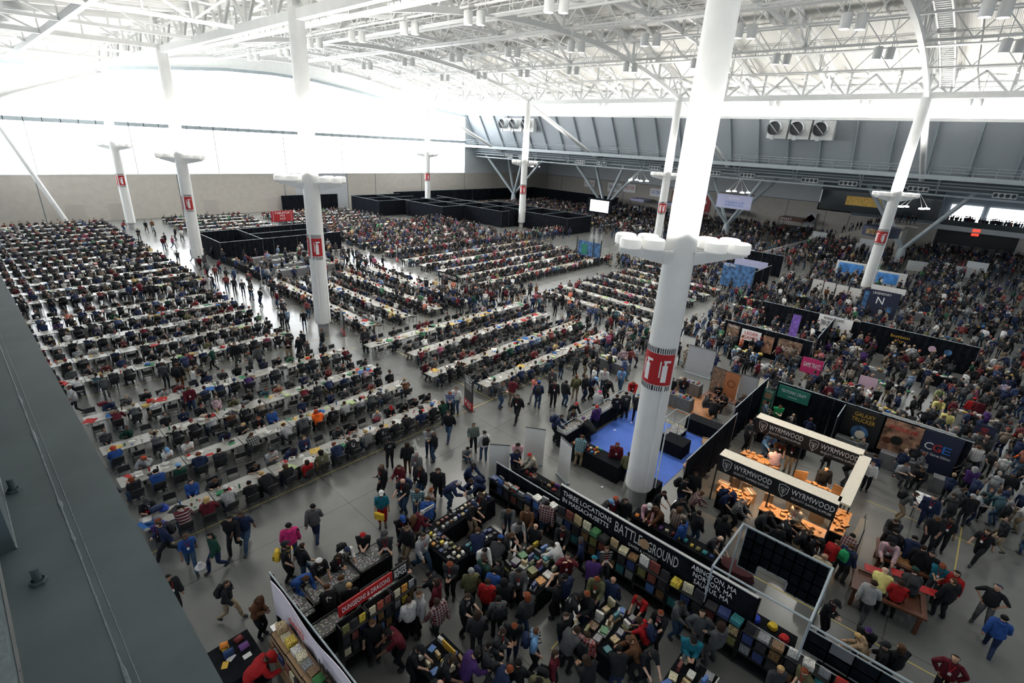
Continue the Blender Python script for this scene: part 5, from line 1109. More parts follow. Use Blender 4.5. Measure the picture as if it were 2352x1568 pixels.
# ---- pipe and grid frame
t = thing('pipe_gantry', 'square grey pipe frame standing over the clothing stall', 'frame'); b = MB()
P4 = [(13.7, 3.1), (16.4, 3.1), (16.4, .3), (13.7, .3)]
for i in range(4): p, q = P4[i], P4[(i + 1) % 4]; b.tube([(*p, 2.95), (*q, 2.95)], .035, 8); 
b.obj('top_rail', M['grey_steel'], t)
for p in P4: b = MB(); b.tube([(*p, 0), (*p, 2.98)], .035, 8); b.obj('post', M['grey_steel'], t)
def grid(x0, y0, x1, y1, z0, z1, nu, nv, lab, skip=(), pale=()):
    t = thing('cube_grid_wall', lab, 'grid wall'); b = MB(); c = MB(); d = MB(); L = Vector((x1 - x0, y1 - y0, 0)); o = Vector((x0, y0, 0))
    for i in range(nu):
        for j in range(nv):
            if (i, j) in skip: continue
            a = o + L * (i / nu); e = o + L * ((i + 1) / nu); za = z0 + (z1 - z0) * j / nv; zb_ = z0 + (z1 - z0) * (j + 1) / nv
            for (p, q) in (((a, za), (e, za)), ((e, za), (e, zb_)), ((e, zb_), (a, zb_)), ((a, zb_), (a, za))): b.bar((p[0].x, p[0].y, p[1]), (q[0].x, q[0].y, q[1]), .035)
            (d if (i, j) in pale else c).add([(a.x + .01, a.y, za), (e.x + .01, e.y, za), (e.x + .01, e.y, zb_), (a.x + .01, a.y, zb_), (a.x + .03, a.y, za), (e.x + .03, e.y, za), (e.x + .03, e.y, zb_), (a.x + .03, a.y, zb_)], [(0, 1, 2, 3), (7, 6, 5, 4)])
    b.obj('wire_frame', M['grey_steel'], t); c.obj('black_mesh', M['drape'], t)
    if pale: d.obj('pale_mesh', M['cloth_grey'], t)
grid(16.42, 2.95, 16.42, .35, 1.15, 2.9, 8, 4, 'black cube grid hung from the rear of the pipe frame', skip=((2, 0), (3, 0), (4, 0)))
grid(14.35, .3, 14.35, -5.2, 1.25, 2.1, 9, 2, 'long low black cube grid wall running toward the bottom right', pale=((1, 1), (5, 1), (6, 0)))
t = thing('grid_rail', 'pale pipe rail along the top of the low grid wall', 'rail'); b = MB(); b.tube([(14.3, .3, 2.3), (14.3, -5.3, 2.3)], .035, 8); b.obj('pipe', M['grey_steel'], t); b = MB(); b.tube([(14.3, -2.3, 0), (14.3, -2.3, 2.3)], .03, 6); b.tube([(14.3, -5.2, 0), (14.3, -5.2, 2.3)], .03, 6); b.obj('post', M['grey_steel'], t)
cloth_table(14.4, .5, 15.2, 2.5, .8, 'black draped stall table inside the pipe frame'); cloth_table(15.0, -1.2, 15.7, -.2, .9, 'small black table behind the grid wall')
for k, (x, y, c) in enumerate([(14.7, .8, 'red'), (14.9, 1.2, 'yellow'), (14.8, 1.7, 'blue'), (14.9, 2.2, 'purple')]):
    b = MB(); b.lathe([(0, 0), (.12, .02), (.16, .1), (.13, .2), (0, .26)], n=12); o = link('plush', b.mesh('plush', M['cloth'], True), None, (x, y, .8)); setcol(o, {'red': (.5, .03, .03), 'yellow': (.7, .5, .05), 'blue': (.03, .07, .5), 'purple': (.2, .05, .35)}[c]); tag(o, '%s plush toy lying on the stall table in the pipe frame' % c, 'plush toy')
x, y = gp(1690, 1300, .5); b = MB(); b.lathe([(0, 0), (.35, 0), (.42, .2), (.36, .5), (.15, .6), (0, .62)], n=12); o = b.obj('beanbag', mat('maroon_cloth', (.06, .01, .015), .85), None, True); o.location = (x, y, 0); o.scale = (1, 1.8, 1); tag(o, 'maroon cloth covered heap at the left foot of the pipe frame', 'covered goods')
# ---- drape wall of the publishers, right
drape(31.7, 6.2, 31.7, -2.9, 2.42, 'black drape wall behind the publisher booths at right'); drape(26.2, 6.8, 31.7, 6.8, 2.42, 'black drape side wall left of the green banner', 0.02); drape(31.7, 2.62, 29.6, 2.62, 2.3, 'short black drape between the green banner and the space poster')
def sign_x(x, y1, y0, z0, z1, m, lab, texts, cat='sign', name='hanging_sign', pole=False):
    t = thing(name, lab, cat); b = MB(); b.box(x - .03, y0, z0, x, y1, z1); b.obj('panel', M[m] if isinstance(m, str) else m, t)
    for (s, a, c, d, e, mm) in texts: text(s, y1 - (y1 - y0) * a, y1 - (y1 - y0) * c, z0 + (z1 - z0) * d, z0 + (z1 - z0) * e, x - .03, '-x', mm, t)
    if pole:
        for yy in (y0 + .05, y1 - .05): b = MB(); b.tube([(x - .01, yy, 0), (x - .01, yy, z0)], .025, 6); b.obj('leg', M['grey_steel'], t)
    return t
M['green_sign'] = mat('green_banner', (.012, .15, .11), .6); M['navy_sign'] = mat('navy_print', (.012, .018, .045), .6); M['greyblue'] = mat('pale_lilac_print', (.45, .47, .68), .6, noise=.12, nscale=12)
M['art_a'] = mat('sepia_poster_art', (.30, .16, .10), .6, noise=.8, nscale=3.5); M['art_b'] = mat('blue_poster_art', (.05, .13, .28), .6, noise=.8, nscale=2.5); M['art_c'] = mat('brown_poster_art', (.20, .13, .09), .6, noise=.7, nscale=5)
M['magenta'] = mat('magenta_print', (.45, .02, .12), .6); M['pinkp'] = mat('soft_pink_print', (.60, .42, .52), .6); M['violet'] = mat('violet_print', (.22, .12, .5), .6, noise=.4, nscale=4)
sign_x(31.4, 6.05, 4.35, 1.6, 2.4, 'green_sign', 'dark green hanging banner with white lettering in the right booths', [('TEUTONIC CRAFT', .1, .9, .5, .72, 'letter'), ('WWW', .35, .65, .2, .3, 'letter')])
t = sign_x(31.2, 6.75, 6.15, .05, 1.95, 'green_sign', 'narrow dark green upright stand beside the green banner', [('TEUTONIC', .1, .9, .9, .96, 'letter')], name='upright_stand'); 
for k in range(3): b = MB(); b.box(31.15, 6.25, .35 + .5 * k, 31.17, 6.65, .7 + .5 * k); b.obj('display_window', M['card'], t)
t = thing('space_poster', 'black poster wall with yellow title lettering and round helmet artwork', 'poster'); b = MB(); b.box(31.58, .75, .3, 31.62, 2.55, 2.35); b.obj('panel', M['black_plastic'], t); text('GALAXY\nTRUCKER', 2.15, 1.05, 1.6, 2.15, 31.56, '-x', 'letter_yellow', t); b = MB(); b.lathe([(0, 0), (.42, 0), (.42, .02), (0, .02)], n=24); o = b.obj('round_artwork', M['art_b'], t); o.location = (31.56, 1.6, 1.0); o.rotation_euler = (0, -math.pi / 2, 0); b = MB(); b.lathe([(0, 0), (.24, 0), (.24, .03), (0, .03)], n=20); o = b.obj('round_artwork', M['cream'], t); o.location = (31.53, 1.55, .9); o.rotation_euler = (0, -math.pi / 2, 0)
t = sign_x(31.6, .65, -1.0, .45, 2.35, 'art_a', 'sepia portrait poster with a dark title ribbon on the publisher wall', [('ADRENALINE', .12, .88, .72, .84, 'letter_red')], 'poster', 'portrait_poster')
for k, (a, z, r, mm) in enumerate([(.35, 1.1, .20, 'dark_wood'), (-.05, 1.25, .26, 'letter_black'), (-.5, 1.05, .19, 'card'), (-.8, .85, .16, 'dark_wood')]): b = MB(); b.lathe([(0, 0), (r, 0), (r, .012), (0, .012)], n=16); o = b.obj('portrait_shape', M[mm], t); o.location = (31.56 - .002 * k, a, z); o.rotation_euler = (0, -math.pi / 2, 0)
t = thing('publisher_panel', 'navy publisher panel with large white, red and blue initials', 'sign'); b = MB(); b.box(31.57, -2.6, .1, 31.61, -1.02, 2.38); b.obj('panel', M['navy_sign'], t); text('C', -1.18, -1.52, 1.35, 1.75, 31.56, '-x', 'letter', t); text('G', -1.54, -1.88, 1.35, 1.75, 31.56, '-x', 'letter_red', t); text('E', -1.90, -2.24, 1.35, 1.75, 31.56, '-x', 'letter_blue', t); text('Czech Games Edition', -1.12, -2.35, 1.08, 1.22, 31.56, '-x', 'letter', t)
cloth_table(30.4, 1.0, 30.9, 2.5, .85, 'grey topped demo shelf under the space poster', 'cloth_grey'); cloth_table(30.4, -1.6, 30.9, .4, .85, 'grey topped demo shelf under the portrait poster', 'cloth_grey'); cloth_table(29.8, -2.6, 30.3, -1.9, .8, 'small grey table under the navy publisher panel', 'cloth_grey'); cloth_table(28.0, 3.4, 28.6, 5.8, .9, 'black display counter behind the far black fascia'); cloth_table(29.2, 5.0, 29.8, 6.2, .8, 'dark table of goods under the green banner')
pile(28.05, 3.5, 28.55, 5.7, .91, 8, 'on the counter behind the fascia', 'goods behind the far fascia', 1, .2); pile(30.45, -1.5, 30.85, .3, .86, 5, 'under the portrait poster', 'games under the portrait poster', 1, .16); pile(30.45, 1.1, 30.85, 2.4, .86, 4, 'under the space poster', 'games under the space poster', 2, .18)
sign_x(32.0, .95, -2.2, 2.0, 2.45, 'white_panel', 'row of white panels standing above the publisher wall', [], 'panel', 'white_panels')
t = thing('demo_board_table', 'small demo table covered by a grey board with white word tiles', 'table'); b = MB(); b.box(26.6, -2.1, .72, 27.9, -1.4, .76); b.obj('tabletop', M['grey_panel'], t); b = MB(); [b.box(26.7 + .3 * (k // 2), -1.98 + .3 * (k % 2), .762, 26.92 + .3 * (k // 2), -1.76 + .3 * (k % 2), .768) for k in range(8)]; b.obj('word_tile', M['letter'], t); b = MB(); [b.tube([(xx, yy2, 0), (xx, yy2, .72)], .02, 6) for xx in (26.7, 27.8) for yy2 in (-2.0, -1.5)]; b.obj('leg', M['dark_steel'], t)
sign_x(35.5, -3.0, -3.9, .9, 2.1, 'navy_sign', 'dark standing sign with red letters at the end of the lane', [('RED\nLETTER', .2, .8, .4, .85, 'letter_red')], name='standing_sign', pole=True)
# ---- roll-ups and grey stall
for k, (x, y, rz, w, h, m, lab) in enumerate([(35.6, 13.6, .1, 1.0, 2.2, 'white_panel', 'white roll-up banner back beside the thick column'), (34.0, 11.9, .1, 1.9, 2.2, 'grey_panel', 'broad grey roll-up banner back in the stall behind the column'), (31.7, 9.7, -.1, .9, 2.1, 'art_c', 'brown artwork roll-up banner with a yellow mark'), (31.6, 8.8, .1, .85, 2.1, 'orange_p', 'orange roll-up banner with a ring emblem'), (31.9, 7.9, .1, .95, 2.1, 'grey_panel', 'grey roll-up banner next to the orange one'), (32.2, 7.1, -.3, .6, 2.1, 'cream', 'cream coloured roll-up banner at the drape corner')]):
    if m == 'orange_p' and 'orange_p' not in M: M['orange_p'] = mat('orange_print', (.50, .19, .08), .6, noise=.1)
    t = rollup(x, y, rz, w, h, lab, m)
    if m == 'orange_p': b = MB(); b.lathe([(.2, 0), (.24, 0), (.24, .012), (.2, .012), (.2, 0)], n=20); o = b.obj('ring_emblem', M['dark_wood'], t); o.location = (-.015, 0, 1.3); o.rotation_euler = (0, -math.pi / 2, 0)
b = MB(); b.box(27.9, 8.6, 0, 31.3, 12.3, .012); tag(b.obj('laminate_floor', M['wood_floor']), 'orange wood laminate floor of the stall behind the column', 'floor mat')
cloth_table(28.1, 9.9, 28.7, 11.6, .85, 'grey draped counter at the front of the laminate stall', 'cloth_grey'); cloth_table(30.6, 10.4, 31.2, 12.0, .85, 'grey draped counter at the back of the laminate stall', 'cloth_grey'); pile(28.15, 10.0, 28.65, 11.5, .86, 8, 'on the front laminate stall counter', 'goods in the laminate stall', 1, .2); pile(30.65, 10.5, 31.15, 11.9, .86, 6, 'on the back laminate stall counter', 'goods in the laminate stall', 1, .2)
for k, (px, py) in enumerate([(1632, 905), (1665, 915), (1695, 925)]):
    x, y = gp(px, py, .75); t = thing('cafe_table', 'small dark table with players at the laminate stall, %s from the column' % ORD[k], 'table', (x, y, 0)); b = MB(); b.box(-.35, -.35, .7, .35, .35, .74); b.obj('tabletop', M['dark_wood'], t); b = MB(); b.tube([(0, 0, 0), (0, 0, .7)], .04, 8); b.obj('leg', M['dark_steel'], t)
# ---- further booth walls with signs
drape(41.7, 13.2, 41.7, 6.6, 2.3, 'black drape wall with the framed game posters'); drape(50.7, 5.0, 50.7, -2.8, 2.4, 'black drape wall with yellow lettering far right'); drape(43.0, 6.6, 50.5, 6.9, 2.3, 'black drape wall between the framed posters and the white backdrop'); drape(50.5, 13, 50.7, 5.0, 2.3, 'black drape wall behind the white backdrop')
sign_x(41.5, 11.7, 10.2, 1.1, 2.0, 'letter', 'white framed sign with bold red letters above the shoppers', [('LEDER\nGAMES', .12, .88, .15, .85, 'letter_red')]); sign_x(41.5, 12.9, 11.9, .6, 2.1, 'art_c', 'tall woodland poster left of the white framed sign', [('TRAVAIL', .1, .9, .84, .96, 'letter')], 'poster'); sign_x(41.5, 10.0, 9.2, .5, 1.9, 'art_a', 'narrow orange poster right of the white framed sign', [], 'poster'); sign_x(41.5, 8.9, 7.2, .5, 2.0, 'art_c', 'wide mountain poster with a pale title', [('ROOT', .2, .8, .4, .62, 'letter')], 'poster')
sign_x(50.3, 8.1, 5.5, .8, 2.35, 'letter', 'curved white backdrop with red logo above the shoppers', [('RENEGADE GAMES', .15, .75, .78, .92, 'letter_black'), ('TERRA CRUISE', .08, .45, .4, .7, 'letter_black')], name='backdrop_panel')
sign_x(44.2, 8.9, 8.3, 1.2, 3.4, 'violet', 'tall violet feather banner left of the white backdrop', [], 'banner'); sign_x(37.6, 6.3, 5.0, 1.3, 2.4, 'magenta', 'magenta hanging banner with white letters', [('GAME TRAYZ', .1, .9, .4, .7, 'letter')], 'banner'); sign_x(38.3, 2.9, 1.9, .7, 2.0, 'pinkp', 'soft pink standing banner in the dealer area', [], 'banner')
sign_x(50.5, 2.9, 1.3, 1.3, 2.1, 'drape', 'black panel with two lines of yellow lettering', [('button\nshy', .1, .9, .1, .95, 'letter_yellow')])
for k, (yy, c) in enumerate(((-.1, 'pinkp'), (-1.1, 'art_b'))): b = MB(); b.lathe([(0, 0), (.25, 0), (.25, .02), (0, .02)], n=16); o = b.obj('round_logo', M[c]); o.location = (50.55, yy, 1.5); o.rotation_euler = (0, -math.pi / 2, 0); tag(o, '%s round logo on the black drape right of the yellow letters' % ('pink', 'light blue')[k], 'logo')
t = sign_x(62, 6.7, 3.6, .3, 3.1, 'navy_sign', 'tall dark science fiction backdrop with white emblem', [('N', .4, .6, .5, .75, 'letter'), ('LEGENDARY', .25, .75, .85, .93, 'letter')], name='backdrop_wall'); b = MB(); b.box(61.95, 6.2, .4, 61.97, 6.6, 2.8); b.box(61.95, 4.0, 1.0, 61.97, 4.5, 1.6); b.obj('blue_artwork', M['art_b'], t)
sign_x(62.6, 6.3, 3.4, 2.9, 3.5, 'white_panel', 'white header panel above the dark backdrop', [], 'panel', 'header_panel')
drape(74, 26, 74, 17.8, 2.9, 'tall black drape behind the prize counter'); t = sign_x(60, 20.6, 17.0, .7, 3.4, 'art_b', 'pale blue game artwork wall with PRIZE WALL title', [('PRIZE WALL', .03, .4, .86, .97, 'letter')], name='backdrop_wall'); sign_x(67, 21.7, 17.7, 2.0, 2.9, 'greyblue', 'lilac grey rear panel of the prize counter', [], 'panel', 'rear_panel')
drape(60, 17, 66, 17, 2.9, 'dark side panel of the prize counter')
t = sign_x(58.5, 40.2, 36.5, 1.0, 3.0, 'art_b', 'blue video game booth with green glowing poster', [], name='game_booth'); b = MB(); b.box(58.4, 38.6, 1.2, 58.45, 39.6, 2.6); b.obj('green_poster', M['green_sign'], t); b = MB(); [b.bar((58.3, yy, 0), (58.3, yy, 3.5), .12) for yy in (36.4, 37.6, 40.3)]; b.obj('truss_post', M['dark_steel'], t)
for k, (px, py) in enumerate([(1958, 618), (2035, 640)]):
    x, y = gp(px, py, 1.5); board('lit_display', x, y - 2.0, .6, x + .3, y + 2.0, 2.4, 'white_panel', 'large white display stand with blue sky screen, %s of the column' % ('left', 'right')[k], 'display'); 
    t = sign_x(x - .02, y + 1.7, y - 1.2, .9, 2.2, mat('blue_sky_screen', (.06, .2, .45), .3, noise=.5, nscale=1.5, emit=(.05, .18, .5), estr=.12) if k == 0 else bpy.data.materials['blue_sky_screen'], 'blue sky picture on the %s white display stand' % ('left', 'right')[k], [], 'screen', 'lit_screen')
for k in range(4): rollup(66.5 - .3 * k, 11.8 - 1.3 * k, 0, 1.1, 2.2, 'white roll-up banner with round logo, %s of the four before the slanting column' % ORD[k], 'white_panel')
for k, (px0, py0, px1, py1) in enumerate([(1720, 592, 1880, 548), (1925, 556, 1990, 566), (2085, 603, 2240, 622), (1640, 575, 1710, 592)]):
    a = gp(px0, py0, 1.1); c = gp(px1, py1, 1.1); b = MB(); b.bar((a[0], a[1], .75), (c[0], c[1], .75), .12, 1.5); b.cbox((c[0], c[1], 1.2), (.3, 2.4, 2.4)); tag(b.obj('low_partition', M['wallwhite']), 'white low partition wall %s' % ['left of the curved stair', 'in front of the curved stair', 'before the dark doors', 'by the snack counters'][k], 'partition')
# bleacher stands of the esports area
for k, (px, py, n) in enumerate([(1850, 590, 7), (1915, 590, 7), (2150, 640, 6)]):
    x, y = gp(px, py, .5); t = thing('bleacher', 'dark seating stand with rows of spectators, %s from the left' % ORD[k], 'seating'); b = MB()
    for i in range(n): b.box(x + i * .9, y - 1.6, 0, x + i * .9 + .9, y + 1.6, .35 * (i + 1))
    b.obj('steps', M['dark_steel'], t)
# black demo counters and small tables everywhere in the dealer area
dl = random.Random(31); DEALER = []
for k, (x, y) in enumerate([(34.5, 3.5), (36.5, .5), (39, 4), (41, 1), (44, 3), (46.5, -1), (40, -3.5), (35.5, -1.5), (37.5, 8), (44.5, 10.5), (47, 11.5), (39.5, 10.5), (54, 2), (56.5, 6), (54.5, 10), (58, -1), (58, 10.5), (45, 14.5), (52, 15), (62, 12.5), (66, 2), (68, 9), (36, 16.5), (65, -3), (71, -2), (51, -4.5), (30, 16.5), (47.5, 5), (71, 14), (56, 15.5)]):
    if k % 3: cloth_table(x - .4, y - 1.1, x + .4, y + 1.1, .8, 'dark draped dealer table among the shoppers, %s outward from the column' % (ORD[k] if k < 20 else ['twenty-first', 'twenty-second', 'twenty-third', 'twenty-fourth', 'twenty-fifth', 'twenty-sixth', 'twenty-seventh', 'twenty-eighth', 'twenty-ninth', 'thirtieth'][k - 20]), 'cloth_black' if k % 2 else 'cloth_grey')
    DEALER.append((x, y))
fit_list = True
# ---- signs on columns, floor signboards, bin
def signboard(px, py, rz, lab, lines, h=2.05, w=1.0):
    x, y = gp(px, py, 0); t = thing('signboard', lab, 'signboard', (x, y, 0), rz); b = MB(); b.box(-.03, -w / 2, .55, .03, w / 2, h); b.obj('black_panel', M['black_plastic'], t); b = MB(); b.box(-.035, -w / 2, .03, .035, w / 2, .55); b.obj('red_panel', M['red'], t); b = MB(); b.box(-.2, -w / 2, 0, .2, w / 2, .03); b.obj('foot', M['dark_steel'], t)
    text(lines, w * .42, -w * .42, h * .80, h * .97, -.03, '-x', 'letter', t); 
    b = MB(); [b.box(-.036, -w * .38, h * .76 - .07 * k, -.031, w * (.38 if k % 2 else .3), h * .76 - .07 * k + .02) for k in range(5)]; b.obj('small_print', M['letter_grey'], t)
    text('P', w * .36, w * .16, .24, .46, -.035, '-x', 'letter', t); b = MB(); b.add([(-.05, .0 + .12, .24), (-.05, -.12, .24), (-.05, 0, .46)], [(0, 1, 2)]); b.obj('logo_triangle', M['letter'], t); text('X', -w * .16, -w * .36, .24, .46, -.035, '-x', 'letter', t)
    text('EAST', -w * .05, -w * .36, .12, .2, -.035, '-x', 'letter', t)
signboard(1076, 938, -.25, 'black and red standing signboard at the end of the middle tables', 'TABLETOP\nFREEPLAY'); signboard(788, 768, -.3, 'black and red standing signboard beside the near-left column', 'MEDIUM\nGAMES'); signboard(492, 692, -.4, 'black and red standing signboard at the mouth of the left aisle', 'TABLETOP\nFREEPLAY'); signboard(912, 600, -.4, 'black and red standing signboard far back by the crosswise rows', 'TABLETOP\nFREEPLAY'); signboard(474, 628, -.5, 'dark standing signboard beside the aisle mouth column', 'TABLETOP\nFREEPLAY')
x, y = gp(748, 762, 0); t = thing('waste_bin', 'blue plastic waste bin at the foot of the column', 'bin', (x, y, 0)); b = MB(); b.lathe([(.26, 0), (.30, .75), (.33, .78), (.33, .83), (.29, .83), (.27, .72), (0, .70)], n=20); b.obj('body', M['bluebin'], t, True); b = MB(); b.lathe([(.31, .80), (.345, .80), (.345, .87), (.31, .87), (.31, .80)], n=20); b.obj('rim', M['grey_steel'], t)
rollup(*gp(603, 658), -.4, .9, 1.9, 'blank grey roll-up banner in the long aisle', 'white_panel')
t = sign_x(34.9, 41.9, 38.9, .9, 1.6, 'drape', 'low black banner between the crosswise rows and centre rows', [('BATTLEGROUND', .05, .95, .3, .8, 'letter')]); b = MB(); b.box(34.88, 38.9, 0, 34.95, 38.95, 1.6); b.box(34.88, 41.85, 0, 34.95, 41.9, 1.6); b.obj('post', M['dark_steel'], t)
t = thing('hanging_sign', 'red hanging sign with white lettering over the far left tables', 'sign'); b = MB(); b.box(31.0, 73.98, 2.7, 34.2, 74.02, 4.2); b.obj('panel', M['red_board'], t); text('TABLETOP\nHQ', 31.5, 33.7, 3.35, 4.05, 73.98, '-y', 'letter', t); text('PAX', 32.2, 33.0, 2.95, 3.2, 73.98, '-y', 'letter', t); b = MB(); b.tube([(31.3, 74, 0), (31.3, 74, 4.2)], .04, 6); b.tube([(33.9, 74, 0), (33.9, 74, 4.2)], .04, 6); b.obj('stand', M['grey_steel'], t)
# black fenced enclosure on the left
for (a, c, d, e, lab) in ((20.7, 64.2, 20.7, 75, 'black drape side wall of the left enclosure facing the aisle'), (20.7, 64.2, 36, 64.2, 'black drape front wall of the left enclosure'), (25.5, 68, 36, 68, 'inner black drape wall of the left enclosure'), (20.7, 72, 36, 72.5, 'rear black drape wall of the left enclosure'), (25.5, 64.2, 25.5, 72, 'crosswise black drape inside the left enclosure')): drape(a, c, d, e, 2.42, lab)
cloth_table(20.8, 54.5, 21.6, 63.5, .8, 'long black draped counter beside the left aisle')
for k in range(4): cloth_table(23.0, 54 + 2.4 * k, 30, 54.9 + 2.4 * k, .8, 'merchandise table with flat goods before the enclosure, %s from the front' % ORD[k], 'cloth_grey')
# black drape maze in the back
mz = [(58, 88, 58, 98), (58, 98, 70, 98), (58, 88, 64, 88), (64, 76, 64, 98), (64, 76, 70, 76), (70, 66, 70, 90), (70, 66, 74.5, 66), (74.5, 54, 74.5, 66), (74.5, 54, 82, 54), (82, 54, 82, 80), (74.5, 60, 82, 60), (72, 66, 82, 66), (70, 72, 82, 72), (70, 78, 82, 78), (64, 82, 78, 82), (76, 66, 76, 92), (64, 88, 76, 88), (58, 93, 70, 93), (45, 101.8, 57, 101.8), (71, 101.5, 121, 101.5), (121, 72, 121, 101.5)]
for k, (a, c, d, e) in enumerate(mz): drape(a, c, d, e, 3.0, 'black drape partition of the back maze, %s' % ['left front end', 'rear left side', 'first step front', 'second step side', 'second step front', 'third step side', 'third step front', 'fourth step side', 'right front end', 'long right side', 'first cross wall', 'second cross wall', 'third cross wall', 'fourth cross wall', 'fifth cross wall', 'central spine', 'sixth cross wall', 'rear cross wall', 'beside the grey bay door', 'running along the window wall', 'closing off the far tables'][k], step=6)
t = thing('projection_screen', 'big black framed projection screen showing plain white', 'screen'); b = MB(); b.box(100, 61.0, .8, 100.3, 67.4, 4.4); b.obj('frame', M['drape'], t); b = MB(); b.box(99.95, 61.7, 1.5, 100, 66.6, 4.0); b.obj('display', M['screen'], t); b = MB(); b.box(99.8, 61.2, 0, 100.4, 61.5, .8); b.box(99.8, 67, 0, 100.4, 67.3, .8); b.obj('leg', M['dark_steel'], t)
# right wall: food signs
for (ya, yb_, z0, z1, m, s, tm, lab) in ((88.6, 85.0, 4.2, 6.1, 'letter', 'PIZZA', 'letter_red', 'white PIZZA sign high on the far right wall'), (80.5, 76.2, 3.6, 6.0, 'letter', 'NACHOS', 'letter_black', 'white sign with black letters behind the grey strut'), (75.4, 71.6, 4.0, 6.1, 'letter', 'FRIED FOOD', 'letter_red', 'white sign with three red lines on the right wall'), (67.2, 63.0, 3.7, 5.7, 'letter', 'ICE CREAM', 'letter_blue', 'white ICE CREAM sign on the right wall'), (61.0, 58.4, 3.0, 5.7, 'art_a', 'i', 'letter', 'small orange brown sign on the right wall'), (57.9, 50.5, 1.4, 5.5, 'red_board', 'PO', 'letter', 'large red sign partly hidden by the thick column')): sign_x(128.8, ya, yb_, z0, z1, m, lab, [(s, .12, .88, .3, .75, tm)])
sign_x(128.5, 28.6, 26.6, .2, 4.2, 'grey_panel', 'tall grey wayfinding panel with an orange letter C', [('C', .3, .7, .55, .85, 'letter')]); b = MB(); b.add([(128.42, 27.6 + .95, 3.0), (128.42, 27.6, 2.1), (128.42, 27.6 - .95, 3.0), (128.42, 27.6, 3.9)], [(0, 1, 2, 3), (3, 2, 1, 0)]); tag(b.obj('diamond_mark', mat('orange_mark', (.85, .16, .03), .5)), 'orange diamond mark behind the letter on the wayfinding panel', 'mark')
sign_x(98, 37.3, 31.0, 5.9, 8.3, 'greyblue', 'pale lilac hanging banner under the walkway', [('BOSTON', .35, .65, .66, .8, 'letter'), ('TEAM UP', .25, .8, .36, .5, 'letter_blue'), ('GIVEAWAYS DAILY', .25, .8, .15, .3, 'letter_blue')], 'banner')
for k, (y0, y1, s) in enumerate(((32.8, 28.0, 'HMART'), (47, 42, ''), (70, 66, ''), (62, 57, ''))):
    t = thing('food_counter', ['brown topped snack counter with a lit name', 'dark snack counter with a blue sign', 'pale tented food stall', 'striped food stall with people queueing'][k], 'food counter'); b = MB(); b.box(124, y1, 0, 128, y0, 1.1); b.obj('counter', M['dark_steel'] if k < 2 else M['wallwhite'], t); b = MB(); b.box(123.8, y1, 2.4, 128, y0, 3.0); b.obj('canopy', M['dark_wood'] if k == 0 else M['navy_sign'] if k == 1 else M['greyblue'], t); b = MB(); [b.box(123.9, yq, 0, 124, yq + .1, 2.4) for yq in (y1, y0 - .1)]; b.obj('post', M['dark_steel'], t)
    if s: text(s, y0 - .2, y0 - 2.6, 2.5, 2.95, 123.8, '-x', 'letter', t)
# portal, balcony, stair at the far right
b = MB(); b.box(XW, -34, 0, XW + .5, -6.2, 5); b.box(XW, 5.6, 0, XW + .5, 20.6, 4.6); struct('wall_right_lower', b, M['stone'])
b = MB(); b.box(XW + 1.5, -6.2, 0, XW + 1.8, 5.6, 4.0); struct('door_1', b, M['dark_steel'])
b = MB(); [b.box(XW + 1.42, -5.5 + 1.8 * k, .2, XW + 1.5, -4.2 + 1.8 * k, 1.3) for k in range(6)]; b.box(XW + 1.40, -.25, 0, XW + 1.46, -.18, 4.0); struct('trim_10', b, M['cloth_grey'])
b = MB(); b.box(XW - 1.4, -6.8, 4.0, XW + 8, 6.2, 4.9); struct('floor_balcony', b, M['wallwhite'])
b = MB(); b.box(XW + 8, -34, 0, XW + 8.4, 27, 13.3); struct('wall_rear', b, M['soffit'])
b = MB(); b.box(XW + 7.8, -6.3, 5.2, XW + 8, -.8, 8.2); b.box(XW + 7.8, .2, 5.2, XW + 8, 5.0, 8.2); struct('window_4', b, M['window_r'])
b = MB(); b.box(XW - .05, 6.2, 5.2, XW + .02, 26.8, 9.2); struct('window_5', b, M['glass'])
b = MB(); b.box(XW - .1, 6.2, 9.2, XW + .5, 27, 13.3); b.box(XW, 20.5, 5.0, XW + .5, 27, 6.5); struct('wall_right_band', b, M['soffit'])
b = MB(); b.box(XW - 1.35, -6.6, 4.9, XW - 1.3, 6.1, 5.9); struct('window_6', b, M['glass'])
b = MB(); b.box(XW - .12, 14.5, 6.6, XW - .06, 22, 8.4); struct('window_7', b, mat('warm_shop_window', (.5, .35, .1), .5, noise=.9, nscale=6, emit=(.9, .55, .12), estr=.06))
for k, (z0, z1, x) in enumerate(((4.25, 4.7, XW - 1.42), (3.25, 3.7, XW + 1.38))):
    t = thing('exit_sign', 'glowing red EXIT sign %s' % ('on the balcony edge', 'above the dark doors')[k], 'exit sign'); b = MB(); b.box(x - .05, -.6, z0, x, .5, z1); b.obj('case', M['exit_red'], t); text('EXIT', .4, -.5, z0 + .07, z1 - .07, x - .05, '-x', 'letter', t)
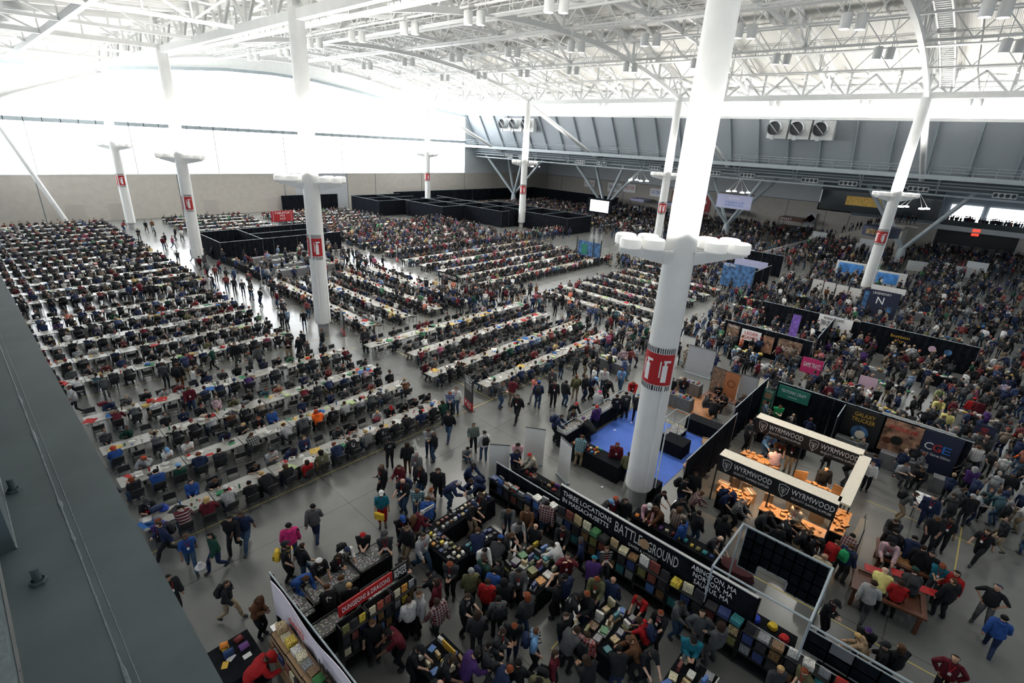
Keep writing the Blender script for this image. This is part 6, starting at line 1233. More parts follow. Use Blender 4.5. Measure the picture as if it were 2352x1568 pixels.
# stone ramp wall and curved stair
b = MB(); vs = [(120, 21, 0), (120, 8, 0), (120, 8, 4.6), (120, 12, 4.6), (120, 21, 1.2)]
b.add([(x + dx, y, z) for dx in (0, .5) for (x, y, z) in vs], [(0, 1, 2, 3, 4), (9, 8, 7, 6, 5), (0, 5, 6, 1), (1, 6, 7, 2), (2, 7, 8, 3), (3, 8, 9, 4), (4, 9, 5, 0)]); struct('wall_ramp', b, M['stone'])
b = MB(); b.box(110, 9.2, 0, 120, 9.7, 4.4); struct('wall_ramp_side', b, M['stone'])
t = thing('ring_banner', 'dark ring shaped hanging banner with gold letters around the slanting column', 'banner', (81, 9.0, 0)); b = MB(); b.lathe([(2.0, 6.3), (2.05, 7.5)], n=28); b.lathe([(1.95, 7.5), (1.9, 6.3)], n=28); b.obj('ring', M['navy_sign'], t, True); text('BATTLE GROUNDS', 1.3, -1.0, 6.6, 7.2, -2.08, '-x', 'letter_yellow', t); b = MB(); b.tube([(0, 0, 7.5), (0, 0, 13.3)], .03, 5); b.bar((-2, 0, 7.5), (2, 0, 7.5), .06); b.obj('hanger', M['dark_steel'], t)
# extra wall furniture on the window wall
for k, x in enumerate((17.8, 31.5, 42.5, 12.5)): b = MB(); b.box(x, YW - .04, 0, x + 2.2, YW, 2.6); o = struct('door_%d' % (k + 2), b, mat('beige_steel_door', (.42, .39, .36), .6) if k == 0 else bpy.data.materials['beige_steel_door'])
t = thing('fire_sign', 'tall red pictogram sign left of the grey bay door', 'sign'); b = MB(); b.box(46.9, YW - .06, 5.3, 47.5, YW - .02, 6.9); b.obj('panel', M['red'], t); b = MB(); b.box(47.0, YW - .08, 5.6, 47.4, YW - .06, 6.2); b.obj('symbol', M['letter'], t)
# ================================================================ STANDING PEOPLE placed from the photograph (head pixel, heading in the picture)
TOPC = ['black'] * 42 + ['navy'] * 15 + ['charcoal'] * 18 + ['dark grey'] * 9 + ['light grey'] * 8 + ['maroon'] * 7 + ['white'] * 5 + ['blue'] * 4 + ['red'] * 4 + ['dark green', 'teal', 'purple', 'olive', 'brown', 'light blue', 'green', 'orange', 'pale pink', 'pink', 'yellow', 'tan', 'beige']
TOPK = ['tee'] * 5 + ['hoodie'] * 6 + ['jacket'] * 4 + ['printed tee'] * 3 + ['sweater'] * 2 + ['plaid shirt'] * 2 + ['striped shirt']
def rand_look(P, r):
    P['top'] = r.choice(TOPK); P['topc'] = r.choice(TOPC); P['bot'] = 'trousers' if r.random() < .95 else 'shorts'; P['botc'] = r.choice(['denim', 'denim', 'black', 'black', 'charcoal', 'navy', 'khaki', 'dark grey'])
    k = r.random()
    if k < .56: P['head'] = 'short hair'; P['headc'] = r.choice(['black', 'dark brown', 'dark brown', 'brown', 'brown', 'blond', 'grey', 'auburn'])
    elif k < .80: P['head'] = 'long hair'; P['headc'] = r.choice(['black', 'dark brown', 'brown', 'auburn', 'blond', 'red'])
    elif k < .90: P['head'] = 'cap'; P['headc'] = r.choice(['black', 'navy', 'red', 'blue', 'charcoal', 'white', 'light blue', 'orange'])
    elif k < .965: P['head'] = 'beanie'; P['headc'] = r.choice(['black', 'charcoal', 'light grey', 'navy', 'maroon'])
    else: P['head'] = 'bald'; P['headc'] = ''
    P['skin'] = r.choice([0, 0, 1, 2, 2, 5, 3, 4]); P['scale'] = r.uniform(.96, 1.07); P['fat'] = r.choice([1.04, 1.08, 1.1, 1.16, 1.0])
    if r.random() < .35: P['lanyard'] = 'red'
def head_txt(P):
    h = P['head']
    if h == 'bald': return 'bald'
    if h == 'short hair': return '%s hair' % P['headc']
    if h == 'long hair': return 'long %s hair' % P['headc']
    return '%s %s' % (P['headc'], h)
def plabel(P):
    act = {'walk': 'walking ', 'walk2': 'walking ', 'bend': 'stooping ', 'reach': 'leaning ', 'raise': '', 'floor_sit': 'crouching '}.get(P['pose'], '') if not P.get('seat') else ''
    l = '%sperson in %s %s, %s, %s' % (act, P['topc'], P['top'], head_txt(P), P['place'])
    if len(l.split()) > 16 and act: l = l[len(act):]
    return l
L_ = {'s': 'stand', 't': 'stand_turn', 'p': 'phone', 'x': 'crossed', 'h': 'hips', 'w': 'walk', 'v': 'walk2', 'r': 'reach', 'b': 'bend', 'c': 'carry', 'u': 'raise', 'f': 'floor_sit', 'q': 'sit', 'k': 'sit_cards'}
# head px, head py, heading (deg, image), pose, top colour, top, bottom colour, head wear colour, head kind, place, backpack colour
HAND = '''
528 1189 245 v black hoodie black black long|by the front aisle line
555 1181 240 w navy polo|denim dark|brown short|by the front aisle line
718 1166 80 w dark|grey sweater navy black short|alone in the open floor
663 1209 95 s pink hoodie denim black short|on the open floor
834 1227 265 p black tee light|grey red beanie|beyond the miniatures table
876 1137 270 s teal tee red white cap|on the open floor
877 1075 205 x black coat black brown short|near the checkout queue
894 1010 105 t black printed|tee black black cap|at the aisle mouth
918 1072 215 c maroon hoodie denim dark|brown short|near the checkout queue
935 1023 95 s black coat brown dark|brown long|at the aisle mouth
957 1041 225 s dark|grey plaid|shirt charcoal grey short|near the checkout queue
967 1077 215 s black hoodie denim dark|brown short|near the checkout queue
927 1107 220 c black tee denim - bald|near the checkout queue navy
959 1123 260 p teal plaid|shirt denim brown short|near the checkout queue
985 985 265 p light|grey hoodie navy dark|brown long|on the concrete aisle
997 995 190 t black jacket denim brown short|on the concrete aisle
1031 949 235 w black hoodie denim dark|brown long|on the concrete aisle
1034 900 260 p blue plaid|shirt black auburn long|by the red signboard
1048 893 240 s white tee denim brown short|by the red signboard
1088 975 280 t dark|green plaid|shirt black dark|brown short|on the concrete aisle
1073 1026 300 f light|grey tee denim black short|on the concrete aisle
1113 995 100 t white plaid|shirt denim black beanie|on the concrete aisle black
1006 1082 255 v black jacket black dark|brown long|near the checkout queue
990 1130 10 s brown plaid|shirt denim auburn short|near the checkout queue
983 1146 80 r blue hoodie denim brown short|near the checkout queue
921 1184 300 p black tee black blue cap|near the checkout queue
972 1179 20 r maroon hoodie khaki grey|light beanie|near the checkout queue brown
934 1215 215 t black jacket khaki brown short|near the card table
884 1235 270 x charcoal polo|black charcoal cap|beyond the miniatures table
969 1232 325 w light|grey hoodie denim dark|brown short|near the card table
1056 1110 350 b navy jacket denim light|grey beanie|at the card table
1080 1104 200 b navy hoodie black dark|brown short|at the card table navy
1089 1069 340 r navy jacket black black short|behind the black drape
653 1255 5 t black tee black black cap|beside the miniatures table yellow
690 1255 30 w black tee denim dark|brown short|beside the miniatures table
731 1287 310 c black printed|tee black white beanie|at the miniatures table
770 1273 340 p black jacket black dark|brown short|at the miniatures table
797 1262 310 r white tee charcoal navy beanie|at the miniatures table black
704 1330 320 b blue jacket black brown short|at the miniatures table
751 1347 100 r black printed|tee black brown short|inside the miniatures corner
783 1326 110 r dark|grey tee black brown short|inside the miniatures corner
802 1349 100 s black tee black blond short|inside the miniatures corner
922 1280 330 p black hoodie black dark|brown short|by the red fascia
1036 1293 250 p charcoal jacket black auburn long|between the sale tables
1082 1316 95 s olive jacket black grey short|between the sale tables
1071 1372 330 c black printed|tee black dark|brown short|between the sale tables
982 1321 160 r black tee charcoal black short|by the red fascia
1002 1339 170 s maroon hoodie purple dark|brown long|by the red fascia
939 1380 120 s white hoodie black dark|brown short|at the accessory rack
962 1370 200 t light|grey hoodie black brown short|at the accessory rack
515 1338 0 w black jacket khaki dark|brown short|on the open floor black
587 1375 345 p brown jacket black brown short|at the lower left table
620 1505 20 b red jacket black red cap|behind the cardboard shelf
967 1492 350 r black printed|tee black black cap|at the small bin table
855 1431 280 s black tee black brown long|under the red fascia
893 1456 200 r maroon tee black black short|under the red fascia
425 1229 285 w blue tee denim brown short|near the girder
486 1229 210 v dark|green hoodie navy black long|near the girder
370 1201 200 w navy hoodie black dark|brown short|near the girder black
386 1331 320 s black hoodie black black short|near the girder
1112 1288 30 s dark|green jacket olive dark|brown short|at the first pile navy
1138 1311 60 r blue jacket denim black short|at the first pile
1158 1341 100 s black sweater black black long|at the first pile
1120 1341 70 s red hoodie black dark|brown short|at the first pile
1145 1380 100 s dark|grey hoodie black black short|between the sale tables black
1097 1413 95 s charcoal coat charcoal dark|brown long|between the sale tables
1145 1451 340 p charcoal jacket charcoal dark|brown short|in the front walkway
1230 1454 350 t light|blue tee black brown short|in the front walkway navy
1332 1372 350 r black printed|tee black black short|at the second pile
1324 1449 30 r dark|grey sweater black dark|brown short|at the second pile
1349 1459 60 s red plaid|shirt black dark|brown short|at the second pile black
1467 1375 225 r red printed|tee black brown short|at the second pile
1467 1426 150 r red tee black dark|brown short|at the second pile navy
1520 1405 215 c black printed|tee black auburn short|by the shelf wall
1444 1472 170 r brown jacket black brown short|at the second pile
1421 1489 100 r black sweater navy black short|at the second pile
1408 1334 60 s navy jacket black - bald|by the shelf wall
1365 1285 80 r purple jacket black teal beanie|by the shelf wall
1304 1278 270 u maroon hoodie denim dark|brown short|by the shelf wall
1268 1252 160 r white jacket black black short|by the shelf wall
1230 1209 50 s black tee black - bald|by the shelf wall
1194 1206 300 r light|grey striped|shirt black black long|by the shelf wall
1176 1232 350 r black tee black brown long|at the first pile
1150 1234 60 b charcoal jacket black blue cap|at the first pile
1097 1219 95 r navy tee denim brown short|at the card table
1115 1265 300 r white jacket black black short|at the first pile
1283 1336 150 u black tee black black short|at the first pile
1298 1329 130 s navy hoodie black black short|at the first pile
1275 1502 340 s maroon coat black dark|brown long|in the front walkway
1189 1523 70 w black hoodie black black short|in the front walkway
1592 1466 270 p teal jacket navy black short|at the third pile
1500 1507 300 r black tee black black cap|at the third pile
1094 1507 20 r purple sweater black black short|at the small bin table
1040 1520 350 r black printed|tee black dark|brown short|at the small bin table
1084 1158 340 c black tee khaki navy cap|behind the card table
1107 1138 200 c black tee charcoal dark|brown short|behind the card table
1168 1174 270 r dark|grey jacket navy brown short|by the shelf wall
1184 1036 320 p navy tee charcoal dark|brown short|behind the black drape
1190 1018 270 p pale|pink tee black black long|behind the black drape
1215 1049 190 r beige plaid|shirt charcoal red beanie|behind the black drape
1228 1095 250 s black hoodie black brown short|behind the black drape
1190 911 225 w black hoodie black black short|on the concrete aisle
1290 958 350 r navy hoodie black dark|brown short|at the dice booth navy
1337 1005 60 r teal plaid|shirt khaki brown short|at the dice booth
1418 1021 270 s maroon hoodie black maroon beanie|inside the dice booth
1446 1044 70 s olive jacket black dark|brown short|at the dice booth
1324 931 330 r black jacket black red beanie|at the dice booth
1319 944 320 r dark|grey tee denim brown short|at the dice booth
1371 937 150 s purple hoodie black red beanie|inside the dice booth
1340 962 160 b black hoodie black purple beanie|inside the dice booth
1418 911 120 s black printed|tee black dark|brown short|inside the dice booth
1439 904 110 r black printed|tee black black short|inside the dice booth
1467 911 80 r black hoodie black teal beanie|inside the dice booth
1150 883 350 p dark|grey hoodie denim brown short|beside the red signboard
1182 875 40 r maroon hoodie khaki dark|brown short|beside the red signboard
1238 883 60 t navy hoodie denim blue cap|on the concrete aisle charcoal
1274 880 280 s black hoodie black black short|on the concrete aisle
1231 872 200 v salmon sweater light|grey brown short|on the concrete aisle
1325 865 80 t olive jacket khaki auburn short|on the concrete aisle olive
1270 850 250 s dark|grey jacket black brown short|on the concrete aisle
1300 880 20 s black hoodie denim black short|near the dice booth
1345 868 340 s black jacket navy brown short|near the dice booth
1368 872 330 r navy tee black light|blue cap|near the dice booth
1378 903 40 r light|grey sweater charcoal pink beanie|at the dice booth
1400 880 320 r black hoodie black black short|at the dice booth black
1390 850 260 s white hoodie denim brown short|near the dice booth
1430 850 240 w light|blue tee denim brown short|near the dice booth
1455 880 250 r red hoodie denim auburn long|at the dice booth
1528 1133 330 r black tee charcoal dark|brown short|at the sleeve table
1492 1163 270 r pale|pink jacket black white cap|at the sleeve table
1402 1156 340 r black jacket black light|blue cap|behind the long banner
1413 1148 330 s maroon coat black red long|behind the long banner
1436 1153 250 t black jacket charcoal dark|brown short|behind the long banner black
1505 1171 200 r brown jacket black brown long|at the sleeve table
1571 1199 150 s blue hoodie black black short|at the sleeve table
1571 1150 330 r black hoodie black black short|at the wooden booth
1560 1175 30 s brown plaid|shirt olive brown long|at the sleeve table
1598 1087 290 s black sweater black dark|brown short|in the drape corner
1615 1133 350 r maroon plaid|shirt black brown short|at the wooden booth
1571 1102 330 p black tee navy black short|in the drape corner black
1605 1179 20 s black jacket denim black short|near the wooden booth
1656 1238 320 r charcoal tee black - bald|by the steel frame
1682 1138 320 r navy tee black navy cap|at the wooden booth navy
1712 1156 340 r charcoal plaid|shirt black - bald|at the wooden booth
1665 1190 40 s black coat black black long|at the wooden booth
1770 1181 330 r charcoal hoodie black dark|brown short|at the wooden booth
1819 1202 350 r black printed|tee black black short|at the wooden booth
1790 1215 100 s black hoodie charcoal black short|by the steel frame
1860 1225 340 r black printed|tee khaki brown short|at the wooden booth
1885 1245 320 r black hoodie black black cap|at the wooden booth
1835 1166 200 p beige plaid|shirt khaki brown short|inside the wooden booth
1773 1006 310 r light|blue hoodie denim auburn short|inside the wooden booth
1796 1018 280 r brown tee black charcoal cap|inside the wooden booth
1781 1036 110 r pale|pink striped|shirt charcoal black short|inside the wooden booth
1825 1022 230 s black jacket khaki dark|brown short|inside the wooden booth
1898 1079 300 s black sweater black black short|inside the wooden booth
1791 931 300 p green tee charcoal brown short|under the green banner
1924 1248 30 r red jacket charcoal brown short|at the wooden booth red
1953 1260 20 s navy jacket charcoal brown short|at the wooden booth green
1958 1233 40 r maroon plaid|shirt black black short|at the wooden booth
1892 1284 40 s beige sweater charcoal - bald|by the steel frame
2047 1255 275 r pale|pink plaid|shirt black black short|at the dark gaming table
2032 1313 80 r pale|yellow tee black - bald|at the red card table
2006 1344 60 w light|grey plaid|shirt charcoal dark|brown short|by the red table
2071 1339 100 s red tee black dark|brown short|at the red card table
2100 1315 95 r charcoal hoodie black dark|green cap|at the red card table charcoal
2165 1301 240 p teal tee charcoal auburn long|at the red card table
2197 1320 200 s red jacket black black short|at the red card table
2190 1340 130 t black hoodie black brown short|at the red card table
2271 1221 200 w black tee black dark|brown long|in the right aisle
2288 1356 235 h black tee dark|grey navy beanie|in the right aisle
2308 1419 75 w blue hoodie navy black short|in the right aisle
2192 1520 265 h maroon jacket black dark|brown short|at the bottom right
1997 1441 250 p black hoodie black purple beanie|behind the grid wall
1968 1462 150 r tan hoodie charcoal blond short|behind the grid wall
2035 1484 150 t black jacket black black cap|behind the grid wall
2071 1489 130 s black hoodie black brown long|behind the grid wall
1910 1380 320 p black jacket black black cap|by the steel frame
2141 1272 250 s black coat black black short|near the walnut table
2055 1202 230 r charcoal sweater black dark|brown short|at the walnut table
2185 1195 260 s black tee black black short|near the walnut table
2153 1195 250 c black tee black brown short|near the walnut table
2057 1224 60 s black jacket denim black short|at the walnut table black
2100 1238 80 r navy hoodie navy black short|at the walnut table
2120 1262 70 s black hoodie black dark|brown short|near the walnut table
2249 999 220 r light|grey sweater denim brown short|in the right queue
2268 1005 200 s charcoal jacket black black short|in the right queue black
2249 1029 100 s white plaid|shirt charcoal brown short|in the right queue
2227 1001 300 s dark|grey tee black dark|brown short|in the right queue
2214 1031 20 s black jacket navy brown long|in the right queue
2238 1079 120 x purple jacket black grey long|in the right queue
2234 1142 120 s black sweater charcoal light|grey beanie|in the right queue
2216 1129 340 r dark|grey jacket denim dark|brown long|in the right queue
2329 1090 215 w black jacket dark|grey navy beanie|in the right aisle
2145 1144 260 s navy jacket navy black short|in the booth lane
2104 1138 340 r dark|grey tee khaki dark|brown short|in the booth lane black
2314 880 80 w lilac hoodie black purple beanie|in the right aisle
2327 921 230 v charcoal jacket denim brown long|in the right aisle
2238 918 100 s red sweater navy red cap|in the booth lane
2253 923 110 s maroon hoodie navy black short|in the booth lane
2006 1064 280 s white sweater black brown short|beside the wooden booth
2012 1048 110 s navy jacket black dark|brown short|beside the wooden booth
2075 1062 320 q light|grey tee charcoal brown short|at the demo table
2122 1076 220 q black hoodie black dark|brown short|at the demo table
2180 950 250 s pale|yellow tee denim brown short|among the dealer tables
2160 925 300 r pale|yellow tee denim auburn short|among the dealer tables
2165 895 320 r lime tee khaki dark|brown short|among the dealer tables
1982 890 320 r white tee navy brown short|among the dealer tables navy
1622 908 350 q charcoal hoodie denim dark|brown short|at the laminate stall tables
1652 884 270 k black hoodie black brown short|at the laminate stall tables
1668 905 200 q black printed|tee black black short|at the laminate stall tables
1642 925 60 q black jacket black brown short|at the laminate stall tables
1710 905 270 q dark|grey hoodie denim brown long|at the laminate stall tables
1703 922 80 q black sweater black dark|brown short|at the laminate stall tables
1545 870 270 s black tee denim black short|behind the grey stall counter
1573 870 260 s black tee denim brown short|behind the grey stall counter
645 715 260 w charcoal jacket black dark|brown short|in the long aisle
620 590 190 v dark|grey tee denim brown short|in the long aisle
696 716 280 s black hoodie denim dark|brown short|beside the near column
657 712 160 s light|blue tee charcoal brown short|in the long aisle
625 640 275 w black tee denim brown short|in the long aisle
517 634 250 s red hoodie denim brown short|in the long aisle
535 640 270 s black jacket black brown short|in the long aisle
555 645 300 s charcoal hoodie navy dark|brown short|in the long aisle
570 625 250 s red sweater black brown short|in the long aisle
836 753 260 s black tee black black short|by the black signboard
838 760 255 s charcoal jacket black brown short|by the black signboard
592 800 60 w dark|grey coat navy dark|brown short|in the cross aisle
540 790 210 w black jacket charcoal brown short|in the cross aisle
660 778 280 x black tee khaki brown short|in the cross aisle
685 778 200 s black jacket black dark|brown short|in the cross aisle black
705 786 190 s charcoal hoodie black brown short|in the cross aisle
405 840 60 s black hoodie brown brown short|in the cross aisle black
440 845 10 p white tee navy dark|brown long|in the cross aisle
432 890 290 w maroon hoodie navy brown short|in the second left row
'''
def parse(line):
    line = line.strip()
    return None if not line else line
BADCOL = {'grey|light': 'light grey'}
import re
KINDS_TOP = ['hoodie', 'polo|shirt', 'polo|', 'polo', 'sweater', 'tee', 'coat', 'jacket', 'printed|tee', 'plaid|shirt', 'striped|shirt', 'shirt']
def hand_people():
    out = []; r = random.Random(21)
    for ln in HAND.strip().split('\n'):
        tk = ln.split(' ', 4); px, py, hd, po = float(tk[0]), float(tk[1]), float(tk[2]), tk[3]; rest = tk[4]
        rest = rest.replace('polo|shirt', 'polo').replace('polo|', 'polo ').replace('printed|tee', 'printed_tee').replace('plaid|shirt', 'plaid_shirt').replace('striped|shirt', 'striped_shirt')
        # colours written with a bar are two words
        a = rest.split(' '); i = 0
        def col():
            nonlocal i
            c = a[i].replace('|', ' '); i += 1
            return BADCOL.get(a[i - 1], c)
        topc = col(); top = a[i].replace('_', ' '); i += 1
        if top == 'polo': top = 'polo shirt'
        botc = col()
        hc = col(); tail = ' '.join(a[i:])
        if '|' in tail: hk, place = tail.split('|', 1)
        else: hk, place = tail, 'in the hall'
        pk = None; w = place.split(' ')
        if w[-1] in ('navy', 'black', 'brown', 'yellow', 'olive', 'charcoal', 'red', 'green') : pk = w[-1]; place = ' '.join(w[:-1])
        hk = hk.strip(); head = {'short': 'short hair', 'long': 'long hair'}.get(hk, hk)
        z = {'q': 1.18, 'k': 1.2, 'f': .8, 'b': 1.38, 'r': 1.5, 'u': 1.62}.get(po, 1.6)
        x, y = gp(px, py, z); rz = heading(px, py, hd, z)
        off = {'r': .32, 'b': .5, 'f': .15}.get(po, .03)
        x -= off * math.cos(rz); y -= off * math.sin(rz)
        if head in ('short hair', 'long hair') and hc not in HAIRC: hc = {'dark': 'dark brown'}.get(hc, 'brown')
        if head in ('cap', 'beanie') and hc not in COLN: hc = 'light grey'
        P = dict(x=x, y=y, rz=rz, pose=L_[po], top=top, topc=topc if topc in COLN else 'charcoal', bot='shorts' if botc == 'red' else 'trousers', botc=botc if botc in COLN else 'charcoal', head=head, headc=hc if head != 'bald' else '', place=place, skin=r.choice([0, 0, 1, 2, 2, 5, 3, 4]),
                 scale=r.uniform(.98, 1.06), fat=r.choice([1.02, 1.07, 1.12, 1.16]), hand=True)
        if topc not in COLN or botc not in COLN: print('COL?', ln, '|', topc, botc)
        if pk: P['pack'] = pk
        if r.random() < .4: P['lanyard'] = 'red'
        out.append(P)
    return out
# ================================================================ CROWD: the 300 figures nearest the camera are individuals, the rest one mass
fit_texts()
rp = random.Random(77)
hand = hand_people()
def dist(x, y): return math.sqrt(x * x + y * y + (CAMZ - 1) ** 2)
std = []
def free(x, y, lst, d=.5): return all((x - q['x']) ** 2 + (y - q['y']) ** 2 > d * d for q in lst)
cell = {}
def reg(x, y): cell.setdefault((int(x // 1), int(y // 1)), []).append((x, y))
def ok(x, y, d=.5):
    cx, cy_ = int(x // 1), int(y // 1)
    return all((x - a) ** 2 + (y - b) ** 2 > d * d for i in (-1, 0, 1) for j in (-1, 0, 1) for (a, b) in cell.get((cx + i, cy_ + j), []))
for q in hand + PEOPLE: reg(q['x'], q['y'])
BLOCK = [(13.4, -6, 14.6, 13), (20.4, .3, 26, 5.8), (19.2, 6.2, 26, 13.6), (13.5, 0, 16.6, 3.3), (31.2, -3, 32, 7), (27.8, 8.5, 34, 14), (10.2, 7.2, 12.4, 9.2), (10.1, 4.2, 12.2, 5.8), (10.3, 1.3, 12.1, 3.1), (9, 10, 13, 12.6), (18.6, -3.2, 20.3, 0), (21.7, -2.9, 23.5, 0)] + [(101.6, y - 1.4, 104.4, y + 1.4) for y in YS] + [(123.5, 27.5, 128.5, 33), (123.5, 41.5, 128.5, 47.5), (123.5, 56.5, 128.5, 70.5), (119.5, 7.5, 121, 21.5), (109.5, 8.8, 120.5, 10.1)] + [(4.6, 9.8, 8, 13.1), (3.3, 6, 4.3, 13), (6, 7.2, 7.4, 8.7)] + [(x - .6, y - 1.3, x + .6, y + 1.3) for x, y in DEALER] + [(X0 - .8, y - .8, X0 + .8, y + .8) for y in YS] + [(X1 - .8, y - .8, X1 + .8, y + .8) for y in YS]
def scatter(x0, y0, x1, y1, n, place, r=rp):
    k = 0; tries = 0
    while k < n and tries < n * 12:
        tries += 1; x, y = r.uniform(x0, x1), r.uniform(y0, y1)
        if any(a < x < c and b < y < d for a, b, c, d in BLOCK) or not ok(x, y): continue
        reg(x, y); PEOPLE.append(dict(x=x, y=y, rz=r.uniform(-3.14, 3.14), pose=r.choice(STD), place=place)); k += 1
scatter(26.5, -5, 31, 6.5, 14, 'in the publisher booths'); scatter(32.3, -6.5, 41, 7, 95, 'in the dealer aisles'); scatter(34, 7, 41.4, 18, 62, 'near the grey banners'); scatter(42, -7, 50.4, 17, 170, 'beyond the framed posters')
scatter(51, -8, 61.5, 18, 190, 'in the far dealer hall'); scatter(62.5, -9, 86, 16, 320, 'before the curved stair'); scatter(35.2, 19, 39.6, 36, 60, 'in the central cross aisle'); scatter(26, 15, 39, 19, 26, 'behind the dice booth'); scatter(59, 19, 80, 36, 250, 'before the prize counter')
scatter(30, 32, 36, 36, 22, 'behind the middle tables'); scatter(27, 34, 36, 40, 30, 'by the low banner'); scatter(80, 17, 100, 60, 330, 'beyond the prize counter'); scatter(100, 15, 127, 75, 420, 'by the food counters'); scatter(50, 52, 74, 56, 90, 'before the drape maze'); scatter(38, 53, 63, 76, 260, 'among the deep rows')
scatter(20.5, 50.5, 34, 63.5, 80, 'before the black enclosure'); scatter(16.8, 40, 20.3, 62, 16, 'in the long aisle'); scatter(16.5, 62, 22, 92, 22, 'in the far aisle'); scatter(100, -8, 127, 14, 170, 'before the dark doors'); scatter(86, -10, 100, 16, 110, 'right of the curved stair'); scatter(82, 56, 98, 60, 20, 'by the big screen')
scatter(2, 31.6, 17, 34.8, 9, 'in the cross aisle'); scatter(2, 51.3, 16, 53.6, 12, 'in the second cross aisle'); scatter(26.5, -6, 41, -2.5, 20, 'in the right aisle'); scatter(12.4, -2, 13.4, 12, 12, 'by the shelf wall'); scatter(7.2, 3.5, 10.2, 10, 12, 'in the front walkway'); scatter(5, 5, 12, 9.7, 6, 'in the front walkway')
for k, (px, py, n) in enumerate([(1850, 590, 7), (1915, 590, 7), (2150, 640, 6)]):
    x, y = gp(px, py, .5)
    for i in range(n):
        for j in range(4): PEOPLE.append(dict(x=x + i * .9 + .2, y=y - 1.3 + j * .8 + rp.uniform(-.1, .1), z=.35 * (i + 1) - .42, rz=math.pi, pose='sit', place='on the seating stand'))
for i in range(60): PEOPLE.append(dict(x=128 + rp.uniform(0, 3), y=rp.uniform(-6.3, 5.8), z=4.9, rz=rp.uniform(-3, 3), pose=rp.choice(['stand', 'crossed', 'phone']), place='on the balcony'))
for i in range(25): PEOPLE.append(dict(x=121.5 + rp.uniform(0, 5), y=9 + i * .45, z=max(0, 4.6 - (i * .45 - 3) * .42 if i > 6 else 4.6), rz=1.5, pose='stand', place='on the ramp'))
for q in PEOPLE:
    if q.get('hand'): continue
    rand_look(q, rp)
    if q['place'] in ('in the front walkway', 'by the shelf wall'): q['topc'] = rp.choice(['black', 'black', 'charcoal', 'navy', 'black', 'dark grey', 'maroon', 'olive', 'brown'])
allp = hand + [q for q in PEOPLE if visible(q['x'], q['y'], 1.2, 40)]
allp.sort(key=lambda q: (dist(q['x'], q['y']) - (14 if q.get('hand') else 0)))
print('people in view', len(allp), 'hand', len(hand))
near, far = allp[:300], allp[300:]
labs = set(); PACKS = []
for q in near:
    for tr in range(400):
        l = plabel(q)
        if l not in labs and len(l.split()) <= 16: break
        if q.get('hand') and tr < 30: q['headc'] = rp.choice(list(HAIRC)) if 'hair' in q['head'] else q['headc']; q['topc'] = rp.choice([q['topc'], q['topc'], 'charcoal', 'dark grey', 'navy']) if tr > 6 else q['topc']
        else:
            rand_look(q, rp)
            if q['place'] in ('in the front walkway', 'by the shelf wall'): q['topc'] = rp.choice(['black', 'charcoal', 'navy', 'black', 'dark grey', 'maroon', 'brown'])
    labs.add(l); q['label'] = l
    if not q.get('hand') and not q.get('seat') and rp.random() < .18: q['pack'] = rp.choice(['black', 'navy', 'charcoal', 'red', 'blue'])
    if q.get('pack'):
        q['packlabel'] = '%s backpack worn by the %s in %s %s %s' % (q['pack'], 'walker' if q['pose'] in ('walk', 'walk2') else 'visitor', q['topc'], q['top'], q['place'])
        if q['packlabel'] in USED or len(q['packlabel'].split()) > 16: q['packlabel'] = '%s backpack of the visitor with %s, %s' % (q['pack'], head_txt(q), q['place'])
        if q['packlabel'] in USED: q['pack'] = None
        else: USED.add(q['packlabel'])
for q in near: build_person(q)
items = []
rj = random.Random(9)
for q in far:
    V, F, S = LOW[q['pose']]
    top = COLN[q['topc']]; f = rj.uniform(.8, 1.3); sk = SKINS[q['skin']]; hc = (COLN if q['head'] in ('cap', 'beanie') else HAIRC).get(q['headc'], sk) if q['head'] != 'bald' else sk
    sk = tuple((c * .72 + sum(sk) / 3 * .28) * .72 for c in sk); hc = tuple((c * .7 + sum(hc) / 3 * .3) * .8 for c in hc)  # haze over far figures put into colour: skin, hair and bright tops muted
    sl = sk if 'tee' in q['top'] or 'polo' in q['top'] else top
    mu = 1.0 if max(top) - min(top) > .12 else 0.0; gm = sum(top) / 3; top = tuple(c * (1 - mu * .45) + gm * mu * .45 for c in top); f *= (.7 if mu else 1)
    items.append((V, F, S, q['x'], q['y'], q.get('z', 0), q['rz'], q['scale'], [sk, tuple(c * f for c in top), COLN[q['botc']], sl, hc, (.05, .05, .05)]))
mass('crowd', items, 'dense crowd of distant people seated and standing throughout the hall', 'crowd')
# tables and chairs
def split(lst, n):
    v = [q for q in lst if visible(q[0], q[1], .5, 60)]; v.sort(key=lambda q: dist(q[0], q[1])); return v[:n], v[n:]
tn, tf = split(TABLES, 220); cn, cf = split(CHAIRS, 300)
for (x, y, rz, lab) in tn: table_at(x, y, rz, lab)
for (x, y, rz, lab) in cn: chair_at(x, y, rz, lab)
M['attr2'] = attr_mat('laminate_and_steel', .45)
mass('far_tables', [(LT[0], LT[1], LT[2], x, y, 0, rz, 1, [(.28, .28, .262)]) for (x, y, rz, l) in tf], 'long grey folding tables standing in distant rows across the hall', 'tables', 'attr2')
mass('far_chairs', [(LC[0], LC[1], LC[2], x, y, 0, rz, 1, [(.014, .015, .017)]) for (x, y, rz, l) in cf], 'black folding chairs standing along the distant table rows', 'chairs', 'attr2')
print('tables', len(tn), len(tf), 'chairs', len(cn), len(cf))
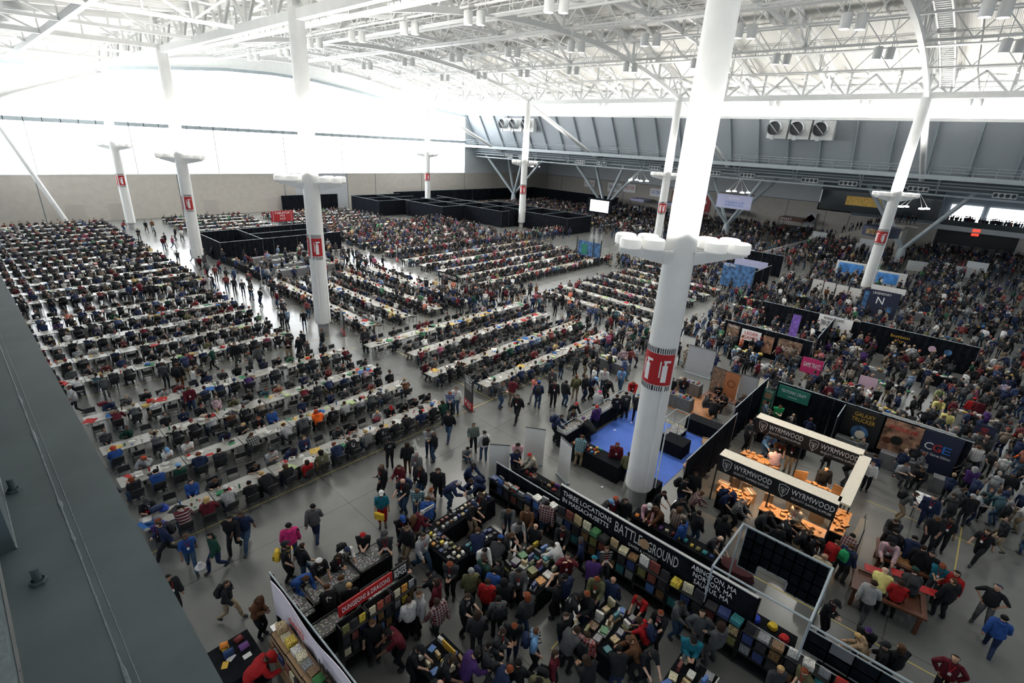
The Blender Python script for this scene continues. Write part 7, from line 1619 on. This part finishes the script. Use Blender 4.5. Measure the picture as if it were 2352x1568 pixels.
# things on the tables
ri = random.Random(13)
sheet = low_boxes([(-.105, -.15, 0, .105, .15, .003)]); card = low_boxes([(-.045, -.03, 0, .045, .03, .02)]); brd = low_boxes([(-.25, -.25, 0, .25, .25, .008)]); bx = low_boxes([(-.14, -.14, 0, .14, .14, .07)])
def cyl(r, h):
    b = MB(); b.lathe([(0, 0), (r, 0), (r, h), (0, h)], n=7); return (np.array(b.v), b.f, np.zeros(len(b.f), int))
cup = cyl(.04, .12); btl = cyl(.032, .22)
ITEMC = [(.6, .6, .58)] * 5 + [(.4, .03, .03), (.03, .12, .35), (.05, .2, .1), (.5, .35, .1), (.15, .09, .05), (.02, .02, .025), (.35, .3, .22), (.4, .5, .25)]
cl = []; spec = []
for (x, y, ax, dens) in TOPS:
    if not visible(x, y, .8, 60): continue
    d = dist(x, y); n = int(16 * dens) if d < 60 else 5
    for k in range(n):
        u, v = ri.uniform(-1.1, 1.1), ri.uniform(-.36, .36); X, Y = (x + u, y + v) if ax == 'x' else (x + v, y + u)
        kd = ri.choice(['sheet', 'sheet', 'card', 'card', 'card', 'board', 'box', 'cup', 'bottle']); c = ri.choice(ITEMC); spec.append((d, kd, X, Y, ri.uniform(0, 3.1), c, (x, y)))
spec.sort(key=lambda q: q[0]); NM = {'sheet': 'rule_sheet', 'card': 'card_deck', 'board': 'game_board', 'box': 'small_game_box', 'cup': 'paper_cup', 'bottle': 'drink_bottle'}
GEO = {'sheet': sheet, 'card': card, 'board': brd, 'box': bx, 'cup': cup, 'bottle': btl}; MESH = {}
for k, g in GEO.items():
    me = bpy.data.meshes.new(NM[k]); me.from_pydata([tuple(v) for v in g[0]], [], g[1]); me.materials.append(M['cloth']); me.update(); MESH[k] = me
tablab = {(q[0], q[1]): q[3] for q in TABLES}
def cname(c):
    return {(.6, .6, .58): 'white', (.4, .03, .03): 'red', (.03, .12, .35): 'blue', (.05, .2, .1): 'green', (.5, .35, .1): 'yellow', (.15, .09, .05): 'brown', (.02, .02, .025): 'black', (.35, .3, .22): 'tan', (.4, .5, .25): 'lime'}[c]
cnt = 0
for (d, kd, X, Y, rz, c, tb_) in spec:
    lab = '%s %s on the %s' % (cname(c), NM[kd].replace('_', ' '), tablab[tb_].replace('long grey folding table, ', '').replace(', ', ' table, '))
    if cnt < 290 and lab not in USED and visible(X, Y, .8, -5):
        o = link(NM[kd], MESH[kd], None, (X, Y, .756), rz); setcol(o, c); tag(o, lab, {'sheet': 'paper', 'card': 'cards', 'board': 'game board', 'box': 'game box', 'cup': 'cup', 'bottle': 'bottle'}[kd]); cnt += 1
    else: g = GEO[kd]; cl.append((g[0], g[1], g[2], X, Y, .756, rz, 1, [c]))
mass('tabletop_clutter', cl, 'scattered papers, cards and game pieces on the distant tables', 'clutter', 'attr')
# merchandise on the dealer tables and the merchandise counters
g = []; u1 = low_boxes([(-.5, -.5, 0, .5, .5, 1)])
for (x, y) in DEALER + [(26.5, 54.4), (26.5, 56.8), (26.5, 59.2), (26.5, 61.6), (21.2, 57), (21.2, 61)]:
    for k in range(16):
        s = ri.uniform(.12, .3); V = u1[0] * np.array([s, s, ri.uniform(.03, .2)]); dx, dy = (ri.uniform(-3.2, 3.2), ri.uniform(-.3, .3)) if (y > 50 and x > 25) else (ri.uniform(-.3, .3), ri.uniform(-1, 1))
        g.append((V, u1[1], u1[2], x + dx, y + dy, .81, ri.uniform(0, 3), 1, [ri.choice(ITEMC)]))
for (x, y, z, sx, sy, sz, rz, c) in BOXSTUFF: g.append((u1[0] * np.array([sx, sy, sz]), u1[1], u1[2], x, y, z, rz, 1, [c]))
mass('merchandise', g, 'small boxed goods laid out on the distant dealer tables', 'merchandise', 'attr')
for k, (px, py, c, lab) in enumerate([(347, 1168, 'red', 'red divided game tray beside the orange shirted player'), (518, 1127, 'red', 'red divided game tray on the front left row'), (484, 955, 'red', 'slim red case on the second left row')]):
    x, y = gp(px, py, .78); t = thing('game_tray', lab, 'tray', (x, y, .757), .1); b = MB(); b.box(-.2, -.14, 0, .2, .14, .02); b.obj('floor', M['red'], t); b = MB()
    for q in (-.2, -.07, .07, .2): b.box(q - .005, -.14, .02, q + .005, .14, .06)
    b.box(-.2, -.145, .02, .2, -.135, .06); b.box(-.2, .135, .02, .2, .145, .06); b.obj('divider', M['red'], t)
for k, (px, py, c, lab) in enumerate([(245, 938, 'maroon', 'maroon backpack lying on the fourth left row'), (877, 974, 'maroon', 'maroon backpack lying on the front left row'), (574, 935, 'dark grey', 'grey backpack lying on the third left row'), (372, 1184, 'navy', 'black and white backpack lying on the front left row'), (1132, 720, 'blue', 'bright blue bag lying on the fourth middle row')]):
    x, y = gp(px, py, .85); o = link('backpack', PM['stand']['backpack'], None, (x + 1.2, y, .757 + .28), 0); o.rotation_euler = (0, math.pi / 2, .3); o.location = (x - 1.3, y, .757 + .06); setcol(o, COLN[c]); tag(o, lab, 'backpack')
x, y = gp(376, 1168, .8); b = MB(); b.lathe([(0, 0), (.16, .01), (.19, .08), (.12, .17), (.04, .22), (.07, .27), (0, .26)], n=12); o = link('carrier_bag', b.mesh('carrier_bag', M['cloth'], True), None, (x, y, .757)); setcol(o, (.02, .05, .3)); tag(o, 'deep blue carrier bag standing on the front left row', 'bag')
x, y = gp(458, 1290, .75); o = link('carrier_bag', bpy.data.meshes['carrier_bag'], None, (x, y, .45)); setcol(o, (.6, .6, .62)); tag(o, 'white carrier bag carried by the walker near the girder', 'bag')
x, y = gp(876, 1180, .9); b = MB(); b.box(-.06, -.2, -.15, .06, .2, .13); b.obj('x', M['cloth']).name = 'tmpbag'; bpy.data.objects.remove(bpy.data.objects['tmpbag']); o = link('shoulder_bag', b.mesh('shoulder_bag', M['cloth']), None, (x - .1, y, .85), .4); setcol(o, COLN['yellow']); tag(o, 'bright yellow shoulder bag of the visitor in the white cap', 'bag')
print('objects', len(bpy.data.objects), 'meshes', len(bpy.data.meshes))
